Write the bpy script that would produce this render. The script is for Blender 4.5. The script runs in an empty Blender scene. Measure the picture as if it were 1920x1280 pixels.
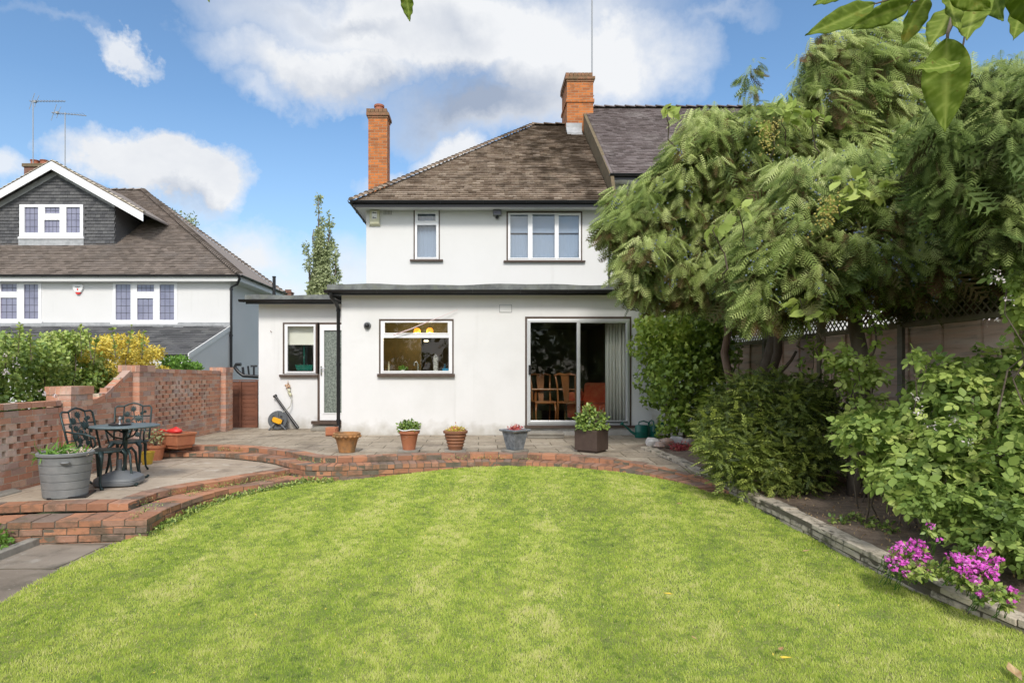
import bpy, bmesh, math, random
import numpy as np
from mathutils import Vector, Matrix

random.seed(11)
RNG = np.random.default_rng(11)
R = math.radians
F, CX, CY, H = 1150.0, 900.0, 700.0, 1.2
sc = bpy.context.scene
COL = sc.collection

# ------------------------------------------------------------------ camera
cam_d = bpy.data.cameras.new('camera')
cam_d.sensor_width = 36.0
cam_d.lens = F / 1920 * 36
cam_d.shift_x = 60 / 1920
cam_d.shift_y = 60 / 1920
cam_d.clip_start = 0.05
cam_d.clip_end = 2000
cam = bpy.data.objects.new('camera', cam_d)
COL.objects.link(cam)
cam.location = (0, 0, H)
cam.rotation_euler = (R(90), 0, 0)
sc.camera = cam

# ------------------------------------------------------------------ world: daylight sky with clouds
SUN_EL, SUN_AZ = 41.0, 179.0      # azimuth from +Y clockwise: straight behind the camera
world = bpy.data.worlds.new('World')
sc.world = world
world.use_nodes = True
wn, wl = world.node_tree.nodes, world.node_tree.links
wn.clear()
def W(t, **k):
    n = wn.new(t)
    for a, b in k.items(): setattr(n, a, b)
    return n
def wm(op, a, b=None, c=None, clamp=False):
    n = W('ShaderNodeMath', operation=op, use_clamp=clamp)
    for i, v in enumerate((a, b, c)):
        if v is None: continue
        if isinstance(v, (int, float)): n.inputs[i].default_value = v
        else: wl.new(v, n.inputs[i])
    return n.outputs[0]
def wmix(f, a, b):
    n = W('ShaderNodeMix', data_type='RGBA')
    for s, v in ((n.inputs[0], f), (n.inputs[6], a), (n.inputs[7], b)):
        if isinstance(v, (int, float)): s.default_value = v
        elif isinstance(v, tuple): s.default_value = (*v, 1)
        else: wl.new(v, s)
    return n.outputs[2]
tc = W('ShaderNodeTexCoord')
sep = W('ShaderNodeSeparateXYZ'); wl.new(tc.outputs['Generated'], sep.inputs[0])
def wnoise(scale, detail, rough, off=0.0, zs=1.0):
    mp = W('ShaderNodeMapping'); mp.inputs['Location'].default_value = (off, off * .7, off * .3)
    mp.inputs['Scale'].default_value = (1, 1, zs)
    wl.new(tc.outputs['Generated'], mp.inputs[0])
    n = W('ShaderNodeTexNoise'); n.inputs['Scale'].default_value = scale
    n.inputs['Detail'].default_value = detail; n.inputs['Roughness'].default_value = rough
    wl.new(mp.outputs[0], n.inputs['Vector'])
    return n.outputs['Fac']
az = wm('ARCTAN2', sep.outputs[0], sep.outputs[1])
el = wm('ARCSINE', sep.outputs[2])
n1, n2 = wnoise(5.0, 8, .62), wnoise(5.0, 8, .62, 7.3)
n3 = wnoise(3.2, 7, .6, 3.1, 1.6)
az_w = wm('MULTIPLY_ADD', wm('SUBTRACT', n1, .5), .25, az)
el_w = wm('MULTIPLY_ADD', wm('SUBTRACT', n2, .5), .22, el)
def azel(x, y):
    v = Vector(((x - CX) / F, 1, (CY - y) / F)).normalized()
    return math.atan2(v.x, v.y), math.asin(v.z)
def blob(x, y, rx, ry, soft=1.0, amp=1.0):
    a, e = azel(x, y)
    a2, _ = azel(x + rx, y); _, e2 = azel(x, y - ry)
    da = wm('MULTIPLY', wm('SUBTRACT', az_w, a), 1 / abs(a2 - a))
    de = wm('MULTIPLY', wm('SUBTRACT', el_w, e), 1 / abs(e2 - e))
    r = wm('SQRT', wm('ADD', wm('MULTIPLY', da, da), wm('MULTIPLY', de, de)))
    return wm('MULTIPLY', wm('MULTIPLY', wm('SUBTRACT', 1.25, r), 1.6 * soft, clamp=True), amp)
def vmax(lst):
    o = lst[0]
    for k in lst[1:]: o = wm('MAXIMUM', o, k)
    return o
clouds = vmax([
    blob(850, 40, 400, 125), blob(1120, 110, 190, 130), blob(620, 110, 190, 70, .8), blob(960, 210, 260, 70, .8),
    blob(860, 300, 70, 45, .8, .95), blob(290, 325, 145, 62, 1.6), blob(330, 380, 90, 40, .8, .6), blob(245, 122, 62, 26, .9, .85), blob(-20, 330, 70, 45, .8, .8),
    blob(470, 470, 130, 60, .6, .95), blob(600, 540, 240, 80, .6, .8), blob(760, 330, 70, 25, .7, .7),
    blob(140, 75, 90, 14, .5, .2), blob(1350, 20, 110, 26, .5, .35), blob(1700, 330, 300, 150, .6, .7), blob(500, 160, 60, 36, .6, .6)])
behind = wm('MULTIPLY', wm('SUBTRACT', wm('MULTIPLY', sep.outputs[1], -1.0), -.35), 2.0, clamp=True)
up = wm('MULTIPLY', wm('SUBTRACT', sep.outputs[2], .58), 5.0, clamp=True)
gen = wm('MULTIPLY', wm('MULTIPLY', wm('SUBTRACT', n3, .40), 6.0, clamp=True), wm('MAXIMUM', behind, up))
cloud = wm('MAXIMUM', clouds, gen)
genmask = wm('MAXIMUM', behind, up)
sky = W('ShaderNodeTexSky', sky_type='NISHITA')
sky.sun_disc = False
sky.sun_elevation = R(SUN_EL); sky.sun_rotation = R(SUN_AZ)
sky.altitude = 0; sky.air_density = 1.0; sky.dust_density = .6; sky.ozone_density = 2.2
hs = W('ShaderNodeHueSaturation'); hs.inputs['Saturation'].default_value = 1.10; hs.inputs['Hue'].default_value = .497; hs.inputs['Value'].default_value = 1.06
wl.new(sky.outputs[0], hs.inputs['Color'])
lowmix = wm('MULTIPLY', wm('SUBTRACT', .38, sep.outputs[2]), 1.3, clamp=True)
base = wmix(lowmix, hs.outputs[0], (2.9, 4.0, 5.2))
belly = vmax([blob(920, 190, 230, 85, .6), blob(700, 150, 160, 40, .4, .75), blob(880, 60, 130, 60, .4, .5), blob(330, 385, 90, 26, .5, .5), blob(560, 410, 60, 12, .5, .5), blob(640, 20, 110, 26, .4, .6)])
bel = wm('ADD', wm('MULTIPLY', belly, 1.15), wm('MULTIPLY', wm('SUBTRACT', n3, .49), 1.5), clamp=True)
ccol = wmix(genmask, wmix(bel, (5.1, 5.2, 5.35), (2.1, 2.5, 3.25)), (10.5, 10.4, 10.2))  # unseen clouds overhead and behind made extra bright as added fill light
bg = W('ShaderNodeBackground'); bg.inputs['Strength'].default_value = .125
wl.new(wmix(cloud, base, ccol), bg.inputs[0])
wo = W('ShaderNodeOutputWorld'); wl.new(bg.outputs[0], wo.inputs[0])

sun_d = bpy.data.lights.new('sun', 'SUN')
sun_d.energy = 2.15; sun_d.angle = R(13); sun_d.color = (1, .95, .87)
sun = bpy.data.objects.new('sun', sun_d); COL.objects.link(sun)
sd = Vector((math.sin(R(SUN_AZ)) * math.cos(R(SUN_EL)), math.cos(R(SUN_AZ)) * math.cos(R(SUN_EL)), math.sin(R(SUN_EL))))
sun.rotation_euler = sd.to_track_quat('Z', 'Y').to_euler()
sc.view_settings.view_transform = 'Standard'
sc.view_settings.look = 'None'
sc.view_settings.exposure = .50
sc.view_settings.gamma = 1
sc.cycles.max_bounces = 8; sc.cycles.transparent_max_bounces = 8

# ------------------------------------------------------------------ helpers
def PX(x, y, d): return Vector(((x - CX) / F * d, d, H - (y - CY) / F * d))
def GP(x, y, z=0.0):
    d = (H - z) * F / (y - CY)
    return Vector(((x - CX) / F * d, d, z))

MATS = {}
def mat(name, col, rough=.7, col2=None, nscale=8, nlo=.35, nhi=.65, island=None, stain=None, bump=None, metal=0, spec=.5, trans=0, tint=None, emit=None, alpha=None, coat=0, stretch=None):
    m = bpy.data.materials.new(name); m.use_nodes = True
    nt = m.node_tree; N, L = nt.nodes, nt.links
    p = N['Principled BSDF']
    tcn = N.new('ShaderNodeTexCoord')
    vec = tcn.outputs['Object']
    if stretch:
        mp = N.new('ShaderNodeMapping'); mp.inputs['Scale'].default_value = stretch
        L.new(vec, mp.inputs[0]); vec = mp.outputs[0]
    def noise(s, det=5, ro=.6, v=None):
        n = N.new('ShaderNodeTexNoise'); n.inputs['Scale'].default_value = s
        n.inputs['Detail'].default_value = det; n.inputs['Roughness'].default_value = ro
        L.new(v or vec, n.inputs['Vector']); return n.outputs['Fac']
    def rng(v, lo, hi, a=0., b=1.):
        n = N.new('ShaderNodeMapRange'); n.inputs[1].default_value = lo; n.inputs[2].default_value = hi
        n.inputs[3].default_value = a; n.inputs[4].default_value = b
        L.new(v, n.inputs[0]); return n.outputs[0]
    def mix(f, a, b, mode='MIX'):
        n = N.new('ShaderNodeMix'); n.data_type = 'RGBA'; n.blend_type = mode
        for s, v in ((n.inputs[0], f), (n.inputs[6], a), (n.inputs[7], b)):
            if isinstance(v, (int, float)): s.default_value = v
            elif isinstance(v, tuple): s.default_value = (*v, 1)
            else: L.new(v, s)
        return n.outputs[2]
    c = col
    if island:                      # list of colours picked at random for each brick, tile or leaf
        g = N.new('ShaderNodeNewGeometry'); cr = N.new('ShaderNodeValToRGB')
        cr.color_ramp.interpolation = 'LINEAR'
        e = cr.color_ramp.elements
        while len(e) < len(island): e.new(.5)
        for i, q in enumerate(island):
            e[i].position = i / (len(island) - 1); e[i].color = (*q, 1)
        L.new(g.outputs['Random Per Island'], cr.inputs[0]); c = cr.outputs[0]
    if tint:
        at = N.new('ShaderNodeAttribute'); at.attribute_name = 'tint'
        cr = N.new('ShaderNodeValToRGB'); e = cr.color_ramp.elements
        while len(e) < len(tint): e.new(.5)
        for i, q in enumerate(tint):
            e[i].position = i / (len(tint) - 1); e[i].color = (*q, 1)
        L.new(at.outputs['Fac'], cr.inputs[0]); c = cr.outputs[0]
    if col2: c = mix(rng(noise(nscale), nlo, nhi), c, col2)
    for s in (stain or []):         # (colour, scale, lo, hi, amount)
        c = mix(rng(noise(s[1], 6, .65), s[2], s[3], 0, s[4]), c, s[0])
    if isinstance(c, tuple): p.inputs['Base Color'].default_value = (*c, 1)
    else: L.new(c, p.inputs['Base Color'])
    p.inputs['Roughness'].default_value = rough; p.inputs['Metallic'].default_value = metal
    p.inputs['Specular IOR Level'].default_value = spec
    if coat: p.inputs['Coat Weight'].default_value = coat
    if emit:
        p.inputs['Emission Color'].default_value = (*emit[0], 1); p.inputs['Emission Strength'].default_value = emit[1]
    if bump:
        prev = None
        for s, st in (bump if isinstance(bump, list) else [bump]):
            b = N.new('ShaderNodeBump'); b.inputs['Strength'].default_value = st; b.inputs['Distance'].default_value = .01
            L.new(noise(s, 6, .6), b.inputs['Height'])
            if prev: L.new(prev, b.inputs['Normal'])
            prev = b.outputs[0]
        L.new(prev, p.inputs['Normal'])
    if trans:
        t = N.new('ShaderNodeBsdfTranslucent'); ms = N.new('ShaderNodeMixShader'); ms.inputs[0].default_value = trans
        if isinstance(c, tuple): t.inputs[0].default_value = (*c, 1)
        else: L.new(c, t.inputs[0])
        L.new(p.outputs[0], ms.inputs[1]); L.new(t.outputs[0], ms.inputs[2])
        L.new(ms.outputs[0], N['Material Output'].inputs[0])
    MATS[name] = m
    return m

def glass_mat(name, tintc=(.9, .95, .92), refl=1.0, frost=0, ior=1.6):
    m = bpy.data.materials.new(name); m.use_nodes = True
    N, L = m.node_tree.nodes, m.node_tree.links
    N.remove(N['Principled BSDF'])
    fr = N.new('ShaderNodeFresnel'); fr.inputs[0].default_value = ior
    mu = N.new('ShaderNodeMath'); mu.operation = 'MULTIPLY'; mu.use_clamp = True; mu.inputs[1].default_value = refl
    ge = N.new('ShaderNodeNewGeometry'); mb_ = N.new('ShaderNodeMath'); mb_.operation = 'SUBTRACT'; mb_.inputs[0].default_value = 1; L.new(ge.outputs['Backfacing'], mb_.inputs[1])
    m3 = N.new('ShaderNodeMath'); m3.operation = 'MULTIPLY'; L.new(fr.outputs[0], m3.inputs[0]); L.new(mb_.outputs[0], m3.inputs[1])
    L.new(m3.outputs[0], mu.inputs[0])
    gl = N.new('ShaderNodeBsdfGlossy'); gl.inputs['Roughness'].default_value = .01
    nz = N.new('ShaderNodeTexNoise'); nz.inputs['Scale'].default_value = 2.5
    tcn = N.new('ShaderNodeTexCoord'); L.new(tcn.outputs['Object'], nz.inputs['Vector'])
    bp = N.new('ShaderNodeBump'); bp.inputs['Strength'].default_value = .12; bp.inputs['Distance'].default_value = .02
    L.new(nz.outputs[0], bp.inputs['Height']); L.new(bp.outputs[0], gl.inputs['Normal'])
    tr = N.new('ShaderNodeBsdfTransparent'); tr.inputs[0].default_value = (*tintc, 1)
    ms = N.new('ShaderNodeMixShader')
    L.new(mu.outputs[0], ms.inputs[0]); L.new(tr.outputs[0], ms.inputs[1]); L.new(gl.outputs[0], ms.inputs[2])
    L.new(ms.outputs[0], N['Material Output'].inputs[0])
    MATS[name] = m
    return m

class MB:
    """collects shapes and links them as one mesh object"""
    def __init__(s): s.v = []; s.f = []; s.M = Matrix.Identity(4)
    def add(s, vs, fs):
        o = len(s.v)
        s.v += [tuple(s.M @ Vector(v)) for v in vs]
        s.f += [tuple(i + o for i in f) for f in fs]; return s
    def box(s, a, b):
        (x0, y0, z0), (x1, y1, z1) = a, b
        return s.add([(x0,y0,z0),(x1,y0,z0),(x1,y1,z0),(x0,y1,z0),(x0,y0,z1),(x1,y0,z1),(x1,y1,z1),(x0,y1,z1)],
                     [(0,3,2,1),(4,5,6,7),(0,1,5,4),(1,2,6,5),(2,3,7,6),(3,0,4,7)])
    def hexa(s, pts):   # 8 points, bottom ring then top ring
        return s.add(pts, [(0,3,2,1),(4,5,6,7),(0,1,5,4),(1,2,6,5),(2,3,7,6),(3,0,4,7)])
    def prism(s, poly, z0, z1):
        n = len(poly)
        vs = [(p[0], p[1], z0) for p in poly] + [(p[0], p[1], z1) for p in poly]
        return s.add(vs, [tuple(range(n - 1, -1, -1)), tuple(range(n, 2 * n))] + [(i, (i + 1) % n, n + (i + 1) % n, n + i) for i in range(n)])
    def tube(s, pts, r, n=8, caps=True):
        pts = [Vector(p) for p in pts]; rs = r if isinstance(r, (list, tuple)) else [r] * len(pts)
        rings = []; up = None
        for i, p in enumerate(pts):
            t = (pts[min(i + 1, len(pts) - 1)] - pts[max(i - 1, 0)]).normalized()
            if up is None:
                up = Vector((0, 0, 1)) if abs(t.z) < .9 else Vector((1, 0, 0))
            a = t.cross(up)
            if a.length < 1e-5: a = t.cross(Vector((0, 1, 0)))
            a.normalize(); b = a.cross(t).normalized(); up = b
            rings.append([p + (a * math.cos(2 * math.pi * k / n) + b * math.sin(2 * math.pi * k / n)) * rs[i] for k in range(n)])
        vs = [q for rg in rings for q in rg]
        fs = [(i * n + k, i * n + (k + 1) % n, (i + 1) * n + (k + 1) % n, (i + 1) * n + k) for i in range(len(pts) - 1) for k in range(n)]
        if caps: fs += [tuple(range(n - 1, -1, -1)), tuple(range((len(pts) - 1) * n, len(pts) * n))]
        return s.add(vs, fs)
    def lathe(s, prof, c=(0, 0, 0), n=28, sq=None):
        vs = []; m = len(prof)
        for (r, z) in prof:
            for k in range(n):
                a = 2 * math.pi * k / n + (math.pi / 4 if n == 4 else 0)
                vs.append((c[0] + r * math.cos(a), c[1] + r * math.sin(a), c[2] + z))
        fs = [(i * n + k, i * n + (k + 1) % n, (i + 1) * n + (k + 1) % n, (i + 1) * n + k) for i in range(m - 1) for k in range(n)]
        fs += [tuple(range(n - 1, -1, -1)), tuple(range((m - 1) * n, m * n))]
        return s.add(vs, fs)
    def blob(s, c, r, seg=10, jit=.15):
        vs = [(c[0], c[1], c[2] - r[2])]
        for i in range(1, seg // 2):
            th = -math.pi / 2 + math.pi * i / (seg // 2)
            for k in range(seg):
                a = 2 * math.pi * k / seg; q = 1 + random.uniform(-jit, jit)
                vs.append((c[0] + r[0] * math.cos(th) * math.cos(a) * q, c[1] + r[1] * math.cos(th) * math.sin(a) * q, c[2] + r[2] * math.sin(th) * q))
        vs.append((c[0], c[1], c[2] + r[2])); n = seg; m = seg // 2 - 1
        fs = [(0, 1 + (k + 1) % n, 1 + k) for k in range(n)]
        fs += [(1 + i * n + k, 1 + i * n + (k + 1) % n, 1 + (i + 1) * n + (k + 1) % n, 1 + (i + 1) * n + k) for i in range(m - 1) for k in range(n)]
        fs += [(1 + (m - 1) * n + k, 1 + (m - 1) * n + (k + 1) % n, len(vs) - 1) for k in range(n)]
        return s.add(vs, fs)
    def build(s, name, m, parent=None, smooth=False, bevel=0, merge=False):
        me = bpy.data.meshes.new(name); me.from_pydata(s.v, [], s.f)
        if merge:
            bm = bmesh.new(); bm.from_mesh(me); bmesh.ops.remove_doubles(bm, verts=bm.verts, dist=1e-4)
            bmesh.ops.recalc_face_normals(bm, faces=bm.faces); bm.to_mesh(me); bm.free()
        o = bpy.data.objects.new(name, me); COL.objects.link(o)
        if m is not None: me.materials.append(MATS[m] if isinstance(m, str) else m)
        if smooth: me.polygons.foreach_set('use_smooth', [True] * len(me.polygons))
        if smooth == 'angle':
            me.polygons.foreach_set('use_smooth', [True] * len(me.polygons))
            me.set_sharp_from_angle(angle=R(38))
        if bevel:
            b = o.modifiers.new('bevel', 'BEVEL'); b.width = bevel; b.segments = 2; b.limit_method = 'ANGLE'
        if parent: o.parent = parent
        return o

def tag(o, label=None, cat=None, group=None, kind=None):
    if label: o['label'] = label
    if cat: o['category'] = cat
    if group: o['group'] = group
    if kind: o['kind'] = kind
    return o
def empty(name, loc=(0, 0, 0), rz=0, label=None, cat=None, group=None):
    o = bpy.data.objects.new(name, None); COL.objects.link(o)
    o.location = loc; o.rotation_euler = (0, 0, rz); o.empty_display_size = .1
    return tag(o, label, cat, group)
def copy_tree(o, parent=None):
    c = o.copy(); COL.objects.link(c); c.parent = parent
    for ch in list(o.children): copy_tree(ch, c)
    return c

# ---- leaves: one mesh of many small faces, built with numpy
def rot_from(zv, yv):
    """rows: x,y,z axes; y = leaf direction, z = leaf normal"""
    y = yv / np.linalg.norm(yv, axis=1, keepdims=True)
    x = np.cross(y, zv); x /= np.linalg.norm(x, axis=1, keepdims=True) + 1e-9
    z = np.cross(x, y)
    return np.stack([x, y, z], axis=1)
def scatter(name, tv, tf, pos, rot, scale, tintv, m, parent=None):
    tv = np.array(tv, float); n, k = len(pos), len(tv)
    sc3 = scale[:, None, None] if scale.ndim == 1 else scale[:, None, :]
    v = np.einsum('nkj,nji->nki', tv[None] * sc3, rot) + pos[:, None, :]
    v = v.reshape(-1, 3).astype(np.float32)
    ls = np.array([i for f in tf for i in f]); ln = np.array([len(f) for f in tf])
    loops = (ls[None, :] + (np.arange(n) * k)[:, None]).reshape(-1).astype(np.int32)
    tot = np.tile(ln, n); start = np.concatenate([[0], np.cumsum(tot)[:-1]]).astype(np.int32)
    me = bpy.data.meshes.new(name)
    me.vertices.add(len(v)); me.vertices.foreach_set('co', v.ravel())
    me.loops.add(len(loops)); me.loops.foreach_set('vertex_index', loops)
    me.polygons.add(len(tot)); me.polygons.foreach_set('loop_start', start)
    me.update(calc_edges=True)
    a = me.attributes.new('tint', 'FLOAT', 'POINT')
    a.data.foreach_set('value', np.repeat(tintv, k).astype(np.float32))
    me.materials.append(MATS[m])
    o = bpy.data.objects.new(name, me); COL.objects.link(o)
    if parent: o.parent = parent
    return o
def unit(n):
    d = RNG.normal(size=(n, 3)); return d / np.linalg.norm(d, axis=1, keepdims=True)
LEAF = ([(0, 0, 0), (-.28, .3, .06), (-.3, .62, .05), (0, 1, -.08), (.3, .62, .05), (.28, .3, .06), (0, .5, -.02)],
        [(0, 6, 1), (1, 6, 2), (2, 6, 3), (3, 6, 4), (4, 6, 5), (5, 6, 0)])
SMALL = ([(0, 0, 0), (-.25, .5, .05), (0, 1, -.03), (.25, .5, .05)], [(0, 2, 1), (0, 3, 2)])
IVY = ([(0, 0, 0), (-.35, -.12, 0), (-.52, .3, .02), (-.3, .42, .03), (0, .95, -.08), (.3, .42, .03), (.52, .3, .02), (.35, -.12, 0), (0, .35, -.02)],
       [(8, 0, 1), (8, 1, 2), (8, 2, 3), (8, 3, 4), (8, 4, 5), (8, 5, 6), (8, 6, 7), (8, 7, 0)])
def make_frond(pairs=7, rach=.010):
    vs, fs = [], []
    def tri(a, b, c): o = len(vs); vs.extend([a, b, c]); fs.append((o, o + 1, o + 2))
    tri((-rach * 2, 0, 0), (rach * 2, 0, 0), (0, 1, -.22))
    for i in range(pairs):
        t = (i + .5) / pairs; y = t * .93; z = -.22 * t * t
        ln = .34 * math.sin(math.pi * (.18 + .78 * t)) + .05
        for s in (-1, 1):
            w = .046
            tip = (s * ln * .8, y + ln * .62, z - .25 * ln)
            tri((0, y - w, z), (0, y + w, z), tip)
            mx, my, mz = tip[0] * .5, (y + tip[1]) * .5, (z + tip[2]) * .5
            tri((mx, my - .02, mz), (mx, my + .02, mz), (mx + s * .10, my - .03, mz - .05))
            tri((mx, my - .02, mz), (mx, my + .02, mz), (mx + s * .02, my + .13, mz - .05))
    return vs, fs
FROND = make_frond()
def make_sprig(pairs=6):
    vs, fs = [], []
    def quad(*q): o = len(vs); vs.extend(q); fs.append(tuple(range(o, o + len(q))))
    quad((-.012, 0, 0), (.012, 0, 0), (0, 1, -.1))
    for i in range(pairs * 2):
        t = .12 + .88 * (i + .5) / (pairs * 2); s = 1 if i % 2 else -1; l = .26 * (1.15 - t * .5); y = t; z = -.1 * t * t
        a = .75 + .3 * (i % 3 - 1); dx, dy = s * math.sin(a) * l, math.cos(a) * l; px, py = -dy * .28 * s, dx * .28 * s
        quad((0, y, z), (dx * .5 + px, y + dy * .5 + py, z + .04), (dx, y + dy, z - .01), (dx * .5 - px, y + dy * .5 - py, z + .02))
    return vs, fs
SPRIG = make_sprig()
def make_tri():
    vs, fs = [], []
    for a, off, l in ((0, .34, .66), (1.15, .22, .52), (-1.15, .22, .52)):
        c, s = math.cos(a), math.sin(a); o = len(vs)
        for (x, y, z) in ((0, 0, 0), (-.26, .22, .03), (-.36, .5, .02), (-.20, .8, -.02), (0, 1, -.10), (.20, .8, -.02), (.36, .5, .02), (.26, .22, .03), (0, .55, -.06)):
            X, Y, Z = x * l, y * l + off * (.6 if a else 1), z * l
            if a: X, Y = X * c + y * l * s, off * .6 + y * l * c - x * l * s * .9
            vs.append((X, Y, Z - .06 * abs(X)))
        fs += [tuple(o + k for k in f) for f in ((8, 0, 1), (8, 1, 2), (8, 2, 3), (8, 3, 4), (8, 4, 5), (8, 5, 6), (8, 6, 7), (8, 7, 0))]
    o = len(vs); vs += [(-.012, 0, 0), (.012, 0, 0), (0, .36, 0)]; fs.append((o, o + 1, o + 2))
    return vs, fs
TRI = make_tri()

def shell(lobes, n, rmin=.7, rmax=1.05, lump=.12):
    """points near the surface of a set of ellipsoid lobes, with outward directions"""
    c = np.array([l[0] for l in lobes], float); r = np.array([l[1] for l in lobes], float)
    if r.ndim == 1: r = np.stack([r, r, r * .8], 1)
    w = (r[:, 0] * r[:, 1]); idx = RNG.choice(len(lobes), n, p=w / w.sum())
    d = unit(n)
    rr = RNG.uniform(rmin, rmax, n) + RNG.normal(0, lump, n) * .5
    p = c[idx] + d * r[idx] * rr[:, None]
    return p, d, idx, rr
def leafball(name, lobes, n, tmpl, size, m, parent=None, up=.6, droop=0., rmin=.6, tint_by=None, zmin=None, out=1.0, jit=.6, cut=None):
    p, d, idx, rr = shell(lobes, n, rmin)
    if zmin is not None:
        k = p[:, 2] > zmin; p, d, idx, rr = p[k], d[k], idx[k], rr[k]
    if cut is not None:
        k = cut(p); p, d, idx, rr = p[k], d[k], idx[k], rr[k]
    n = len(p)
    nrm = d * out + np.array([0, 0, up]) + unit(n) * jit
    dirv = unit(n) + d * .5 + np.array([0, 0, -droop])
    s = RNG.uniform(size[0], size[1], n)
    lt = RNG.random(len(lobes))
    t = np.clip(.5 * RNG.random(n) + .25 * lt[idx] + .25 * RNG.random(n), 0, 1)
    if tint_by is not None: t = tint_by(p, t)
    return scatter(name, *tmpl, p, rot_from(nrm, dirv), s, t, m, parent)
def px_lobes(poly, spacing, dep, rad, depth_jit=.3, n=400, layers=1, back=1.2):
    """lobes filling a region seen at pixel outline poly, at real distance dep"""
    xs = [q[0] for q in poly]; ys = [q[1] for q in poly]; out = []; pts = []
    for _ in range(n * 20):
        x, y = random.uniform(min(xs), max(xs)), random.uniform(min(ys), max(ys))
        if not inpoly(x, y, poly): continue
        if any((x - a) ** 2 + (y - b) ** 2 < spacing ** 2 for a, b in pts): continue
        pts.append((x, y))
        if len(pts) >= n: break
    for (x, y) in pts:
        for l in range(layers):
            d = (dep(x, y) if callable(dep) else dep) + random.uniform(-depth_jit, depth_jit) + l * back
            c = PX(x, y, d); r = rad * random.uniform(.75, 1.2)
            out.append((tuple(c), (r, r, r * .75)))
    return out
def inpoly(x, y, poly):
    c = False; j = len(poly) - 1
    for i in range(len(poly)):
        xi, yi = poly[i][0], poly[i][1]; xj, yj = poly[j][0], poly[j][1]
        if (yi > y) != (yj > y) and x < (xj - xi) * (y - yi) / (yj - yi) + xi: c = not c
        j = i
    return c
def limb(mb, a, b, r0, r1, n=7, wob=.06, sag=0):
    a, b = Vector(a), Vector(b); L = (b - a).length; pts = []; rs = []
    for i in range(n + 1):
        t = i / n; p = a.lerp(b, t)
        if 0 < i < n: p += Vector([random.uniform(-1, 1) * wob * L * .5 for _ in range(3)])
        p.z += sag * math.sin(math.pi * t)
        pts.append(p); rs.append(r0 + (r1 - r0) * t)
    mb.tube(pts, rs, 7)
    return pts

# ------------------------------------------------------------------ materials
mat('render', (.715, .71, .705), .85, (.665, .66, .65), 1.3, .42, .72, stain=[((.50, .48, .43), .9, .62, .85, .3), ((.55, .54, .50), 14, .6, .8, .15)], bump=[(70, .25), (9, .2)])
mat('render_clean', (.67, .665, .66), .85, (.635, .63, .62), .7, .4, .75, bump=(60, .15))
mat('upvc', (.80, .80, .81), .3)
mat('alu', (.62, .63, .64), .38, metal=.5)
mat('brown_trim', (.060, .036, .026), .5, (.09, .06, .045), 12)
mat('black_plastic', (.012, .012, .014), .35)
mat('soffit_white', (.66, .66, .65), .6)
mat('felt', (.10, .105, .105), .9, (.19, .20, .19), 6, stain=[((.16, .17, .10), 9, .5, .75, .6)], bump=(40, .4))
mat('lead', (.28, .29, .30), .6, (.4, .41, .42), 7, bump=(20, .2))
mat('roof_tile', (.2, .15, .12), .9, island=[(.17, .125, .09), (.23, .17, .125), (.29, .225, .17), (.34, .275, .215), (.25, .19, .14)],
    stain=[((.06, .04, .025), 1.1, .50, .70, .35), ((.025, .018, .010), 16, .56, .68, .8), ((.30, .26, .21), 22, .6, .75, .4)], bump=(50, .4))
mat('roof_tile_grey', (.16, .14, .13), .9, island=[(.13, .105, .088), (.20, .165, .14), (.26, .215, .185), (.165, .135, .115)], stain=[((.19, .165, .15), .8, .5, .7, .6)], bump=(40, .2))
mat('roof_tile_mauve', (.16, .14, .13), .9, island=[(.085, .065, .060), (.14, .11, .105), (.18, .15, .145)], stain=[((.25, .22, .21), 1.3, .55, .7, .7)], bump=(40, .2))
mat('hung_tile', (.1, .1, .1), .85, island=[(.060, .061, .066), (.092, .092, .096), (.12, .12, .122)], bump=(40, .2))
mat('lean_tile', (.1, .1, .1), .85, island=[(.065, .066, .07), (.10, .10, .105), (.135, .135, .135)], bump=(40, .2))
mat('cap_brick', (.30, .14, .08), .95, (.16, .11, .06), 8, bump=(30, .6))
mat('net', (.42, .45, .50), .9)
mat('cement', (.17, .125, .075), .95, (.11, .09, .05), 9, bump=(30, .5))
mat('pot_clay', (.36, .12, .06), .7, (.28, .09, .05), 9)
mat('terracotta', (.42, .16, .075), .75, (.34, .12, .06), 7, stain=[((.6, .45, .36), 9, .58, .8, .4)], bump=(30, .2))
mat('terracotta_old', (.42, .20, .07), .85, (.24, .13, .06), 10, stain=[((.15, .12, .05), 5, .5, .7, .6)], bump=[(40, .6)])
mat('terracotta_dark', (.28, .12, .06), .7, (.2, .09, .05), 7, bump=(30, .2))
mat('mortar', (.68, .59, .47), .95, (.40, .34, .27), 20, bump=(90, .5))
mat('mortar_dark', (.17, .14, .11), .95, (.10, .09, .06), 9, bump=(90, .5))
mat('garden_brick', (.3, .13, .09), .9, island=[(.33, .20, .16), (.48, .225, .145), (.58, .30, .20), (.51, .25, .16), (.37, .27, .24), (.62, .39, .28)],
    stain=[((.66, .58, .53), 1.6, .56, .70, .6), ((.16, .10, .08), 18, .55, .75, .5)], bump=[(60, .5), (14, .3)])
mat('step_brick', (.3, .13, .09), .95, island=[(.24, .125, .08), (.36, .165, .09), (.45, .215, .12), (.32, .15, .085), (.20, .15, .12), (.40, .205, .13)],
    stain=[((.10, .08, .055), 3.2, .50, .64, .8), ((.5, .44, .36), 15, .62, .75, .5), ((.10, .11, .035), 5, .60, .72, .6)], bump=[(60, .7), (12, .5)])
mat('soil', (.17, .12, .085), 1, (.28, .21, .155), 14, stain=[((.20, .16, .11), 55, .62, .7, .8)], bump=[(30, 1.), (90, .8)])
mat('ground', (.10, .12, .05), 1, (.07, .09, .035), .5)
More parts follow.
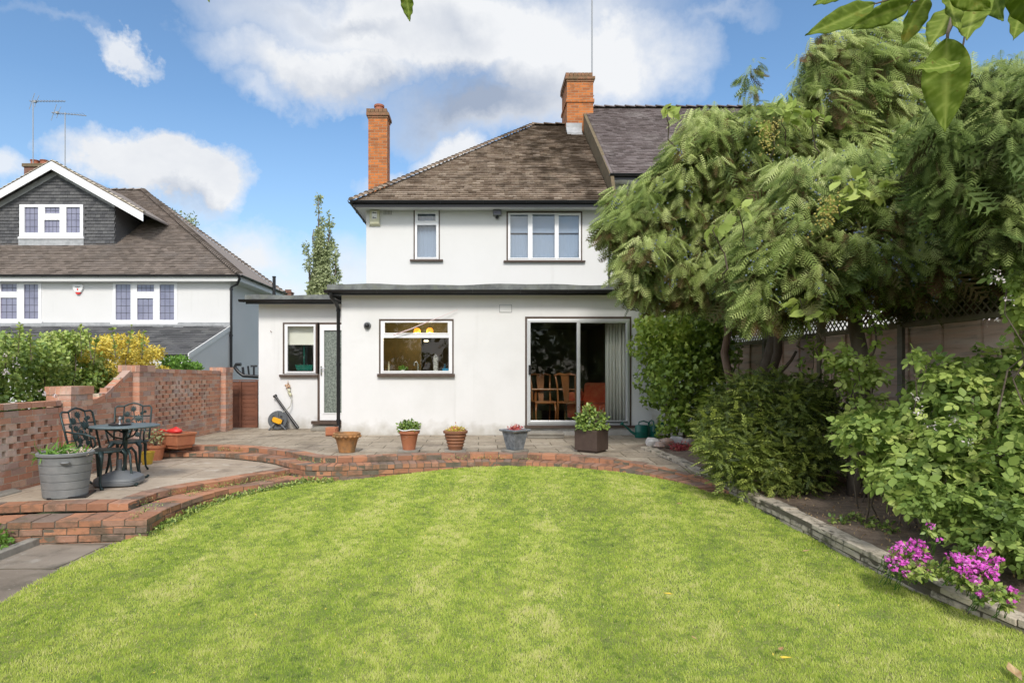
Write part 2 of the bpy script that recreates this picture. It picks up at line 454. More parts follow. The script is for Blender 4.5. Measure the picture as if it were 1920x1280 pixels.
mat('bark', (.10, .075, .055), .95, (.17, .135, .105), 7, bump=[(14, .8), (50, .5)], stretch=(1, 1, .35))
mat('bark_red', (.16, .10, .075), .95, (.24, .17, .14), 9, bump=[(14, .8), (50, .5)], stretch=(1, 1, .35))
mat('fence_wood', (.62, .42, .33), .9, (.66, .54, .47), 3, stain=[((.07, .06, .04), 4, .5, .7, .6)], bump=(30, .5), stretch=(1, .25, 3))
mat('fence_green', (.16, .145, .09), .95, (.24, .21, .14), 5, bump=(30, .4))
mat('gate_wood', (.19, .068, .035), .8, (.12, .045, .025), 3, bump=(20, .4), stretch=(.3, 1, 4))
mat('stone_cap', (.54, .47, .37), .95, (.36, .31, .24), 6, stain=[((.07, .066, .05), 12, .52, .66, .85), ((.10, .11, .04), 3, .55, .75, .6), ((.42, .39, .33), 25, .6, .75, .6)], bump=[(50, 1.), (12, .8)])
mat('concrete', (.30, .28, .24), .95, (.22, .2, .17), 5, stain=[((.12, .11, .09), 9, .55, .75, .6)], bump=(50, .5))
mat('cast_iron', (.018, .035, .036), .42, (.03, .05, .05), 10, metal=.3)
mat('table_metal', (.10, .14, .15), .5, (.14, .18, .19), 8, bump=(30, .2), metal=.2)
mat('grey_plastic', (.16, .17, .18), .5)
mat('zinc', (.17, .18, .185), .6, (.235, .24, .24), 6, bump=(25, .3), stain=[((.25, .25, .24), 12, .6, .75, .35)])
mat('glazed_grey', (.09, .11, .13), .35, (.24, .26, .28), 12, stain=[((.42, .43, .43), 7, .6, .72, .6)], bump=(20, .4))
mat('brown_planter', (.055, .035, .028), .45, (.075, .05, .04), 8)
mat('green_plastic', (.006, .11, .085), .35)
mat('red_plastic', (.62, .035, .03), .4)
mat('yellow_plastic', (.75, .38, .012), .4)
mat('yellow_glaze', (.52, .36, .035), .4, (.42, .27, .03), 9)
mat('hose_grey', (.10, .11, .12), .5)
mat('pale_hose', (.42, .42, .36), .5)
mat('brass', (.45, .25, .12), .5, (.6, .45, .35), 20, metal=.5)
mat('cream_plastic', (.55, .54, .36), .5, (.62, .6, .45), 9)
mat('white_plastic', (.75, .75, .74), .4)
mat('ink', (.03, .03, .035), .6)
mat('wood', (.28, .11, .035), .35, (.18, .065, .02), 4, stretch=(1, 1, .3))
mat('dark_wood', (.09, .035, .015), .35, (.06, .025, .01), 5)
mat('room_wall', (.28, .25, .19), .9); mat('room_floor', (.10, .06, .035), .6)
mat('kitchen_wall', (.20, .18, .10), .8, (.13, .12, .06), 3)
mat('fabric_red', (.60, .085, .04), .95, (.70, .20, .09), 5, bump=(80, .3))
mat('curtain', (.90, .88, .83), .9, trans=.15)
mat('blind', (.50, .52, .56), .9)
mat('chrome', (.7, .7, .7), .15, metal=1)
mat('lamp', (1, .5, .08), .5, emit=((1, .36, .03), 1.3))
mat('lamp_white', (1, .9, .7), .5, emit=((1, .85, .6), 3))
mat('blue_plastic', (.01, .22, .42), .5)
mat('rock', (.34, .30, .26), .9, (.55, .53, .5), 6, bump=(20, .8))
mat('mast', (.32, .33, .34), .5, metal=.5)
mat('red_rail', (.2, .06, .05), .7)
glass_mat('glass', (.95, .96, .94), 1.15, ior=1.5)
glass_mat('glass_up', (.86, .9, .94), 1.6)
mat('glass_leaded', (.17, .17, .25), .12, (.24, .24, .33), 2, spec=.8)
mat('leading', (.05, .05, .07), .5)
mat('glass_obscure', (.12, .14, .12), .18, (.23, .265, .23), 38, .42, .6, bump=[(60, 1.)], spec=.6)
# foliage
G = lambda *a: a
mat('conifer', G(.1, .2, .03), .6, tint=[(.20, .12, .06), (.10, .15, .045), (.32, .41, .12), (.50, .58, .21), (.68, .73, .34)], trans=.45, spec=.25)
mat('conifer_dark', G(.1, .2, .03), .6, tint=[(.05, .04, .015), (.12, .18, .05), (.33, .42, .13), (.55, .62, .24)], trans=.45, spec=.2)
mat('ivy_leaf', G(.1, .2, .03), .35, tint=[(.09, .15, .03), (.24, .36, .06), (.45, .58, .10), (.68, .76, .17)], trans=.22)
mat('hedge_leaf', G(.1, .2, .03), .4, tint=[(.05, .10, .025), (.16, .26, .05), (.33, .43, .09), (.56, .60, .20)], trans=.25)
mat('gold_leaf', G(.1, .2, .03), .5, tint=[(.16, .22, .04), (.45, .44, .09), (.72, .58, .09), (.85, .66, .12)], trans=.25)
mat('lime_leaf', G(.1, .2, .03), .5, tint=[(.06, .15, .02), (.15, .30, .04), (.25, .42, .06)], trans=.3)
mat('boxbush', G(.1, .2, .03), .5, tint=[(.03, .05, .015), (.09, .13, .03), (.26, .33, .07), (.52, .58, .14)], trans=.2)
mat('bramble', G(.1, .2, .03), .5, tint=[(.07, .12, .025), (.17, .26, .055), (.30, .40, .09), (.44, .53, .14), (.56, .60, .18)], trans=.32, spec=.35)
mat('poplar_leaf', G(.1, .2, .03), .6, tint=[(.20, .25, .11), (.36, .41, .20), (.55, .58, .34)], trans=.3)
mat('near_leaf', G(.1, .2, .03), .6, tint=[(.09, .15, .02), (.22, .31, .04), (.48, .56, .14)], trans=.5, stain=[((.30, .26, .03), 22, .60, .68, .7), ((.25, .14, .04), 60, .66, .72, .8)], spec=.2, bump=(60, .3))
mat('grass_blade', G(.1, .2, .03), .6, tint=[(.055, .10, .018), (.18, .29, .035), (.34, .45, .06), (.52, .59, .12), (.68, .63, .32)], trans=.3, spec=.25)
mat('magenta', G(.6, .05, .5), .6, tint=[(.55, .05, .42), (.80, .14, .66), (.90, .38, .80)], trans=.3)
mat('pinkred', G(.6, .05, .5), .6, tint=[(.3, .02, .05), (.55, .1, .1), (.5, .3, .1)], trans=.2)
mat('white_flower', G(.7, .68, .66), .6, tint=[(.5, .42, .42), (.75, .7, .7)], trans=.2)
mat('berry', (.08, .11, .18), .5, (.22, .27, .33), 30)
mat('berry_yellow', (.42, .36, .08), .5, (.3, .25, .06), 30)
mat('dry_leaf', (.36, .20, .08), .8, (.5, .38, .2), 15)
# moss thickest towards the party wall, where the roof stays damp
m = MATS['roof_tile']; N, L = m.node_tree.nodes, m.node_tree.links; p = N['Principled BSDF']
src = p.inputs['Base Color'].links[0].from_socket
tcn = N.new('ShaderNodeTexCoord'); sp = N.new('ShaderNodeSeparateXYZ'); L.new(tcn.outputs['Object'], sp.inputs[0])
nz = N.new('ShaderNodeTexNoise'); nz.inputs['Scale'].default_value = 2.2; nz.inputs['Detail'].default_value = 8; L.new(tcn.outputs['Object'], nz.inputs[0])
a = N.new('ShaderNodeMath'); a.operation = 'MULTIPLY_ADD'; a.inputs[1].default_value = .075; L.new(sp.outputs[0], a.inputs[0]); L.new(nz.outputs[0], a.inputs[2])
b = N.new('ShaderNodeMath'); b.operation = 'MULTIPLY_ADD'; b.inputs[1].default_value = .035; L.new(sp.outputs[2], b.inputs[0]); L.new(a.outputs[0], b.inputs[2])
mr = N.new('ShaderNodeMapRange'); mr.inputs[1].default_value = .78; mr.inputs[2].default_value = .98; mr.inputs[4].default_value = .8; L.new(b.outputs[0], mr.inputs[0])
mx = N.new('ShaderNodeMixRGB'); L.new(mr.outputs[0], mx.inputs[0]); L.new(src, mx.inputs[1]); mx.inputs[2].default_value = (.045, .026, .012, 1); L.new(mx.outputs[0], p.inputs['Base Color'])

# walls: splash dirt at the foot and faint runs below the eaves
for nm in ('render', 'render_clean'):
    m = MATS[nm]; N, L = m.node_tree.nodes, m.node_tree.links; p = N['Principled BSDF']
    src = p.inputs['Base Color'].links[0].from_socket
    tcn = N.new('ShaderNodeTexCoord'); sp = N.new('ShaderNodeSeparateXYZ'); L.new(tcn.outputs['Object'], sp.inputs[0])
    def nz_(sc3, s):
        mp = N.new('ShaderNodeMapping'); mp.inputs['Scale'].default_value = sc3; L.new(tcn.outputs['Object'], mp.inputs[0])
        n = N.new('ShaderNodeTexNoise'); n.inputs['Scale'].default_value = s; n.inputs['Detail'].default_value = 6; L.new(mp.outputs[0], n.inputs[0]); return n.outputs[0]
    def mth(op, a, b, cl=False):
        n = N.new('ShaderNodeMath'); n.operation = op; n.use_clamp = cl
        for i, v in enumerate((a, b)):
            if isinstance(v, (int, float)): n.inputs[i].default_value = v
            else: L.new(v, n.inputs[i])
        return n.outputs[0]
    low = mth('MULTIPLY', mth('SUBTRACT', mth('MULTIPLY', nz_((1, 1, 1), 5), .55), sp.outputs[2], False), 3.2, True)
    mx = N.new('ShaderNodeMixRGB'); L.new(mth('MULTIPLY', low, .75), mx.inputs[0]); L.new(src, mx.inputs[1]); mx.inputs[2].default_value = (.36, .33, .27, 1)
    run = mth('MULTIPLY', mth('SUBTRACT', nz_((1, 1, .05), 7), .58), 5, True)
    blot = mth('MULTIPLY', mth('SUBTRACT', nz_((1, 1, 1), .8), .45), 4, True)
    m2 = N.new('ShaderNodeMixRGB'); L.new(mth('MULTIPLY', mth('MULTIPLY', run, blot), .30), m2.inputs[0]); L.new(mx.outputs[0], m2.inputs[1]); m2.inputs[2].default_value = (.40, .39, .36, 1)
    L.new(m2.outputs[0], p.inputs['Base Color'])
def slab_mat(name, c1, c2, joint, sx, sy, jw=.012, stains=()):
    m = mat(name, c1, .92, c2, 1.7, .35, .7, stain=list(stains), bump=[(45, .5), (6, .3)])
    nt = m.node_tree; N, L = nt.nodes, nt.links; p = N['Principled BSDF']
    tcn = N.new('ShaderNodeTexCoord'); wv = N.new('ShaderNodeTexNoise'); wv.inputs['Scale'].default_value = 3
    L.new(tcn.outputs['Object'], wv.inputs[0])
    ad = N.new('ShaderNodeMixRGB'); ad.blend_type = 'ADD'; ad.inputs[0].default_value = .05
    L.new(tcn.outputs['Object'], ad.inputs[1]); L.new(wv.outputs['Color'], ad.inputs[2])
    br = N.new('ShaderNodeTexBrick'); br.inputs['Scale'].default_value = 1; br.inputs['Brick Width'].default_value = sx
    br.inputs['Row Height'].default_value = sy; br.inputs['Mortar Size'].default_value = jw; br.inputs['Mortar Smooth'].default_value = .4
    br.inputs['Color1'].default_value = (1, 1, 1, 1); br.inputs['Color2'].default_value = (.80, .78, .75, 1); br.inputs['Mortar'].default_value = (*joint, 1)
    L.new(ad.outputs[0], br.inputs[0])
    src = p.inputs['Base Color'].links[0].from_socket
    mu = N.new('ShaderNodeMixRGB'); mu.blend_type = 'MULTIPLY'; mu.inputs[0].default_value = 1
    L.new(src, mu.inputs[1]); L.new(br.outputs[0], mu.inputs[2]); L.new(mu.outputs[0], p.inputs['Base Color'])
slab_mat('patio', (.33, .275, .205), (.45, .385, .30), (.30, .27, .20), .62, .45, .010,
         [((.62, .57, .50), 5, .60, .68, .6), ((.09, .075, .055), 8, .56, .66, .55), ((.13, .10, .075), 1.3, .50, .66, .6), ((.10, .085, .055), 22, .55, .7, .55)])
slab_mat('terrace', (.50, .42, .33), (.38, .31, .24), (.4, .36, .3), 1.3, .9, .008,
         [((.62, .57, .50), 3.2, .56, .68, .7), ((.15, .12, .09), 7, .58, .68, .5), ((.11, .09, .07), 1.7, .58, .72, .6), ((.14, .12, .09), 25, .58, .72, .5)])
slab_mat('path', (.33, .285, .235), (.22, .185, .15), (.35, .33, .25), .9, .75, .014,
         [((.42, .40, .36), 3, .60, .70, .6), ((.07, .065, .045), 2.3, .52, .68, .7), ((.46, .44, .40), 26, .64, .72, .8)])

# ------------------------------------------------------------------ ground levels
PTS = np.array([(-1.9, 8.5, -.255), (.25, 8.9, -.16), (1.6, 8.55, -.11), (2.7, 7.6, -.20), (-3.3, 6.1, -.42), (-2.6, 7.6, -.37), (-4, 4.6, -.45),
                (0, 3.3, -.50), (3.3, 3.8, -.48), (0, 6, -.37), (3, 5.8, -.29), (3.1, 4.7, -.36), (-3, 3, -.5), (0, 0, -.52), (0, -3, -.55), (4, 1, -.55), (-6, 0, -.52)])
def lawn_z(x, y):
    x = np.asarray(x, float); y = np.asarray(y, float)
    w = np.exp(-((x[..., None] - PTS[:, 0]) ** 2 + (y[..., None] - PTS[:, 1]) ** 2) / (2 * .9 ** 2)) + 1e-5 / (1 + (x[..., None] - PTS[:, 0]) ** 2 + (y[..., None] - PTS[:, 1]) ** 2)
    return (w * PTS[:, 2]).sum(-1) / w.sum(-1)

def smooth_path(pts, step=.05):
    pts = [Vector(p) for p in pts]; out = []
    for i in range(len(pts) - 1):
        p0, p1, p2, p3 = pts[max(i - 1, 0)], pts[i], pts[i + 1], pts[min(i + 2, len(pts) - 1)]
        n = max(1, int((p2 - p1).length / step))
        for k in range(n):
            t = k / n
            out.append(.5 * ((2 * p1) + (p2 - p0) * t + (2 * p0 - 5 * p1 + 4 * p2 - p3) * t * t + (3 * p1 - p0 - 3 * p2 + p3) * t ** 3))
    out.append(pts[-1]); return out
def offset(path, d):
    out = []
    for i, p in enumerate(path):
        t = path[min(i + 2, len(path) - 1)] - path[max(i - 2, 0)]; t.z = 0; t.normalize()
        out.append(Vector((p.x + t.y * d, p.y - t.x * d, p.z)))     # positive d: to the right of travel
    return out
pA = [GP(300, 836), GP(400, 835.5), GP(460, 838), GP(533, 845), GP(567, 852), GP(600, 857), GP(645, 857), GP(700, 855), GP(800, 852), GP(900, 850), GP(1000, 851),
      GP(1107, 857, -.005), GP(1200, 870, -.05), GP(1270, 885, -.10), GP(1320, 900, -.145), GP(1365, 921, -.19)]
A = smooth_path([GP(285, 836)] + pA)
B = smooth_path([Vector((p.x, p.y, min(-.08, p.z - .035))) for p in offset(A, .27)][::4])
Cc = smooth_path([GP(572, 872, -.16), GP(520, 883, -.16), GP(467, 892, -.16), GP(367, 908, -.16), GP(300, 921, -.16), GP(262, 934, -.16)])
Cl = smooth_path([GP(240, 943, -.16), GP(180, 943.5, -.16), GP(107, 944, -.16), GP(0, 948, -.16), GP(-75, 951, -.16)])
Dc = smooth_path([GP(566, 895, -.24), GP(493, 906, -.24), GP(433, 915, -.24), GP(367, 932, -.24), GP(300, 958, -.24), GP(279, 970, -.24)])
Dl = smooth_path([GP(275, 973, -.24), GP(180, 975, -.24), GP(63, 978, -.24), GP(0, 980, -.24), GP(-75, 983, -.24)])
Cfull, Dfull = Cc + Cl, Dc + Dl

def course(bricks, mortar, path, h, depth, length=.215, zoff=0., jit=.004, side=-1, gap=.012, phase=0.):
    """one course of bricks laid along a path; depth reaches to the left of travel when side=-1"""
    s = [0.]
    for i in range(1, len(path)): s.append(s[-1] + (path[i] - path[i - 1]).length)
    tot = s[-1]
    def at(q):
        q = max(0, min(tot, q)); i = min(max(int(np.searchsorted(s, q)) - 1, 0), len(path) - 2)
        t = (q - s[i]) / max(1e-6, s[i + 1] - s[i]); p = path[i].lerp(path[i + 1], t)
        a, b = path[max(i - 1, 0)], path[min(i + 2, len(path) - 1)]
        d = b - a; d.z = 0; d.normalize(); return p, Vector((d.y, -d.x, 0))
    q = -phase * length
    while q < tot - .03:
        a, b = max(q, 0), min(q + length - gap, tot); q += length
        if b - a < .03: continue
        (p0, n0), (p1, n1) = at(a), at(b)
        j = random.uniform(-jit, jit) + (random.uniform(-.012, .004) if random.random() < .25 else 0); zj = random.uniform(-jit, jit) * .8
        o0, o1 = p0 + n0 * j, p1 + n1 * (j + random.uniform(-.003, .003))
        i0, i1 = p0 + n0 * side * depth, p1 + n1 * side * depth
        c = .006
        z1 = zoff + zj; z0 = zoff - h + .01
        ring = lambda dz, k: [Vector((v.x, v.y, v.z + dz)) for v in ((o0 + n0 * side * k), (o1 + n1 * side * k), i1, i0)]
        bricks.hexa(ring(z0, 0) + ring(z1 - c, random.uniform(0, .004)))
        top = ring(z1 - c, 0)
        # worn arris
        bricks.hexa(ring(z1 - c - .0005, .0005) + [v + Vector((0, 0, c)) for v in ring(z1 - c, c + random.uniform(0, .004))])
    vs, fs = [], []
    for i, p in enumerate(path[::2]):
        d = path[min(i * 2 + 1, len(path) - 1)] - path[max(i * 2 - 1, 0)]; d.z = 0; d.normalize(); n = Vector((d.y, -d.x, 0))
        a, b = p + n * side * .007, p + n * side * (depth + .01)
        vs += [(a.x, a.y, p.z + zoff - h), (a.x, a.y, p.z + zoff - .009), (b.x, b.y, p.z + zoff - .009), (b.x, b.y, p.z + zoff - h)]
        if i:
            o = (i - 1) * 4
            fs += [(o + k, o + (k + 1) % 4, o + 4 + (k + 1) % 4, o + 4 + k) for k in range(4)]
    fs += [(0, 1, 2, 3), tuple(len(vs) - 4 + k for k in (3, 2, 1, 0))]
    mortar.add(vs, fs)

def rugged(o, amt, size=.09, lv=3):
    """weathered, uneven faces"""
    s_ = o.modifiers.new('cuts', 'SUBSURF'); s_.subdivision_type = 'SIMPLE'; s_.levels = lv; s_.render_levels = lv
    tx = bpy.data.textures.new(o.name + '_wear', 'CLOUDS'); tx.noise_scale = size; tx.noise_depth = 3
    d = o.modifiers.new('wear', 'DISPLACE'); d.texture = tx; d.strength = amt; d.mid_level = .5; d.texture_coords = 'GLOBAL'
# A and B run left to right as seen: outside is on the right of travel. C and D run right to left: outside is on the left.
rA = (A, .085, .215); rB = (B, .08, .29)
root = empty('patio_step', (0, 0, 0), 0, 'two weathered curved red brick steps edging the upper patio above the lawn', 'brick step')
b, m = MB(), MB()
course(b, m, A, .085, .215, length=.215)
course(b, m, B, .075, .29, length=.105)
Bl = [p for p in B if p.x > -2.75]
course(b, m, Bl, .072, .11, zoff=-.075, phase=.5)
course(b, m, [p for p in Bl if p.x < 1.3], .072, .11, zoff=-.147)
course(b, m, [p for p in Bl if p.x < .5], .08, .11, zoff=-.219, phase=.5)
rugged(b.build('brick', 'step_brick', root), .009, .05, 2); m.build('mortar', 'mortar_dark', root)
root = empty('terrace_step', (0, 0, 0), 0, 'curved low red brick retaining steps round the lower terrace beside the path', 'brick step')
b, m = MB(), MB()
for k, (c_, d_) in enumerate(((Cc, Dc), (Cl, Dl))):
    course(b, m, c_, .085, .215, length=.215, side=1)
    course(b, m, d_, .072, .34 if k == 0 else .36, length=.215, side=1)
    course(b, m, d_, .072, .11, zoff=-.072, phase=.5, side=1)
    course(b, m, d_, .072, .11, zoff=-.144, side=1)
    course(b, m, d_, .08, .11, zoff=-.216, phase=.5, side=1)
rugged(b.build('brick', 'step_brick', root), .009, .05, 2); m.build('mortar', 'mortar_dark', root)

def sheet(name, poly, m, kind='structure', thick=.3):
    """flat slab from 3D outline"""
    bm = bmesh.new(); vs = [bm.verts.new(p) for p in poly]; f = bm.faces.new(vs)
    if f.normal.z < 0 or f.calc_area() and True:
        f.normal_update()
        if f.normal.z < 0: f.normal_flip()
    bmesh.ops.triangulate(bm, faces=[f])
    me = bpy.data.meshes.new(name); bm.to_mesh(me); bm.free()
    me.materials.append(MATS[m]); o = bpy.data.objects.new(name, me); COL.objects.link(o)
    return tag(o, kind=kind)
inA = offset(A, -.10)
pat = [Vector((p.x, p.y, p.z - .004)) for p in inA[::3]]
sheet('patio', [Vector((-5.5, inA[0].y, -.004))] + pat + [Vector((2.85, 8.2, -.09)), Vector((2.66, 9.0, -.03)), Vector((2.62, 9.75, -.004)), Vector((3.6, 10.2, -.004)), Vector((3.6, 12.3, -.004)), Vector((-2.5, 12.3, -.004)), Vector((-2.5, 14.2, -.004)), Vector((-8.3, 14.2, -.004)), Vector((-8.3, 13.2, -.004)), Vector((-5.5, 13.2, -.004))], 'patio')
Bi = [p for p in offset(B, -.08) if p.x < -2.4]; Ci = offset(Cc, .1)
sheet('terrace', [Vector((-5.5, 10.15, -.165))] + [Vector((p.x, p.y, -.165)) for p in Bi[::3]] + [Vector((p.x, p.y, -.165)) for p in Ci[::3]] + [Vector((p.x, p.y, -.165)) for p in offset(Cl, .1)[::3]] + [Vector((-5.5, 6.4, -.165))], 'terrace')
# ground sheet to the horizon
g = MB(); g.add([(-400, -400, -.62), (400, -400, -.62), (400, 700, -.62), (-400, 700, -.62)], [(0, 1, 2, 3)])
tag(g.build('ground', 'ground'), kind='structure')
px0, py0 = np.meshgrid(np.linspace(-4.28, -.3, 40), np.linspace(-4, 6.4, 90), indexing='ij')
pz0 = np.minimum(lawn_z(px0, py0), -.44) - .022
g = MB(); ii = lambda a, b: a * 90 + b
g.add(np.stack([px0.ravel(), py0.ravel(), pz0.ravel()], 1).tolist(), [(ii(a, b), ii(a + 1, b), ii(a + 1, b + 1), ii(a, b + 1)) for a in range(39) for b in range(89)])
tag(g.build('path', 'path', smooth=True), kind='structure')

# lawn
edge_l = [GP(283, 1001, -.43), GP(215, 1024, -.45), GP(190, 1033, -.45), GP(150, 1052, -.45), GP(80, 1086, -.455), GP(0, 1130, -.455), GP(-150, 1222, -.46), GP(-400, 1400, -.46)]
lawn_poly = [(p.x, p.y) for p in offset(B, -.05) if p.x > -2.55][::4] + [(2.95, 7.2), (3.06, 6.1), (3.16, 4.7), (3.5, 3.6), (4.0, 2.7), (6, -1), (6, -5), (-2.4, -5), (-2.6, 0)] + [(p.x, p.y) for p in edge_l[::-1]] + [(p.x, p.y) for p in offset(Dc, .06)[::-1][::4]]
LP = np.array(lawn_poly)
def np_in(x, y, P):
    c = np.zeros(x.shape, bool); j = len(P) - 1
    for i in range(len(P)):
        xi, yi = P[i]; xj, yj = P[j]
        k = ((yi > y) != (yj > y)) & (x < (xj - xi) * (y - yi) / (yj - yi + 1e-12) + xi)
        c ^= k; j = i
    return c
st = .06
gx, gy = np.meshgrid(np.arange(-5, 6, st), np.arange(-4, 9.4, st), indexing='ij')
gz = lawn_z(gx, gy)
keep = np_in(gx + RNG.uniform(-.02, .02, gx.shape), gy, LP)
nx, ny = gx.shape
idx = np.arange(nx * ny).reshape(nx, ny)
kf = keep[:-1, :-1] & keep[1:, :-1] & keep[:-1, 1:] & keep[1:, 1:]
q = np.stack([idx[:-1, :-1][kf], idx[1:, :-1][kf], idx[1:, 1:][kf], idx[:-1, 1:][kf]], 1)
used, inv = np.unique(q, return_inverse=True)
co = np.stack([gx.ravel()[used], gy.ravel()[used], gz.ravel()[used]], 1)
me = bpy.data.meshes.new('lawn'); me.from_pydata(co.tolist(), [], inv.reshape(-1, 4).tolist())
mat('lawn_soil', (.15, .20, .04), 1, (.22, .24, .06), 2.2, stain=[((.065, .055, .03), 40, .5, .7, .8)], bump=(80, .8))
me.materials.append(MATS['lawn_soil']); o = bpy.data.objects.new('lawn', me); COL.objects.link(o); tag(o, kind='structure')
# grass blades
NB = 760000
gd = 2.6 + (9.0 - 2.6) * RNG.random(NB) ** 1.12
gxx = RNG.uniform(-1.08, 1.12, NB) * gd * .87
ok = np_in(gxx + RNG.normal(0, .012, NB), gd, LP) 
gxx, gd = gxx[ok], gd[ok]; n = len(gd)
px_ = 900 + gxx / gd * 1150
def vnoise(x, y, f, seed):
    r = np.random.default_rng(seed); g = r.random((64, 64)); x = x * f + 100; y = y * f + 100
    xi, yi = np.floor(x).astype(int), np.floor(y).astype(int); fx, fy = x - xi, y - yi
    fx = fx * fx * (3 - 2 * fx); fy = fy * fy * (3 - 2 * fy)
    a, b2, c2, d2 = g[xi % 64, yi % 64], g[(xi + 1) % 64, yi % 64], g[xi % 64, (yi + 1) % 64], g[(xi + 1) % 64, (yi + 1) % 64]
    return (a * (1 - fx) + b2 * fx) * (1 - fy) + (c2 * (1 - fx) + d2 * fx) * fy
patch = vnoise(gxx, gd, .9, 1) * .28 + vnoise(gxx, gd, 2.6, 2) * .36 + vnoise(gxx, gd, 9, 3) * .36
tuft = vnoise(gxx, gd, 14, 5)
stripe = 1 / (1 + np.exp(-6 * np.sin((gxx - .12 * gd + .3) * 2 * math.pi / .95)))
tn = np.clip(-.02 + .40 * patch + .36 * RNG.random(n) + .15 * stripe + .30 * tuft + (RNG.random(n) < .06) * .35 - .22 * (vnoise(gxx, gd, 26, 15) > .80), 0, 1)
pos = np.stack([gxx, gd, lawn_z(gxx, gd) - .004], 1)
lean = unit(n) * .62; lean[:, 2] = 0
yv = lean + np.array([0, 0, 1.])
nrm = unit(n) * .6 + np.array([0, -1, .5])
hgt = RNG.uniform(.011, .027, n) * (.6 + .7 * tuft) * (.8 + .5 * patch)
wid = np.clip(.0011 * gd, .0035, .009) * RNG.uniform(.7, 1.3, n)
BL = ([(-.5, 0, 0), (.5, 0, 0), (.32, .55, .05), (.0, 1, -.1), (-.32, .55, .05)], [(0, 1, 2, 4), (4, 2, 3)])
o = scatter('grass', *BL, pos, rot_from(nrm, yv), np.stack([wid, hgt, hgt], 1), tn, 'grass_blade')
tag(o, 'short yellowish green grass of the mown lawn', 'grass', kind='stuff')

# ragged weeds and clover where the lawn meets the bricks
def weeds(pathpts, n, spread, size, zf, tint=(.2, .8)):
    i = RNG.integers(0, len(pathpts) - 1, n); c = np.array([tuple(p) for p in pathpts])[i]
    k = vnoise(c[:, 0], c[:, 1], 1.7, 8) > .42; c = c[k]; n = len(c)
    c[:, 0] += RNG.normal(0, spread, n); c[:, 1] += RNG.normal(0, spread, n) - spread * .6
    c[:, 2] = zf(c[:, 0], c[:, 1]) + RNG.random(n) ** 1.5 * .055
    return c
edge = [p for p in offset(B, .05) if -2.6 < p.x < 1.9] + offset(Dc, -.05) 
c = weeds(edge, 5000, .045, .03, lambda x, y: lawn_z(x, y))
o = scatter('edge_weeds', *SMALL, c, rot_from(unit(len(c)) * .8 + [0, -.3, 1], unit(len(c)) + [0, 0, .5]), RNG.uniform(.018, .045, len(c)), RNG.random(len(c)), 'hedge_leaf')
tag(o, 'low weeds and clover growing along the foot of the brick steps', 'weeds', kind='stuff')

c = weeds(offset(A, .02), 1500, .02, .03, lambda x, y: np.full(x.shape, -.078))
c2 = weeds(offset(Dc, .13) + offset(Cc, -.02), 900, .02, .03, lambda x, y: np.full(x.shape, -.238))
c = np.concatenate([c, c2])
o = scatter('joint_weeds', *SMALL, c, rot_from(unit(len(c)) * .8 + [0, -.3, 1], unit(len(c)) + [0, 0, .5]), RNG.uniform(.010, .026, len(c)), RNG.random(len(c)), 'hedge_leaf')
tag(o, 'moss and tiny weeds along the treads of the brick steps', 'weeds', kind='stuff')
# fallen leaves
for (x, y, lab) in ((1273, 944, 'dry brown fallen leaf on the lawn near the brick edging on the right'), (1465, 1216, 'curled tan fallen leaf on the lawn, bottom right of centre'), (1475, 1233, 'yellow fallen leaf lying on the lawn beside a curled tan one'),
                    (1252, 1113, 'small yellow fallen leaf on the lawn below the flower border'), (1303, 1196, 'tiny pale leaf lying on the lawn near the bottom'), (1905, 1265, 'large brown fallen leaf on the lawn in the bottom right corner'), (1510, 1033, 'brown fallen leaf in the grass near the stone wall')):
    d = 1.68 * F / (y - CY); X = (x - CX) / F * d
    z = float(lawn_z(X, d)) + .03; d = (H - z) * F / (y - CY); X = (x - CX) / F * d
    mb = MB(); s = .028 if 'large' not in lab else .06
    if 'tiny' in lab: s = .016
    mb.M = Matrix.Translation((X, d, z)) @ Matrix.Rotation(random.uniform(0, 6), 4, 'Z') @ Matrix.Diagonal((s, s * 1.6, s, 1))
    top = [(-.5, .2, .3), (0, -.8, .1), (.5, .2, .25), (.3, .7, .3), (0, 1, .5), (-.3, .7, .2), (0, .1, .0)]
    mb.add(top + [(v[0], v[1], v[2] - .04) for v in top], [(6, 0, 1), (6, 1, 2), (6, 2, 3), (6, 3, 4), (6, 4, 5), (6, 5, 0), (13, 8, 7), (13, 9, 8), (13, 10, 9), (13, 11, 10), (13, 12, 11), (13, 7, 12)])
    yel = 'yellow' in lab
    if 'yel_leaf' not in MATS: mat('yel_leaf', (.65, .48, .05), .7)
    tag(mb.build('fallen_leaf', 'yel_leaf' if yel else 'dry_leaf'), lab, 'leaf', 'fallen leaves on the lawn')

nn = 420; dd = RNG.uniform(2.8, 8.4, nn); xx = RNG.uniform(-1, 1, nn) * dd * .85
k = np_in(xx, dd, LP); xx, dd = xx[k], dd[k]
c = np.stack([xx, dd, lawn_z(xx, dd) + .018], 1)
o = scatter('lawn_litter', *SMALL, c, rot_from(unit(len(c)) * .5 + [0, -.3, 1], unit(len(c))), RNG.uniform(.008, .020, len(c)), RNG.random(len(c)), 'gold_leaf')
tag(o, 'tiny yellow petals and bits of leaf scattered over the lawn', 'litter', kind='stuff')
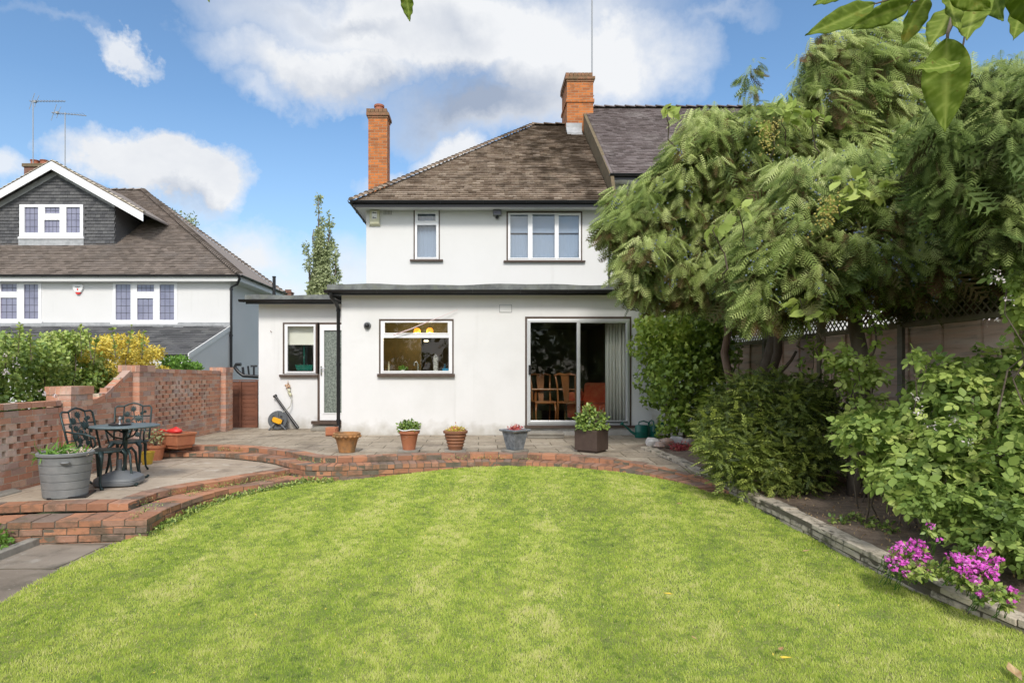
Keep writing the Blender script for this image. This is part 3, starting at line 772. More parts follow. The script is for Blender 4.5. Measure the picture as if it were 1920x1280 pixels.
# kerb and planted strip at lower left
g = MB(); pts = [(-4.28, 5.98), (-4.26, 5.2), (-4.27, 4.4), (-4.3, 3.4), (-4.34, 2.2), (-4.4, 0)]
for (a, b_) in zip(pts[:-1], pts[1:]):
    g.hexa([(a[0] - .11, a[1] - .006, -.5), (b_[0] - .11, b_[1] + .006, -.5), (b_[0], b_[1] + .006, -.5), (a[0], a[1] - .006, -.5),
            (a[0] - .10, a[1] - .006, -.395), (b_[0] - .10, b_[1] + .006, -.395), (b_[0] - .01, b_[1] + .006, -.398), (a[0] - .01, a[1] - .006, -.398)])
tag(g.build('kerb', 'concrete', bevel=.008), 'narrow weathered concrete kerb between the paved path and the planted strip', 'kerb')
g = MB(); g.add([(-5.6, -2, -.43), (-4.36, -2, -.43), (-4.36, 6.0, -.43), (-5.6, 6.0, -.43)], [(0, 1, 2, 3)])
tag(g.build('soil_strip', 'soil'), kind='structure')
lob = [((-4.54 + random.uniform(-.2, .10), 5.88 - .12 * i, -.37), (.17, .16, .11)) for i in range(20)]
o = leafball('ground_cover', lob, 2600, LEAF, (.03, .055), 'lime_leaf', up=1.2, rmin=.5)
tag(o, 'bright green strawberry like ground cover beside the lower brick step', 'plants', kind='stuff')

# ------------------------------------------------------------------ perforated brick garden wall on the left
WX = -5.45
def brickwall(bk, mo, y0, y1, ztop_f, z0=-.5, holes=None, xc=WX, th=.10, rowh=.075, bl=.2255, skip_above=None):
    row = 0; z = z0
    while True:
        zt = z + rowh - .010
        if z > 2.0: break
        off = (row % 2) * bl / 2
        y = y0 - off; any_ = False
        while y < y1 - .01:
            a, b_ = max(y, y0), min(y + bl - .010, y1); y += bl
            if b_ - a < .025: continue
            if (a + b_) / 2 and min(ztop_f(a), ztop_f(b_)) < zt - .02: continue
            h = holes and holes(row, (a + b_) / 2, z)
            if h: 
                m_ = (a + b_) / 2; hw = (b_ - a) / 2 - .028; a, b_ = m_ - hw, m_ + hw
            j = random.uniform(-.003, .003)
            bk.box((xc - th / 2 + j, a, z), (xc + th / 2 + j, b_, zt)); any_ = True
        # mortar bed and perpends
        ya = y0
        seg = []; yy = y0
        while yy < y1:
            seg.append(yy); yy += .1
        for s_ in seg:
            e_ = min(s_ + .1, y1)
            if min(ztop_f(s_), ztop_f(e_)) < zt - .02: continue
            hol = holes and holes(row, (s_ + e_) / 2, z)
            mo.box((xc - th / 2 + .004, s_, z - .0101), (xc + th / 2 - .004, e_, (z + .004 if hol else zt)))
        z += rowh; row += 1
def low_top(y):
    if y < 8.25: return .80
    if y < 8.62: return .86
    if y < 9.5: return .86 + (y - 8.62) / .88 * .42
    return 1.24
bk, mo = MB(), MB()
def holes(row, y, z):
    if 6.0 < y < 7.75: return .13 < z < .56
    if 8.45 < y < 9.3: return .13 < z < .50
    if 10.15 < y < 12.25: return .28 < z < 1.02
    return False
brickwall(bk, mo, 2.0, 12.75, low_top, -.5, holes)
# copings: bricks on edge
def coping(y0, y1, zf):
    y = y0
    while y < y1 - .05:
        e = min(y + .215, y1); za, zb = zf(y), zf(e)
        bk.hexa([(WX - .06, y, za), (WX + .06, y, za), (WX + .06, e - .01, zb), (WX - .06, e - .01, zb),
                 (WX - .06, y, za + .068), (WX + .06, y, za + .068), (WX + .06, e - .01, zb + .068), (WX - .06, e - .01, zb + .068)])
        y = e
coping(2.0, 7.9, lambda y: .785 + random.uniform(-.002, .002))
coping(8.4, 9.52, lambda y: .775 + max(0, y - 8.72) / .8 * .43)
coping(9.98, 12.75, lambda y: 1.215 - (y - 9.98) * .01)
root = empty('garden_wall', (WX, 9, 0), 0, 'long perforated red brick garden wall with a sweeping ramped top beside the bistro set', 'wall')
T = Matrix.Translation((-WX, -9, 0))
def reloc(mb):
    mb.v = [(v[0] - WX, v[1] - 9, v[2]) for v in mb.v]
# piers
def pier(y0, y1, zt, name='pier', capw=.02, x0=WX - .16, x1=WX + .16):
    b2, m2 = MB(), MB(); z = -.5; row = 0
    while z < zt - .08:
        off = (row % 2)
        # ring of bricks
        L_ = (y1 - y0)
        h = .065
        if off:
            b2.box((x0, y0, z), (x1 - .115, y0 + .105, z + h)); b2.box((x1 - .105, y0, z), (x1, y0 + L_ * .5 - .005, z + h)); b2.box((x1 - .105, y0 + L_ * .5 + .005, z), (x1, y1, z + h)); b2.box((x0, y0 + .115, z), (x1 - .115, y1, z + h))
        else:
            b2.box((x0, y0, z), (x0 + .155, y1, z + h)); b2.box((x0 + .165, y0, z), (x1, y0 + .105, z + h)); b2.box((x1 - .105, y0 + .115, z), (x1, y1 - .115, z + h)); b2.box((x1 - .105, y1 - .105, z), (x1, y1, z + h)); b2.box((x0 + .165, y0 + .115, z), (x1 - .115, y1, z + h))
        z += .075; row += 1
    m2.box((x0 + .005, y0 + .005, -.52), (x1 - .005, y1 - .005, z - .004))
    # cap of bricks on edge
    n = 5; w = (x1 - x0 + .03) / n
    ny_ = 2; wy = (y1 - y0 + .03) / ny_
    for i in range(n):
        for j in range(ny_):
            b2.box((x0 - .015 + i * w + .004, y0 - .015 + j * wy + .004, z), (x0 - .015 + (i + 1) * w - .004, y0 - .015 + (j + 1) * wy - .004, z + .105))
    m2.box((x0 - .008, y0 - .008, z - .004), (x1 + .008, y1 + .008, z + .095))
    reloc(b2); reloc(m2)
    o = b2.build(name, 'garden_brick', root); m2.build('mortar', 'mortar', o)
pier(7.93, 8.38, 1.0); pier(9.53, 9.97, 1.27); pier(12.76, 13.12, 1.24)
reloc(bk); reloc(mo)
bk.build('brickwork', 'garden_brick', root); mo.build('mortar', 'mortar', root)
# sloping haunch at wall foot
g = MB(); g.hexa([(WX + .05, 3, -.5), (WX + .24, 3, -.5), (WX + .20, 7.1, -.5), (WX + .05, 7.1, -.5), (WX + .05, 3, -.08), (WX + .20, 3, -.13), (WX + .15, 7.1, -.15), (WX + .05, 7.1, -.12)])
tag(g.build('wall_footing', 'concrete', bevel=.01), 'mossy concrete haunch along the foot of the brick garden wall', 'kerb')

# ------------------------------------------------------------------ right border: stone edging wall, soil, fence
SW = smooth_path([(2.56, 9.75, .035), (2.72, 8.9, .0), (2.86, 7.95, -.09), (2.95, 7.0, -.13), (3.02, 6.1, -.155), (3.12, 4.75, -.235), (3.25, 4.2, -.30), (3.48, 3.7, -.37), (3.9, 2.9, -.42), (4.6, 1.6, -.45), (5.4, 0, -.45)], .05)
b, m = MB(), MB()
course(b, m, SW, .055, .16, length=.46, jit=.009, gap=.010)
b2, m2 = MB(), MB()
SW2 = offset(SW, -.012)
course(b2, m2, SW2, .06, .13, length=.33, zoff=-.055, jit=.008, phase=.5)
course(b2, m2, SW2, .10, .13, length=.40, zoff=-.115, jit=.008)
root = empty('stone_edging', (0, 0, 0), 0, 'low lichen covered stone edging wall between the lawn and the right border', 'edging wall')
rugged(b.build('coping', 'stone_cap', root, bevel=.010), .022); rugged(b2.build('stone_course', 'stone_cap', root, bevel=.008), .02); m.build('mortar', 'mortar_dark', root); m2.build('mortar', 'mortar_dark', root)
inn = offset(SW, -.10)[::5]
vs, fs = [], []
K = 14
for i, p in enumerate(inn):
    for k in range(K + 1):
        t = k / K; X = p.x + (5.25 - p.x) * t if p.x < 5.2 else p.x + t * .5
        z = p.z - .045 + t * .10 + .05 * math.sin(X * 5 + p.y * 3) * t * (1 - t) + random.uniform(-.018, .018)
        vs.append((X, p.y + random.uniform(-.01, .01), z))
for i in range(len(inn) - 1):
    for k in range(K):
        o_ = i * (K + 1) + k; fs.append((o_, o_ + K + 1, o_ + K + 2, o_ + 1))
g = MB(); g.add(vs, fs); ob = g.build('flower_bed', 'soil', smooth=True); tag(ob, kind='structure')
g = MB(); g.add([(2.6, 9.7, -.03), (5.25, 9.7, .02), (5.25, 13.5, .02), (2.6, 10.2, .0)], [(0, 1, 2, 3)]); tag(g.build('flower_bed', 'soil'), kind='structure')
# bits of litter on soil
nn = 1500; yy = RNG.uniform(3.5, 7.6, nn); xx = RNG.uniform(3.0, 4.6, nn)
zz = np.interp(yy, [3.7, 4.7, 6.1, 7.6], [-.40, -.27, -.19, -.11]) + (xx - 3) * .05 + .012
k = xx > np.interp(yy, [3.5, 3.7, 4.75, 6.1, 7.6], [3.8, 3.6, 3.3, 3.18, 3.05])
c = np.stack([xx, yy, zz], 1)[k]
o = scatter('bark_chips', *SMALL, c, rot_from(unit(len(c)) * .4 + [0, 0, 1], unit(len(c))), RNG.uniform(.012, .035, len(c)), RNG.random(len(c)), 'poplar_leaf')
o.data.materials[0] = MATS['dry_leaf']; tag(o, 'scattered chips and dead leaves on the bare soil', 'litter', kind='stuff')

# boundary fence, panels between posts, trellis above
FX = 5.25
yy = 4.4; fi = 0
names = ['nearest panel beside the brambles', 'second panel from the right of the picture', 'panel behind the thick mossy trunk', 'panel behind the twin trunks', 'panel farthest back beside the ivy']
for pi in range(5):
    y0, y1 = 4.0 + pi * 1.83, 4.0 + (pi + 1) * 1.83 - .1
    rt = empty('garden_fence', (FX, y0, 0), 0, 'weathered wooden fence panel with lattice on top, ' + names[pi], 'fence', 'fence panels along the right border')
    g = MB(); nb = 13
    for k in range(nb):
        z = -.3 + k * .158
        g.hexa([(0, 0, z), (.02 + .008, 0, z), (.02 + .008, y1 - y0, z), (0, y1 - y0, z), (.004, 0, z + .165), (.014, 0, z + .165), (.014, y1 - y0, z + .165), (.004, y1 - y0, z + .165)])
    g.build('board', 'fence_wood', rt)
    g = MB()
    for k in range(4): g.box((-.028, .02 + k * (y1 - y0 - .09) / 3, -.3), (-.002, .065 + k * (y1 - y0 - .09) / 3, 1.76))
    g.build('batten', 'fence_wood', rt)
    g = MB(); g.box((-.04, 0, 1.765), (.04, y1 - y0, 1.805)); g.build('capping', 'fence_green', rt)
    g = MB(); L_ = y1 - y0; zt, zb = 2.12, 1.82
    s = -.3
    while s < L_:
        for sg in (0, 1):
            a0, a1 = (s, s + .3) if sg == 0 else (s + .3, s)
            za, zc = zb, zt
            def clip(a0, za, a1, zc):
                dy = a1 - a0
                pts = []
                for (a, z) in ((a0, za), (a1, zc)):
                    aa = min(max(a, .02), L_ - .02); pts.append((aa, za + (zc - za) * (aa - a0) / dy))
                return pts
            (p, zp), (q_, zq) = clip(a0, za, a1, zc)
            if abs(p - q_) < .02: continue
            x = -.012 + sg * .012
            g.hexa([(x, p - .013, zp), (x + .010, p - .013, zp), (x + .010, p + .013, zp), (x, p + .013, zp), (x, q_ - .013, zq), (x + .010, q_ - .013, zq), (x + .010, q_ + .013, zq), (x, q_ + .013, zq)])
        s += .105
    g.box((-.02, 0, 2.12), (.02, L_, 2.15)); g.box((-.02, 0, 1.806), (.02, L_, 1.826))
    g.build('trellis', 'fence_green', rt)
    g = MB(); g.box((-.045, L_ + .005, -.5), (.045, L_ + .095, 2.2)); g.build('post', 'concrete' if pi % 2 else 'fence_green', rt)
def wx(x, Y): return (x - CX) / F * Y
def wz(y, Y): return H - (y - CY) / F * Y
def RC(x0, y0, x1, y1, Y): return (wx(x0, Y), wx(x1, Y), wz(y1, Y), wz(y0, Y))    # X0 X1 Z0 Z1
def holed(mb, X0, X1, Z0, Z1, Y0, Y1, holes):
    """upright slab facing -Y with rectangular openings"""
    xs = sorted({X0, X1} | {min(max(h[i], X0), X1) for h in holes for i in (0, 1)})
    zs = sorted({Z0, Z1} | {min(max(h[i], Z0), Z1) for h in holes for i in (2, 3)})
    def filled(i, j):
        if i < 0 or j < 0 or i >= len(xs) - 1 or j >= len(zs) - 1: return False
        cx, cz = (xs[i] + xs[i + 1]) / 2, (zs[j] + zs[j + 1]) / 2
        return not any(h[0] < cx < h[1] and h[2] < cz < h[3] for h in holes)
    for i in range(len(xs) - 1):
        for j in range(len(zs) - 1):
            if not filled(i, j): continue
            a, b_, c, d = xs[i], xs[i + 1], zs[j], zs[j + 1]
            mb.add([(a, Y0, c), (b_, Y0, c), (b_, Y0, d), (a, Y0, d)], [(0, 1, 2, 3)])
            mb.add([(a, Y1, c), (b_, Y1, c), (b_, Y1, d), (a, Y1, d)], [(3, 2, 1, 0)])
            if not filled(i - 1, j): mb.add([(a, Y0, c), (a, Y0, d), (a, Y1, d), (a, Y1, c)], [(0, 1, 2, 3)])
            if not filled(i + 1, j): mb.add([(b_, Y0, c), (b_, Y1, c), (b_, Y1, d), (b_, Y0, d)], [(0, 1, 2, 3)])
            if not filled(i, j - 1): mb.add([(a, Y0, c), (a, Y1, c), (b_, Y1, c), (b_, Y0, c)], [(0, 1, 2, 3)])
            if not filled(i, j + 1): mb.add([(a, Y0, d), (b_, Y0, d), (b_, Y1, d), (a, Y1, d)], [(0, 1, 2, 3)])
    return mb
def window(parent, Y, outer, panes, name='window', frame='upvc', gl='glass', sill=None, surround=None, lead=None, fy=-.02, depth=.06, smat='brown_trim', label=None):
    o = RC(*outer, Y)
    w = holed(MB(), *o, Y + fy, Y + fy + depth, [RC(*p, Y) for p in panes]).build(name, frame, parent, merge=True, bevel=.004)
    if label: w['label'] = label
    for p in panes:
        r = RC(*p, Y); g = MB(); g.box((r[0] - .005, Y + fy + depth * .45, r[2] - .005), (r[1] + .005, Y + fy + depth * .45 + .008, r[3] + .005)); g.build('pane', gl, w)
    for p in panes:     # opening casement bead
        r = RC(*p, Y); t = .022
        holed(MB(), r[0] - t, r[1] + t, r[2] - t, r[3] + t, Y + fy - .012, Y + fy + .001, [(r[0] + .004, r[1] - .004, r[2] + .004, r[3] - .004)]).build('casement', frame, w, merge=True, bevel=.003)
    if lead:
        g = MB()
        for p in panes:
            r = RC(*p, Y); nc = max(2, round((r[1] - r[0]) / lead)); nr = max(2, round((r[3] - r[2]) / (lead * 1.5))); yb = Y + fy + depth * .45 - .004
            for k in range(1, nc): X = r[0] + (r[1] - r[0]) * k / nc; g.box((X - .006, yb, r[2]), (X + .006, yb + .003, r[3]))
            for k in range(1, nr): z = r[2] + (r[3] - r[2]) * k / nr; g.box((r[0], yb - .002, z - .006), (r[1], yb + .0008, z + .006))
        g.build('leading', 'leading', w)
    if sill:
        s = RC(*sill, Y); MB().box((s[0], Y - .075, s[2]), (s[1], Y + .03, s[3])).build('sill', smat, w, bevel=.006)
    if surround:
        s = RC(*surround, Y); holed(MB(), *s, Y - .012, Y + .045, [(o[0] - .001, o[1] + .001, min(o[2], s[2]) - .1, o[3] + .001)]).build('surround', smat, w, merge=True)
    return w

def tiles(mb, O, u, v, lf, rf, vmax, gauge=.10, width=.165, th=.02, jit=.004):
    """courses of lapped tiles on the plane O + a*u + b*v; lf, rf give the left and right limits at height b"""
    O, u, v = Vector(O), Vector(u).normalized(), Vector(v).normalized(); nrm = u.cross(v).normalized()
    b = 0.; row = 0
    while b < vmax - gauge * .3:
        e = min(b + gauge, vmax); l0, r0, l1, r1 = lf(b), rf(b), lf(e), rf(e)
        a = math.floor(l0 / width) * width + (row % 2) * width / 2 - width
        while a < max(r0, r1):
            a0, a1 = a + .0025, a + width - .0025; a += width
            q0, q1 = max(a0, l0), min(a1, r0); q2, q3 = max(a0, l1), min(a1, r1)
            if q1 - q0 < .015: continue
            if q3 - q2 < .001: q2 = q3 = min(max((q0 + q1) / 2, l1), r1)
            h = th + random.uniform(-jit, jit); dz = random.uniform(-jit, jit) * 1.2
            P = lambda s_, t_, n_: O + u * s_ + v * t_ + nrm * n_
            bb = b + dz
            mb.add([P(q0, bb, .001), P(q1, bb, .001), P(q1, bb, h), P(q0, bb, h), P(q2, e + .004, .002), P(q3, e + .004, .002)],
                   [(0, 1, 2, 3), (3, 2, 5, 4), (0, 3, 4), (1, 5, 2)])
        b += gauge; row += 1
def hip(mb, a, b, r=.10, step=.19, lift=.03):
    a, b = Vector(a), Vector(b); L_ = (b - a).length; t = (b - a) / L_; n = int(L_ / step)
    side = t.cross(Vector((0, 0, 1))).normalized(); up = side.cross(t).normalized()
    for i in range(n):
        p = a + t * (i * L_ / n); q = a + t * ((i + 1.12) * L_ / n); vs = []
        for (c, rr, l) in ((p, r * 1.1, lift + .022), (q, r * .78, lift)):
            for k in range(7):
                an = math.pi * k / 6
                vs.append(c + side * rr * math.cos(an) + up * (rr * .62 * math.sin(an) + l - .03))
        mb.add(vs, [(k, k + 1, 8 + k, 7 + k) for k in range(6)] + [tuple(range(6, -1, -1))])
def gutter(mb, a, b, r=.055):
    a, b = Vector(a), Vector(b); t = (b - a).normalized(); side = t.cross(Vector((0, 0, 1))).normalized()
    vs = []
    for c in (a, b):
        for k in range(9):
            an = math.pi + math.pi * k / 8; vs.append(c + side * r * math.cos(an) + Vector((0, 0, r * math.sin(an))))
        for k in range(9):
            an = 2 * math.pi - math.pi * k / 8; vs.append(c + side * (r - .006) * math.cos(an) + Vector((0, 0, (r - .006) * math.sin(an))))
    mb.add(vs, [(k, (k + 1) % 18, 18 + (k + 1) % 18, 18 + k) for k in range(18)] + [tuple(range(17, -1, -1)), tuple(range(18, 36))])
    n = int((b - a).length / .9)
    for i in range(n + 1):
        p = a + t * (.1 + i * ((b - a).length - .2) / max(n, 1)); mb.tube([p + side * (r + .004) * math.cos(math.pi + math.pi * k / 8) * 1.0 + Vector((0, 0, (r + .004) * math.sin(math.pi + math.pi * k / 8))) for k in range(9)], .007, 5)

def brick_tex(name, cols, mortar, bw=.225, rh=.075):
    m = mat(name, cols[0], .9, None, bump=(40, .3)); nt = m.node_tree; N, L = nt.nodes, nt.links; p = N['Principled BSDF']
    tcn = N.new('ShaderNodeTexCoord'); ge = N.new('ShaderNodeNewGeometry'); sp = N.new('ShaderNodeSeparateXYZ'); L.new(tcn.outputs['Object'], sp.inputs[0])
    sn = N.new('ShaderNodeSeparateXYZ'); L.new(ge.outputs['Normal'], sn.inputs[0])
    ab = N.new('ShaderNodeMath'); ab.operation = 'ABSOLUTE'; L.new(sn.outputs[0], ab.inputs[0])
    gt = N.new('ShaderNodeMath'); gt.operation = 'GREATER_THAN'; gt.inputs[1].default_value = .5; L.new(ab.outputs[0], gt.inputs[0])
    mx = N.new('ShaderNodeMix'); L.new(gt.outputs[0], mx.inputs[0]); L.new(sp.outputs[0], mx.inputs[2]); L.new(sp.outputs[1], mx.inputs[3])
    cb = N.new('ShaderNodeCombineXYZ'); L.new(mx.outputs[0], cb.inputs[0]); L.new(sp.outputs[2], cb.inputs[1])
    br = N.new('ShaderNodeTexBrick'); br.inputs['Scale'].default_value = 1; br.inputs['Brick Width'].default_value = bw; br.inputs['Row Height'].default_value = rh
    br.inputs['Mortar Size'].default_value = .009; br.inputs['Bias'].default_value = -.25
    br.inputs['Color1'].default_value = (*cols[0], 1); br.inputs['Color2'].default_value = (*cols[1], 1); br.inputs['Mortar'].default_value = (*mortar, 1)
    L.new(cb.outputs[0], br.inputs[0])
    nz = N.new('ShaderNodeTexNoise'); nz.inputs['Scale'].default_value = 5; L.new(tcn.outputs['Object'], nz.inputs[0])
    mr = N.new('ShaderNodeMapRange'); mr.inputs[1].default_value = .5; mr.inputs[2].default_value = .7; mr.inputs[4].default_value = .7; L.new(nz.outputs[0], mr.inputs[0])
    m2 = N.new('ShaderNodeMixRGB'); L.new(mr.outputs[0], m2.inputs[0]); L.new(br.outputs[0], m2.inputs[1]); m2.inputs[2].default_value = (*cols[2], 1)
    L.new(m2.outputs[0], p.inputs['Base Color'])
    bp = N.new('ShaderNodeBump'); bp.inputs['Strength'].default_value = .6; bp.inputs['Distance'].default_value = .01; bp.invert = True
    L.new(br.outputs['Fac'], bp.inputs['Height']); L.new(bp.outputs[0], p.inputs['Normal'])
brick_tex('chimney_orange', [(.52, .165, .04), (.22, .07, .028), (.26, .10, .035)], (.34, .21, .12))
brick_tex('chimney_brown', [(.22, .09, .06), (.14, .06, .045), (.12, .07, .05)], (.2, .16, .13))
def pots_and_cap(par, x0, x1, y0, y1, zt, n, capmat='cap_brick', pm='pot_clay', r=.12):
    g = MB()
    g.box((x0 - .05, y0 - .05, zt - .18), (x1 + .05, y1 + .05, zt - .10)); g.box((x0 - .02, y0 - .02, zt - .24), (x1 + .02, y1 + .02, zt - .182))
    k = int((x1 - x0 + .1) / .115)
    for i in range(k):
        g.box((x0 - .05 + i * .115 + .006, y0 - .055, zt - .098), (x0 - .05 + (i + 1) * .115 - .006, y1 + .055, zt - .0))
    g.build('chimney_cap', capmat, par)
    for i in range(n):
        cx = x0 + (x1 - x0) * (i + .5) / n
        MB().lathe([(r * .95, 0), (r * .9, .12), (r * .88, .15), (r * 1.02, .16), (r * 1.04, .21), (r * .98, .22), (r * .8, .215), (r * .78, .1)], (cx, (y0 + y1) / 2 if n < 3 else y0 + .2, zt - .01), 20).build('chimney_pot', pm, par, smooth='angle')

# ================================================================== main house
house = empty('house', (0, 14.5, 0), 0, 'white rendered semi-detached house with brown tiled hipped roof and flat roofed rear extension', 'house')
house.location = (0, 0, 0)
EY = 12.0
kw = RC(713, 601, 849, 701, EY); pd = RC(987, 597, 1181, 797, EY)
holed(MB(), -2.71, 3.36, -.1, 2.76, EY, EY + .28, [kw, pd]).build('extension_wall', 'render', house, merge=True)
g = MB(); g.box((-2.71, EY + .281, -.1), (-2.45, 14.5, 2.76)); g.build('side_wall', 'render', house); g = MB(); g.box((3.10, EY + .281, -.1), (3.36, 14.5, 2.76)); g.build('side_wall', 'render', house)
UY = 14.5
w1 = RC(777, 394, 823, 487, UY); w2 = RC(951, 398, 1090, 489, UY)
holed(MB(), -2.69, 3.03, 2.6, 5.12, UY, UY + .28, [w1, w2]).build('upper_wall', 'render_clean', house, merge=True)
g = MB(); g.box((-2.69, UY + .281, -.1), (-2.41, 22.8, 5.12)); g.build('side_wall', 'render_clean', house); g = MB(); g.box((-2.4, 22.5, -.1), (9, 22.8, 5.12)); g.build('side_wall', 'render_clean', house)
# floors and rooms
g = MB(); g.box((-2.44, 12.29, -.05), (3.09, 17.5, .14)); g.build('floor', 'room_floor', house)
g = MB(); g.box((-2.44, 12.29, 2.45), (3.09, 17.5, 2.5)); g.box((.30, 12.29, .14), (.40, 17.5, 2.45)); g.box((-2.4, 17.5, .14), (3.09, 17.6, 2.45)); g.box((-2.44, 12.29, .14), (-2.42, 17.5, 2.45)); g.box((3.07, 12.29, .14), (3.09, 17.5, 2.45))
g.build('room_wall', 'room_wall', house)
g = MB(); g.box((-2.4, 14.6, .14), (wx(790, 14.6), 14.7, 2.45)); g.box((-2.4, 14.4, 2.15), (.3, 14.75, 2.44))
g.build('kitchen_wall', 'kitchen_wall', house)
g = MB(); g.box((-2.35, 14.8, 2.62), (3.0, 18, 2.7)); g.box((-2.35, 18, 2.7), (3.0, 18.1, 5)); g.box((-.2, 14.8, 2.7), (-.1, 18, 5)); g.build('upper_floor', 'room_wall', house)
# windows
kitw = window(house, EY, (714, 602, 848, 700), [(721.5, 604.5, 840, 624.5), (719, 633, 842, 695.5)], sill=(708, 700.5, 853, 706), surround=(710.8, 598, 850.6, 700), label='wide white kitchen window with a brown sill')
window(house, UY, (778, 395, 822.5, 486.5), [(783, 401, 817, 415), (782, 422, 818.5, 483)], gl='glass_up', sill=(769, 487, 831, 490.5), surround=(775.5, 392.5, 824.5, 487), label='narrow white upstairs window')
window(house, UY, (952.5, 399.5, 1089, 488), [(956.5, 402.5, 990, 484), (998, 402, 1040, 484), (1047, 404, 1085.5, 484)], gl='glass_up', sill=(944, 489, 1097, 492), surround=(949.5, 396.5, 1091.5, 488.5), label='three light white upstairs window')
door = window(house, EY, (988, 598, 1180, 796.5), [(993.5, 603, 1083, 788), (1087, 604, 1175, 788)], name='patio_door', frame='alu', surround=(984.5, 593.5, 1183.5, 800), depth=.10, fy=-.03)
for p, yo in (((989.5, 600, 1085.5, 793), -.025), ((1081, 601, 1177.5, 793), .0)):   # two sliding sashes
    r = RC(*p, EY); t = .05
    holed(MB(), *r, EY - .03 + yo, EY + .005 + yo, [(r[0] + t, r[1] - t, r[2] + t, r[3] - t)]).build('sash', 'alu', door, merge=True, bevel=.004)
r = RC(990.5, 684, 993.5, 702, EY); MB().box((r[0], EY - .085, r[2]), (r[1] + .01, EY - .056, r[3])).build('handle', 'black_plastic', door, bevel=.004)
r = RC(983, 797, 1200, 801, EY); MB().box((r[0], EY - .09, r[2]), (r[1], EY - .002, r[3])).build('threshold', 'brown_trim', door)
# curtains, blinds upstairs
g = MB()
for (a, b_) in ((956, 991), (998, 1041), (1047, 1086), (783, 818)):
    r = RC(a, 402, b_, 437 if a != 783 else 402.5, UY + .1)
    if a == 783: continue
    g = MB(); g.box((r[0] - .01, UY + .08, r[2]), (r[1] + .02, UY + .085, r[3] + .05)); g.build('blind', 'blind', house)
g = MB()
for (a, b_, y0_) in ((956, 991, 438), (998, 1041, 438), (1047, 1086, 438), (782, 819, 400)):
    r = RC(a, y0_, b_, 486, UY); n = 24; vs = []
    for i in range(n + 1): X = r[0] - .01 + (r[1] - r[0] + .03) * i / n; q = UY + .12 + .008 * math.sin(i * 1.3); vs += [(X, q, r[2]), (X, q, r[3])]
    g = MB(); g.add(vs, [(2 * i, 2 * i + 2, 2 * i + 3, 2 * i + 1) for i in range(n)]); g.build('net_curtain', 'net', house, smooth=True)
# roof
EV, RZ = 5.15, 8.73
slope = Vector((0, 4.56, RZ - EV)); SL = slope.length; dv = slope.normalized(); kk = 4.56 / SL
g = MB(); tiles(g, (-2.94, 14.1, EV), (1, 0, 0), dv, lambda b_: b_ * kk, lambda b_: 5.985, SL, .118, .19, .036, .008)
roof = g.build('roof', 'roof_tile', house)
g = MB(); e = -.01
g.add([(-2.94, 14.1, EV + e), (3.06, 14.1, EV + e), (3.06, 18.66, RZ + e), (1.62, 18.66, RZ + e)], [(0, 1, 2, 3)])
g.add([(-2.94, 14.1, EV + e), (1.62, 18.66, RZ + e), (-2.94, 23.2, EV + e)], [(0, 1, 2)]); g.add([(-2.94, 23.2, EV + e), (1.62, 18.66, RZ + e), (3.06, 18.66, RZ + e), (3.06, 23.2, EV + e)], [(0, 1, 2, 3)])
g.add([(-2.94, 14.1, EV - .02), (3.06, 14.1, EV - .02), (3.06, 23.2, EV - .02), (-2.94, 23.2, EV - .02)], [(3, 2, 1, 0)])
g.build('underlay', 'roof_tile', roof)
g = MB(); hip(g, (-2.95, 14.08, EV + .01), (1.62, 18.66, RZ + .02), .10, .155); hip(g, (1.58, 18.66, RZ + .01), (3.0, 18.66, RZ + .01), .10, .3); g.build('hip_tiles', 'roof_tile', roof)
g = MB(); tiles(g, (-2.94, 23.2, EV), (0, -1, 0), Vector((4.56, 0, RZ - EV)), lambda b_: b_ * kk, lambda b_: 9.1 - b_ * kk, SL, .21, .33, .022, .006); g.build('side_tiles', 'roof_tile', roof)
g = MB(); g.box((-2.90, 14.12, EV - .10), (3.05, 14.498, EV - .08)); g.box((-2.90, 14.5, EV - .10), (-2.695, 23.1, EV - .08)); g.build('soffit', 'soffit_white', house)
g = MB(); g.box((-2.92, 14.095, EV - .13), (3.08, 14.118, EV + .0)); g.box((-2.925, 14.12, EV - .13), (-2.905, 23.1, EV)); g.build('fascia', 'black_plastic', house)
g = MB(); gutter(g, (-2.97, 14.04, EV + .005), (3.12, 14.04, EV + .005), .058); gutter(g, (-2.98, 23.1, EV + .005), (-2.98, 14.0, EV + .005), .05); g.build('gutter', 'black_plastic', house)
# chimneys
ch = MB().box((wx(690.5, 17), 17, 2.0), (wx(726, 17), 17.5, wz(212, 17))).build('chimney', 'chimney_orange', roof); ch['label'] = 'slim tall orange brick chimney at the left of the roof'
pots_and_cap(ch, wx(690.5, 17), wx(726, 17), 17, 17.5, wz(205, 17), 1, r=.14)
x0, x1 = 2.58, 3.36
ch = MB(); ch.box((x0, 18.2, 7.5), (x1, 19.3, wz(150, 18.2))); ch.box((x0 - .03, 18.17, wz(192, 18.2)), (x1 + .03, 19.33, wz(186, 18.2)))
ch = ch.build('chimney', 'chimney_orange', roof); ch['label'] = 'broad orange brick chimney on the party wall'
pots_and_cap(ch, x0, x1, 18.2, 19.3, wz(138, 18.2), 2, r=.135)
g = MB(); g.hexa([(x0 - .02, 17.92, 8.16), (3.0, 17.92, 8.16), (3.0, 18.21, 8.40), (x0 - .02, 18.21, 8.40), (x0 - .02, 18.13, 8.42), (3.0, 18.13, 8.42), (3.0, 18.21, 8.52), (x0 - .02, 18.21, 8.52)]); g.box((x0 - .025, 18.18, 8.2), (3.02, 18.199, 8.62)); g.build('flashing', 'lead', ch)
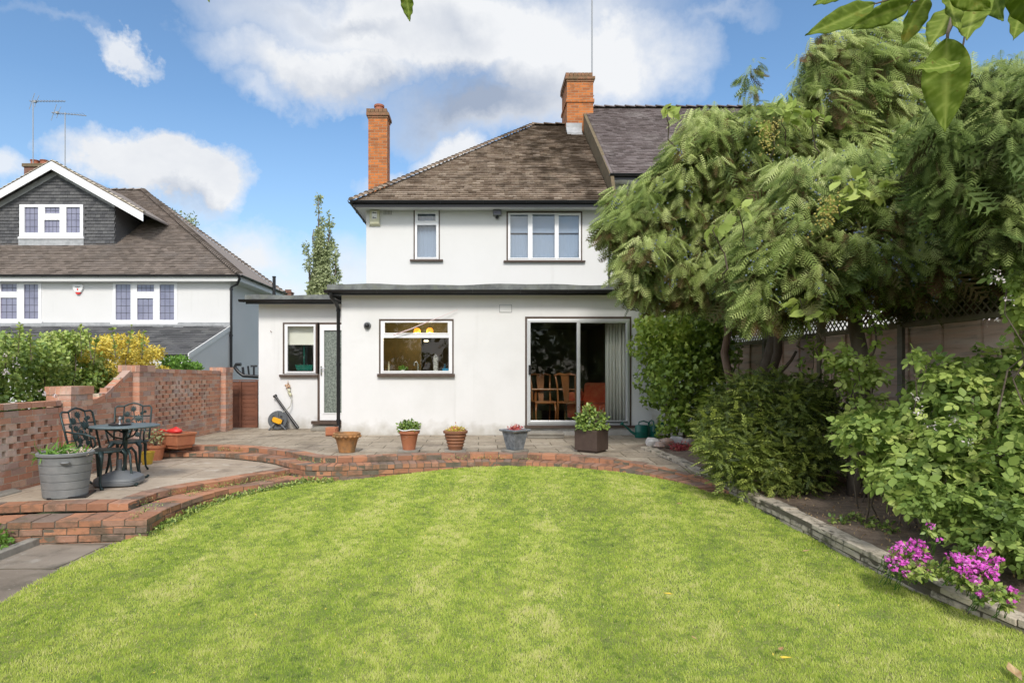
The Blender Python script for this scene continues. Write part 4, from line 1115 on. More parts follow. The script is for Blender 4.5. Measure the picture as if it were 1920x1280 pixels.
# flat roofs
g = MB()
n = 26
for i in range(n):   # slightly sagging felt edge
    a, b_ = -2.93 + i * 6.6 / n, -2.93 + (i + 1) * 6.6 / n; f = lambda x: 2.905 + .012 * math.sin(x * 2.1) + .008 * math.sin(x * 5.3)
    g.hexa([(a, 11.74, 2.80), (b_, 11.74, 2.80), (b_, 14.495, 2.80), (a, 14.495, 2.80), (a, 11.75, f(a)), (b_, 11.75, f(b_)), (b_, 14.495, 2.95), (a, 14.495, 2.95)])
fr = g.build('flat_roof', 'felt', house, merge=True)
MB().box((-2.90, 11.77, 2.765), (3.6, 11.999, 2.785)).build('soffit', 'soffit_white', fr)
g = MB(); g.box((-2.91, 11.75, 2.70), (3.6, 11.768, 2.80)); g.box((-2.925, 11.75, 2.71), (-2.905, 14.4, 2.80)); gutter(g, (-2.97, 11.69, 2.79), (3.6, 11.69, 2.79), .055); g.build('gutter', 'black_plastic', fr)
AY = 13.4
aw = RC(533.5, 607.5, 592.5, 700.5, AY); ad_ = RC(599, 607.5, 660, 789, AY)
holed(MB(), wx(485, AY), -2.72, -.1, 2.74, AY, AY + .25, [aw, (ad_[0], -2.75, ad_[2], ad_[3])]).build('annex_wall', 'render', house, merge=True)
g = MB(); g.box((wx(485, AY), AY + .251, -.1), (wx(485, AY) + .25, 20, 2.74)); g.box((-4.5, 16, -.1), (-2.72, 16.1, 2.7)); g.build('side_wall', 'render', house)
g = MB(); g.box((-4.58, AY + .26, 2.5), (-2.72, 16, 2.55)); g.box((-4.58, AY + .26, .0), (-2.72, 16, .1)); g.build('room_wall', 'room_wall', house)
g = MB(); n = 12
for i in range(n):
    a, b_ = -5.02 + i * 2.28 / n, -5.02 + (i + 1) * 2.28 / n; f = lambda x: 2.875 + .008 * math.sin(x * 5)
    g.hexa([(a, 13.08, 2.78), (b_, 13.08, 2.78), (b_, 20, 2.78), (a, 20, 2.78), (a, 13.1, f(a)), (b_, 13.1, f(b_)), (b_, 20, 2.93), (a, 20, 2.93)])
fr2 = g.build('flat_roof', 'felt', house, merge=True)
MB().box((-5.0, 13.1, 2.74), (-2.75, 13.399, 2.76)).build('soffit', 'soffit_white', fr2)
g = MB(); g.box((-5.0, 13.085, 2.68), (-2.75, 13.10, 2.78)); gutter(g, (-5.12, 13.03, 2.77), (-2.8, 13.03, 2.77), .055); g.build('gutter', 'black_plastic', fr2)
window(house, AY, (534, 608, 592, 700), [(539.5, 611.5, 589, 696.5)], sill=(525, 702, 597, 706.5), surround=(530.5, 604.5, 598.7, 700.5), label='white utility room window with a half lowered blind')
bd = window(house, AY, (600, 608.5, 655, 787.5), [(608, 619, 646, 774)], name='back_door', gl='glass_obscure', surround=(595.5, 604.5, 657, 789))
r = RC(586, 788.5, 655, 794, AY); MB().box((r[0], AY - .12, r[2]), (r[1], AY, r[3])).build('threshold', 'brown_trim', bd)
g = MB(); c = PX(602.5, 694, AY - .03); g.box((c.x - .015, AY - .045, c.z - .11), (c.x + .015, AY - .033, c.z + .09)); g.tube([c + Vector((0, -.02, .04)), c + Vector((0, -.06, .04)), c + Vector((.10, -.065, .042))], .011, 8); g.build('handle', 'chrome', bd, smooth='angle')
r = RC(540, 606, 590, 645, AY + .1); g = MB(); n = 30
g.box((r[0] - .03, AY + .12, r[2]), (r[1] + .03, AY + .125, r[3] + .05))
for i in range(12): q = r[0] + (r[1] - r[0]) * i / 12; g.blob((q + .02, AY + .122, r[2]), (.03, .004, .02), 8, 0)
g.build('blind', 'curtain', house)
# drainpipe at the extension corner
g = MB(); dx, dy = -2.785, 12.06
g.tube([(-2.84, 11.69, 2.74), (-2.84, 11.70, 2.66), (-2.79, 11.82, 2.58), (dx, 12.02, 2.50), (dx, dy, 2.42), (dx, dy, .12)], .036, 12)
for z in (2.42, 1.35, .25): g.tube([(dx, dy, z), (dx, dy, z + .05)], .044, 12)
g.tube([(dx, dy, .16), (dx, dy - .03, .08), (dx - .01, dy - .1, .03)], .038, 12)
g.build('drainpipe', 'black_plastic', house, smooth='angle')
# things fixed to the walls
rt = empty('alarm_box', PX(703, 410, UY), 0, 'cream alarm box under the eaves of the white house', 'alarm')
s = F / UY
MB().lathe([(.10, -.10), (.155, -.19), (.155, -.20), (.10, -.10)][:1] + [(.16, .0), (.17, .02)], (0, 0, 0), 4)
g = MB(); g.hexa([(-.135, -.03, -.18), (.135, -.03, -.18), (.135, -.001, -.18), (-.135, -.001, -.18), (-.11, -.085, -.14), (.11, -.085, -.14), (.11, -.001, -.14), (-.11, -.001, -.14)])
g.box((-.105, -.075, -.139), (.105, -.001, .185)); g.box((-.12, -.05, -.139), (.12, -.0015, .20)); g.build('casing', 'cream_plastic', rt, bevel=.008)
g = MB(); g.box((-.06, -.079, -.02), (.06, -.0755, .16)); g.build('front_label', 'white_plastic', rt)
g = MB()
for zz in (.115, .0): 
    g.box((-.042, -.083, zz - .008), (-.012, -.0795, zz + .022)); g.box((-.008, -.083, zz - .006), (.045, -.0795, zz + .008))
g.build('lettering', 'ink', rt)
def tagged(o, l, c, gr=None): return tag(o, l, c, gr)
g = MB(); c = PX(727, 398, UY); s = .115
g.box((c.x - s, UY - .012, c.z - .07), (c.x + s, UY - .001, c.z + .07)); ob = g.build('air_vent', 'render_clean', None); tag(ob, 'small square air vent grille high on the white wall', 'vent')
g = MB()
for i in range(6):
    for j in range(4): g.box((c.x - .095 + i * .034, UY - .0135, c.z - .055 + j * .03), (c.x - .095 + i * .034 + .02, UY - .0123, c.z - .055 + j * .03 + .017))
g.build('slot', 'ink', ob)
rt = empty('floodlight', PX(932, 402, UY), 0, 'small grey security floodlight beside the three light upstairs window', 'light')
g = MB(); g.box((-.10, -.10, -.045), (.10, -.02, .085)); g.build('housing', 'grey_plastic', rt, bevel=.01)
g = MB(); g.box((-.08, -.105, -.02), (.08, -.101, .065)); g.build('lens', 'glass_leaded', rt)
g = MB(); g.box((-.03, -.02, -.02), (.03, 0, .04)); g.blob((0, -.06, -.085), (.045, .045, .04), 12, 0); g.build('sensor', 'black_plastic', rt, smooth=True)
rt = empty('wall_lamp', PX(689, 610.5, EY), 0, 'round dark outdoor bulkhead lamp on the wall left of the kitchen window', 'light')
g = MB(); g.M = Matrix.Rotation(R(90), 4, 'X'); g.lathe([(.072, 0), (.072, .02), (.062, .035), (.05, .05)], n=24); g.build('base', 'grey_plastic', rt, smooth='angle')
g = MB(); g.M = Matrix.Rotation(R(90), 4, 'X'); g.lathe([(.052, .04), (.046, .08), (.03, .10), (.01, .105)], n=20); g.build('lens', 'black_plastic', rt, smooth=True)
c = PX(948, 578.5, EY); g = MB()
g.box((c.x - .115, EY - .01, c.z - .07), (c.x + .115, EY - .001, c.z + .07)); ob = g.build('cover_plate', 'render', bevel=.004); g = MB()
holed(g, c.x - .122, c.x + .122, c.z - .077, c.z + .077, EY - .004, EY - .0005, [(c.x - .115, c.x + .115, c.z - .07, c.z + .07)]); g.build('seal', 'grey_plastic', ob)
tag(ob, 'blank white rectangular cover plate high on the extension wall', 'cover')
# thin line in front of kitchen window
g = MB(); a, b_, c = PX(738, 628, 11.9), PX(800, 604, 11.88), PX(858, 580, 11.94)
g.tube([a, a.lerp(b_, .5) + Vector((0, 0, -.012)), b_, b_.lerp(c, .5) + Vector((0, 0, -.008)), c], [.011, .011, .009, .005, .004], 6); tag(g.build('washing_line', mat('line_pink', (.66, .5, .5), .5)), 'thin pinkish washing line slanting across the kitchen window', 'washing line')
g = MB(); c = PX(509, 622, AY); g.tube([(c.x, AY + .0, c.z), (c.x, AY - .05, c.z), (c.x, AY - .055, c.z + .02)], .007, 6); tag(g.build('wall_hook', 'gate_wood'), 'little rusty hook in the wall left of the utility window', 'hook')

# ---- seen through the glass
rt = empty('curtain', (0, 12.34, 0), 0, 'long pale pleated curtain at the right of the patio door', 'curtain')
r = RC(1134, 605, 1177, 790, 12.4); g = MB(); n = 90; vs = []
for i in range(n + 1):
    t = i / n; X = r[0] + (r[1] - r[0] + .05) * t; yv = .035 * math.sin(t * 2 * math.pi * 8) + .012 * math.sin(t * 31)
    vs += [(X, yv, .16), (X + .01 * math.sin(t * 9), yv * .75, r[3])]
g.add(vs, [(2 * i, 2 * i + 2, 2 * i + 3, 2 * i + 1) for i in range(n)]); o = g.build('fabric', 'curtain', rt, smooth=True)
sm = o.modifiers.new('thickness', 'SOLIDIFY'); sm.thickness = .004
def dining_chair(loc, rz, label):
    rt = empty('dining_chair', loc, rz, label, 'chair', 'dining chairs inside the patio door')
    g = MB(); g.box((-.23, -.21, .43), (.23, .22, .48)); g.build('seat', 'wood', rt, bevel=.012)
    for sx in (-1, 1):
        MB().tube([(sx * .2, -.18, .43), (sx * .215, -.21, .25), (sx * .2, -.19, 0)], [.024, .02, .015], 8).build('leg', 'wood', rt, smooth=True)
        MB().tube([(sx * .19, .25, 0), (sx * .2, .2, .45), (sx * .2, .25, .8), (sx * .22, .31, 1.03)], [.018, .022, .02, .018], 8).build('leg', 'wood', rt, smooth=True)
    g = MB(); g.tube([(-.24, .31, 1.02), (-.12, .33, 1.05), (0, .32, 1.03), (.12, .33, 1.05), (.24, .31, 1.02)], [.018, .026, .022, .026, .018], 8)
    g.hexa([(-.05, .21, .48), (.05, .21, .48), (.05, .23, .48), (-.05, .23, .48), (-.09, .31, 1.02), (.09, .31, 1.02), (.09, .33, 1.02), (-.09, .33, 1.02)]); g.build('backrest', 'wood', rt, smooth='angle')
dining_chair((wx(1070, 12.95), 12.95, .14), R(150), 'brown splat backed dining chair behind the middle bar of the patio door')
dining_chair((wx(1020, 12.9), 13.0, .14), R(8), 'brown dining chair at the left end of the table, seen through the left pane')
rt = empty('dining_table', (wx(1040, 13.6), 13.6, .14), 0, 'polished dining table seen through the left pane of the patio door', 'table')
MB().box((-.55, -.45, .70), (.55, .45, .735)).build('tabletop', 'wood', rt, bevel=.01)
for sx in (-1, 1):
    for sy in (-1, 1): MB().tube([(sx * .45, sy * .35, .7), (sx * .46, sy * .36, .35), (sx * .45, sy * .35, 0)], [.035, .025, .02], 8).build('leg', 'wood', rt)
rt = empty('armchair', (wx(1115, 13.3), 13.3, .14), R(-25), 'red checked armchair seen through the right pane of the patio door', 'armchair')
g = MB(); g.box((-.36, -.36, .15), (.36, .34, .42)); g.build('seat', 'fabric_red', rt, bevel=.05)
for sx in (-1, 1):
    g = MB(); g.box((sx * .42 - .09, -.38, .12), (sx * .42 + .09, .34, .52)); g.tube([(sx * .42, -.40, .55), (sx * .42, .34, .58)], .11, 14); g.build('armrest', 'fabric_red', rt, bevel=.02, smooth='angle')
g = MB(); g.hexa([(-.36, .22, .3), (.36, .22, .3), (.36, .42, .3), (-.36, .42, .3), (-.33, .34, .86), (.33, .34, .86), (.33, .5, .86), (-.33, .5, .86)]); g.build('backrest', 'fabric_red', rt, bevel=.06)
for (x, y, lab) in ((782, 620, 'left one of two glowing amber pendant lamps in the kitchen'), (806, 619.5, 'right one of two glowing amber pendant lamps in the kitchen')):
    c = PX(x, y, 13.6); rt = empty('pendant_lamp', c, 0, lab, 'lamp', 'amber pendant lamps in the kitchen')
    MB().lathe([(.03, .06), (.06, .04), (.075, .0), (.075, -.045), (.06, -.05)], n=18).build('lamp_shade', 'lamp', rt, smooth='angle')
    MB().tube([(0, 0, .06), (0, 0, 2.44 - c.z)], .006, 6).build('cord', 'ink', rt)
    ld = bpy.data.lights.new('bulb', 'POINT'); ld.energy = 9; ld.color = (1, .72, .38); ld.shadow_soft_size = .06
    lo = bpy.data.objects.new('bulb', ld); COL.objects.link(lo); lo.parent = rt; lo.location = (0, 0, -.12)
c = PX(799, 638.5, 14.2); tag(MB().lathe([(.05, -.02), (.05, 0), (.045, .01)], tuple(c), 16).build('ceiling_spotlight', 'lamp_white'), 'small white glowing light in the dark part of the kitchen', 'lamp')
g = MB(); g.box((-2.42, 12.29, .14), (.28, 12.9, wz(697.5, 12.5))); tag(g.build('kitchen_worktop', 'dark_wood'), 'dark worktop just inside the kitchen window', 'worktop')
zt = wz(697.5, 12.5)
g = MB(); c = PX(783, 690, 12.45); c.z = zt
g.tube([c, c + Vector((0, 0, .12)), c + Vector((.0, -.0, .19)), c + Vector((-.03, 0, .215)), c + Vector((-.065, 0, .19)), c + Vector((-.07, 0, .13))], .012, 10); g.tube([c + Vector((.02, 0, .0)), c + Vector((.02, 0, .17))], .014, 8)
tag(g.build('kitchen_tap', 'chrome', smooth='angle'), 'chrome mixer tap standing on the kitchen sink', 'tap')
mat('patterned', (.55, .55, .53), .5, (.12, .12, .12), 60, .45, .55)
g = MB(); c = PX(817, 690, 12.42); c.z = zt; g.lathe([(.052, 0), (.054, .1), (.054, .28), (.04, .33), (.015, .36), (.012, .375)], tuple(c), 18); tag(g.build('patterned_bottle', 'patterned', smooth='angle'), 'tall round topped patterned white bottle on the kitchen window ledge', 'bottle')
g = MB(); c = PX(729, 690, 12.5); c.z = zt; g.lathe([(.02, 0), (.02, .12), (.012, .16), (.01, .22)], tuple(c), 14); tag(g.build('soap_bottle', 'cream_plastic', smooth='angle'), 'slim cream bottle at the left end of the kitchen window', 'bottle')
g = MB(); c = PX(836, 690, 12.42); c.z = zt; g.box((c.x - .07, c.y - .03, zt), (c.x + .07, c.y + .05, zt + .075)); g.tube([c + Vector((-.02, 0, .075)), c + Vector((-.02, 0, .17))], .006, 6); tag(g.build('sponge_holder', 'blue_plastic', bevel=.012), 'bright blue caddy at the right end of the kitchen window', 'caddy')
rt = empty('herb_plant', (wx(755, 12.45), 12.45, zt), 0, 'small lime green plant on the kitchen window ledge', 'plant')
MB().lathe([(.04, 0), (.05, .05), (.045, .05)], n=16).build('pot', 'white_plastic', rt)
leafball('foliage', [((0, 0, .075), (.10, .05, .05))], 130, LEAF, (.03, .05), 'lime_leaf', rt, rmin=.2)
rt = empty('ledge_trough', (wx(567, AY), AY + .2, wz(694, AY)), 0, 'green plastic plant trough inside the utility room window', 'planter')
MB().hexa([(-.16, -.06, 0), (.16, -.06, 0), (.16, .06, 0), (-.16, .06, 0), (-.20, -.08, .12), (.20, -.08, .12), (.20, .08, .12), (-.20, .08, .12)]).build('trough', 'green_plastic', rt)
MB().tube([(-.02, 0, .1), (-.02, .0, .55)], .012, 8).build('stem', 'green_plastic', rt)

# ================================================================== attached neighbour on the right
nb_ = empty('attached_house', (3.05, 14.9, 0), 0, 'attached right hand half of the pair with mauve grey tiles, mostly behind the conifer', 'house')
nb_.location = (0, 0, 0)
g = MB(); tiles(g, (3.16, 14.5, 5.92), (1, 0, 0), (0, 4.16, 3.34), lambda b_: 0, lambda b_: 7.2, 5.335, .105, .165, .02, .005); nr = g.build('roof', 'roof_tile_mauve', nb_)
g = MB(); g.add([(3.1, 14.5, 5.91), (10.4, 14.5, 5.91), (10.4, 18.66, 9.25), (3.1, 18.66, 9.25), (3.1, 22.8, 5.91), (10.4, 22.8, 5.91)], [(0, 1, 2, 3), (3, 2, 5, 4)]); g.build('underlay', 'roof_tile_mauve', nr)
g = MB(); hip(g, (3.16, 18.66, 9.27), (10.3, 18.66, 9.27), .10, .3); g.build('ridge_tiles', 'roof_tile_mauve', nr)
# raised gable verge between the two roofs
z_o = lambda Y: EV + (RZ - EV) * (Y - 14.1) / 4.56; z_n = lambda Y: 5.92 + 3.34 * (Y - 14.5) / 4.16
g = MB()
prof = [(14.12, 5.0), (14.12, 5.22), (14.42, z_n(14.42) - .02), (18.66, 9.28), (22.9, 5.90), (22.9, 5.0)]
vs = [(3.07, p[0], p[1]) for p in prof] + [(3.15, p[0], p[1]) for p in prof]; n = len(prof)
g.add(vs, [tuple(range(n)), tuple(range(2 * n - 1, n - 1, -1))] + [(i, n + i, n + (i + 1) % n, (i + 1) % n) for i in range(n)])
g.build('verge', 'cement', nb_)
g = MB(); g.box((3.16, 14.85, -.3), (10.2, 15.1, 5.8)); g.build('wall', 'render_clean', nb_)
g = MB(); gutter(g, (3.05, 14.44, 5.90), (10.3, 14.44, 5.90), .055); g.box((3.16, 14.5, 5.78), (10.3, 14.52, 5.9)); g.build('gutter', 'black_plastic', nb_)
g = MB(); g.box((3.16, 14.52, 5.77), (10.3, 14.85, 5.785)); g.build('soffit', 'soffit_white', nb_)
# mast on the party chimney
g = MB(); c = PX(1110, 140, 18.9); g.tube([(c.x, 18.9, 9.6), (c.x, 18.9, 13.6)], .022, 8); g.tube([(c.x - .06, 18.9, 9.75), (c.x + .06, 18.9, 9.75)], .02, 6); g.tube([(c.x - .5, 18.9, 13.3), (c.x + .6, 18.9, 13.35)], .012, 6)
for i in range(7): g.tube([(c.x - .45 + i * .15, 18.65, 13.3), (c.x - .45 + i * .15, 19.15, 13.3)], .006, 5)
tag(g.build('aerial_mast', 'mast'), 'tall thin aerial mast rising beside the broad orange chimney', 'aerial')

# ================================================================== neighbour house on the left
LH = empty('neighbour_house', (0, 0, 0), 0, 'detached white house on the left with grey brown hipped roof and tile hung dormer', 'house')
NY = 20.0
W1 = (212, 529, 332, 606); W2 = (-42, 529, 78, 604)
holed(MB(), -24, wx(432, NY), -.7, 4.40, NY, NY + .3, [RC(*W1, NY), RC(*W2, NY)]).build('wall', 'render_clean', LH, merge=True)
g = MB(); g.box((wx(432, NY) - .3, NY + .301, -.7), (wx(432, NY), 24.2, 4.4)); g.box((-23.9, 24.2, -.7), (wx(432, NY), 24.4, 4.4)); g.box((-23.9, NY + 1.8, 1), (-9, NY + 1.9, 4.3)); g.build('side_wall', 'render_clean', LH)
window(LH, NY, W1, [(217.5, 533, 246, 600), (257.5, 533.5, 290, 547), (258, 559, 288, 600), (300, 533.5, 327.5, 600)], gl='glass_leaded', lead=.155, sill=(209, 604.5, 335, 608), smat='upvc')
window(LH, NY, W2, [(-37, 533, -8, 598), (3, 532, 33, 547), (2, 558, 33, 598), (46, 533, 73, 598)], gl='glass_leaded', lead=.155, sill=(-45, 602.5, 81, 606), smat='upvc')
mr_ = .686; nz_ = lambda Y: 4.36 + mr_ * (Y - 19.7)
XR, YR = -14.7, 26.7; ZR = nz_(YR); XE = -7.74
L2 = math.hypot(7.0, ZR - 4.36); k2 = 7.0 / L2
g = MB(); tiles(g, (-24, 19.7, 4.36), (1, 0, 0), (0, 7.0, ZR - 4.36), lambda b_: 0, lambda b_: 24 + XE - b_ * (XE - XR) / L2, L2, .135, .20, .042, .006)
lr = g.build('roof', 'roof_tile_grey', LH)
g = MB(); g.add([(-24, 19.7, 4.35), (XE, 19.7, 4.35), (XR, YR, ZR - .01), (-24, YR, ZR - .01), (XE, 24.2, 4.35), (-24, 31, 4.35)], [(0, 1, 2, 3), (1, 4, 2), (4, 5, 3, 2)]); g.build('underlay', 'roof_tile_grey', lr)
g = MB(); hip(g, (XE, 19.68, 4.38), (XR, YR, ZR + .02), .12, .14, .04); hip(g, (XR, YR, ZR), (-24, YR, ZR), .12, .35); hip(g, (XE, 24.2, 4.38), (XR, YR, ZR + .02), .1, .2, .03); g.build('hip_tiles', 'roof_tile_grey', lr)
g = MB(); g.box((-24, 19.72, 4.17), (XE + .01, 19.76, 4.32)); g.box((-24, 19.76, 4.16), (XE, 19.999, 4.18)); g.box((wx(432, NY) + .001, 20, 4.16), (XE, 24.3, 4.18)); g.box((XE - .03, 19.761, 4.17), (XE + .01, 24.3, 4.32)); g.build('fascia', 'soffit_white', LH)
g = MB(); gutter(g, (-24, 19.66, 4.36), (XE + .08, 19.66, 4.36), .055); gutter(g, (XE + .07, 24.3, 4.36), (XE + .07, 19.6, 4.36), .055); g.build('gutter', 'black_plastic', LH)
xd = wx(433.5, 19.93)
g = MB(); g.tube([(XE + .03, 19.64, 4.30), (XE + .03, 19.66, 4.22), (XE - .1, 19.8, 4.08), (xd, 19.93, 4.0), (xd, 19.93, -.4)], .042, 10)
for z in (3.9, 2.4, 1.3): g.tube([(xd, 19.93, z), (xd, 19.93, z + .06)], .055, 10)
g.build('drainpipe', 'black_plastic', LH, smooth='angle')
# dormer
DY = 21.7; aX = wx(97, DY - .3); hw = 2.03; zb = nz_(DY); za = 8.50; ds = .566
ze = za - ds * hw
dw = RC(38, 384, 157, 447, DY)
g = MB(); O_ = (aX - hw, DY, zb - .05); top = za - zb
tiles(g, O_, (1, 0, 0), (0, 0, 1), lambda b_: max(0, (b_ + zb - .05 - ze) / ds), lambda b_: 2 * hw - max(0, (b_ + zb - .05 - ze) / ds), za - zb - .05, .115, .165, .028, .003)
# leave the window opening clear
keepv = MB(); 
i = 0
while i < len(g.v) // 6:
    q = g.v[i * 6:(i + 1) * 6]; cx = sum(p[0] for p in q) / 6; cz = sum(p[2] for p in q) / 6
    if not (dw[0] - .02 < cx < dw[1] + .02 and dw[2] - .02 < cz < dw[3] + .03): keepv.add(q, [(0, 1, 2, 3), (3, 2, 5, 4), (0, 3, 4), (1, 5, 2)])
    i += 1
dm = keepv.build('dormer', 'hung_tile', LH)
g = MB(); g.add([(aX - hw, DY + .02, zb - .1), (aX + hw, DY + .02, zb - .1), (aX + hw, DY + .02, ze), (aX, DY + .02, za), (aX - hw, DY + .02, ze)], [(0, 1, 2, 3, 4)])
Yc = 19.7 + (ze - 4.36) / mr_
for s_ in (-1, 1): g.add([(aX + s_ * hw, DY + .02, zb), (aX + s_ * hw, DY + .02, ze), (aX + s_ * hw, Yc, ze)], [(0, 1, 2)] if s_ < 0 else [(2, 1, 0)])
g.build('cheek', 'hung_tile', dm)
g = MB(); bx = aX + hw
tiles(g, (bx, DY, zb - .05), (0, 1, 0), (0, 0, 1), lambda b_: max(0, (b_ - .1) / mr_), lambda b_: (ze + .05 - zb) / mr_ + .05, ze - zb + .05, .115, .165, .03, .003); g.build('cheek_tiles', 'hung_tile', dm)
window(dm, DY, (38, 384, 157, 446), [(48, 389, 74, 437), (86, 389, 114, 401), (85, 413, 114, 437), (126, 389, 152, 437)], gl='glass_leaded', lead=.155, fy=-.05, depth=.09, sill=(36, 444.5, 159, 448.5), smat='upvc')
g = MB(); r = RC(36, 449, 158, 461, DY); g.box((r[0], DY - .04, r[2]), (r[1], DY - .031, r[3]))
for s_ in (-1, 1):
    a = Vector((aX, DY - .035, za - .10)); b_ = Vector((aX + s_ * (hw + .0), DY - .035, ze - .10))
    g.hexa([a + Vector((0, 0, -.20)), b_ + Vector((0, 0, -.20)), b_ + Vector((0, .004, -.20)), a + Vector((0, .004, -.20)), a, b_, b_ + Vector((0, .004, 0)), a + Vector((0, .004, 0))])
g.build('flashing', 'lead', dm)
ov = 3.2; zo = 8.57
for s_ in (-1, 1):
    g = MB(); Ye = 19.7 + (zo - ds * ov - 4.36) / mr_; Ya = 19.7 + (zo - 4.36) / mr_
    pts = [(aX, DY - .3, zo), (aX + s_ * ov, DY - .3, zo - ds * ov), (aX + s_ * ov, Ye, zo - ds * ov), (aX, Ya, zo)]
    if s_ > 0: pts = pts[::-1]
    up = [(p[0], p[1], p[2] + .07) for p in pts]
    g.add(pts + up, [(0, 1, 2, 3), (7, 6, 5, 4), (0, 4, 5, 1), (1, 5, 6, 2), (2, 6, 7, 3), (3, 7, 4, 0)]); g.build('dormer_roof', 'roof_tile_grey', dm)
    g = MB(); g.hexa([(aX, DY - .33, zo - .26), (aX + s_ * ov, DY - .33, zo - ds * ov - .26), (aX + s_ * ov, DY - .302, zo - ds * ov - .26), (aX, DY - .302, zo - .26),
                      (aX, DY - .33, zo + .02), (aX + s_ * ov, DY - .33, zo - ds * ov + .02), (aX + s_ * ov, DY - .302, zo - ds * ov + .02), (aX, DY - .302, zo + .02)]); g.build('bargeboard', 'upvc', dm)
    g = MB(); hip(g, (aX + s_ * ov, DY - .26, zo - ds * ov + .07), (aX, DY - .26, zo + .07), .075, .17, .01); g.build('verge_tiles', 'stone_cap', dm)
# chimney of left house
xa, xb = wx(45, 27.2), wx(95, 27.2); ch = MB().box((xa, 27.2, 7.5), (xb, 28, wz(312, 27.2))).build('chimney', 'chimney_brown', lr)
g = MB(); g.box((xa - .06, 27.14, wz(313, 27.2)), (xb + .06, 28.06, wz(307, 27.2))); g.build('chimney_cap', 'cement', ch)
for x in (66, 84): MB().lathe([(.19, 0), (.17, .2), (.19, .22), (.2, .26), (.15, .26)], (wx(x, 27.6), 27.6, wz(308, 27.3)), 16).build('chimney_pot', 'pot_clay', ch, smooth='angle')
# lean-to
xr = wx(432, NY) + .0
vt = Vector((0, 2.9, 1.01)); LL = vt.length
g = MB(); tiles(g, (-24, 17.1, 1.72), (1, 0, 0), vt, lambda b_: 0, lambda b_: 24 + xr - .01, LL, .20, .33, .035, .004)
lt = g.build('lean_to_roof', 'lean_tile', LH)
g = MB(); g.add([(-24, 17.1, 1.71), (xr, 17.1, 1.71), (xr, 20, 2.72), (-24, 20, 2.72)], [(0, 1, 2, 3)]); g.build('underlay', 'lean_tile', lt)
g = MB(); g.box((-24, 19.93, 2.71), (xr + .01, 19.995, 2.86)); g.build('flashing', 'lead', lt)
g = MB(); g.add([(xr + .002, 17.2, -.7), (xr + .002, 20, -.7), (xr + .002, 20, 2.69), (xr + .002, 17.2, 1.70), (xr - .2, 17.2, -.7), (xr - .2, 20, -.7), (xr - .2, 20, 2.69), (xr - .2, 17.2, 1.70)], [(0, 1, 2, 3), (7, 6, 5, 4), (0, 3, 7, 4), (1, 5, 6, 2), (3, 2, 6, 7)])
g.box((-24, 17.2, -.7), (xr - .21, 17.4, 1.68)); g.build('wall', 'render_clean', LH)
g = MB(); g.hexa([(xr, 17.08, 1.60), (xr + .035, 17.08, 1.60), (xr + .035, 20, 2.61), (xr, 20, 2.61), (xr, 17.08, 1.76), (xr + .035, 17.08, 1.76), (xr + .035, 20, 2.77), (xr, 20, 2.77)]); g.build('bargeboard', 'soffit_white', lt)
# alarm of left house
rt = empty('alarm_box', PX(148, 543, NY), 0, 'white shield shaped alarm box with a red tip between the windows of the left house', 'alarm')
g = MB(); pf = [(-.17, .14), (-.12, .16), (.12, .16), (.17, .14), (.16, .02), (.09, -.09), (-.09, -.09), (-.16, .02)]
g.M = Matrix.Rotation(R(90), 4, 'X'); g.prism(pf[::-1], 0, .07); g.build('casing', 'white_plastic', rt, bevel=.01)
g = MB(); g.M = Matrix.Rotation(R(90), 4, 'X'); g.prism([(.085, -.092), (.04, -.155), (-.04, -.155), (-.085, -.092)][::-1], 0, .065); g.build('strobe', 'red_plastic', rt)
g = MB(); g.M = Matrix.Rotation(R(90), 4, 'X') ; g.prism([(0, .045), (.03, .0), (0, -.045), (-.03, 0)][::-1], .0705, .074); g.build('emblem', 'red_plastic', rt)
g = MB(); g.box((-.09, -.074, .075), (.09, -.0705, .095)); g.box((-.05, -.074, .055), (.05, -.0705, .066)); g.build('lettering', 'grey_plastic', rt)
for (x, yt, yb, dr, lab) in ((62, 186, 300, 1, 'taller left television aerial above the roof of the left house'), (122, 207, 316, -1, 'shorter right television aerial above the roof of the left house')):
    Y = 27.4; X = wx(x, Y); zt_ = wz(yt + 4, Y); rt = empty('television_aerial', (X, Y, wz(yb, Y)), 0, lab, 'aerial', 'television aerials above the left house')
    hh = zt_ - wz(yb, Y); MB().tube([(0, 0, -1.5), (0, 0, hh)], .02, 6).build('mast', 'mast', rt)
    g = MB(); g.tube([(-.15 if dr > 0 else -.6, 0, hh), (1.45 if dr > 0 else .95, 0, hh - (.0 if dr > 0 else .15))], .018, 6); g.build('boom', 'mast', rt)
    g = MB()
    for i in range(12):
        q = -.1 + i * .13 if dr > 0 else -.5 + i * .12
        g.tube([(q, -.12, hh + .0 - (.0 if dr > 0 else .07)), (q, .12, hh + .0 - (.0 if dr > 0 else .07))], .007, 5)
    q0 = -.05 if dr > 0 else -.5
    for s_ in (-1, 1): g.tube([(q0, 0, hh), (q0 + .12 * s_, 0, hh + .36 * s_)], .012, 5); g.tube([(q0 + .2, 0, hh), (q0 + .22 + .1 * s_, 0, hh + .26 * s_)], .010, 5)
    g.box((q0 + .1, -.05, hh - .06), (q0 + .2, .05, hh + .03)); g.build('elements', 'mast', rt)

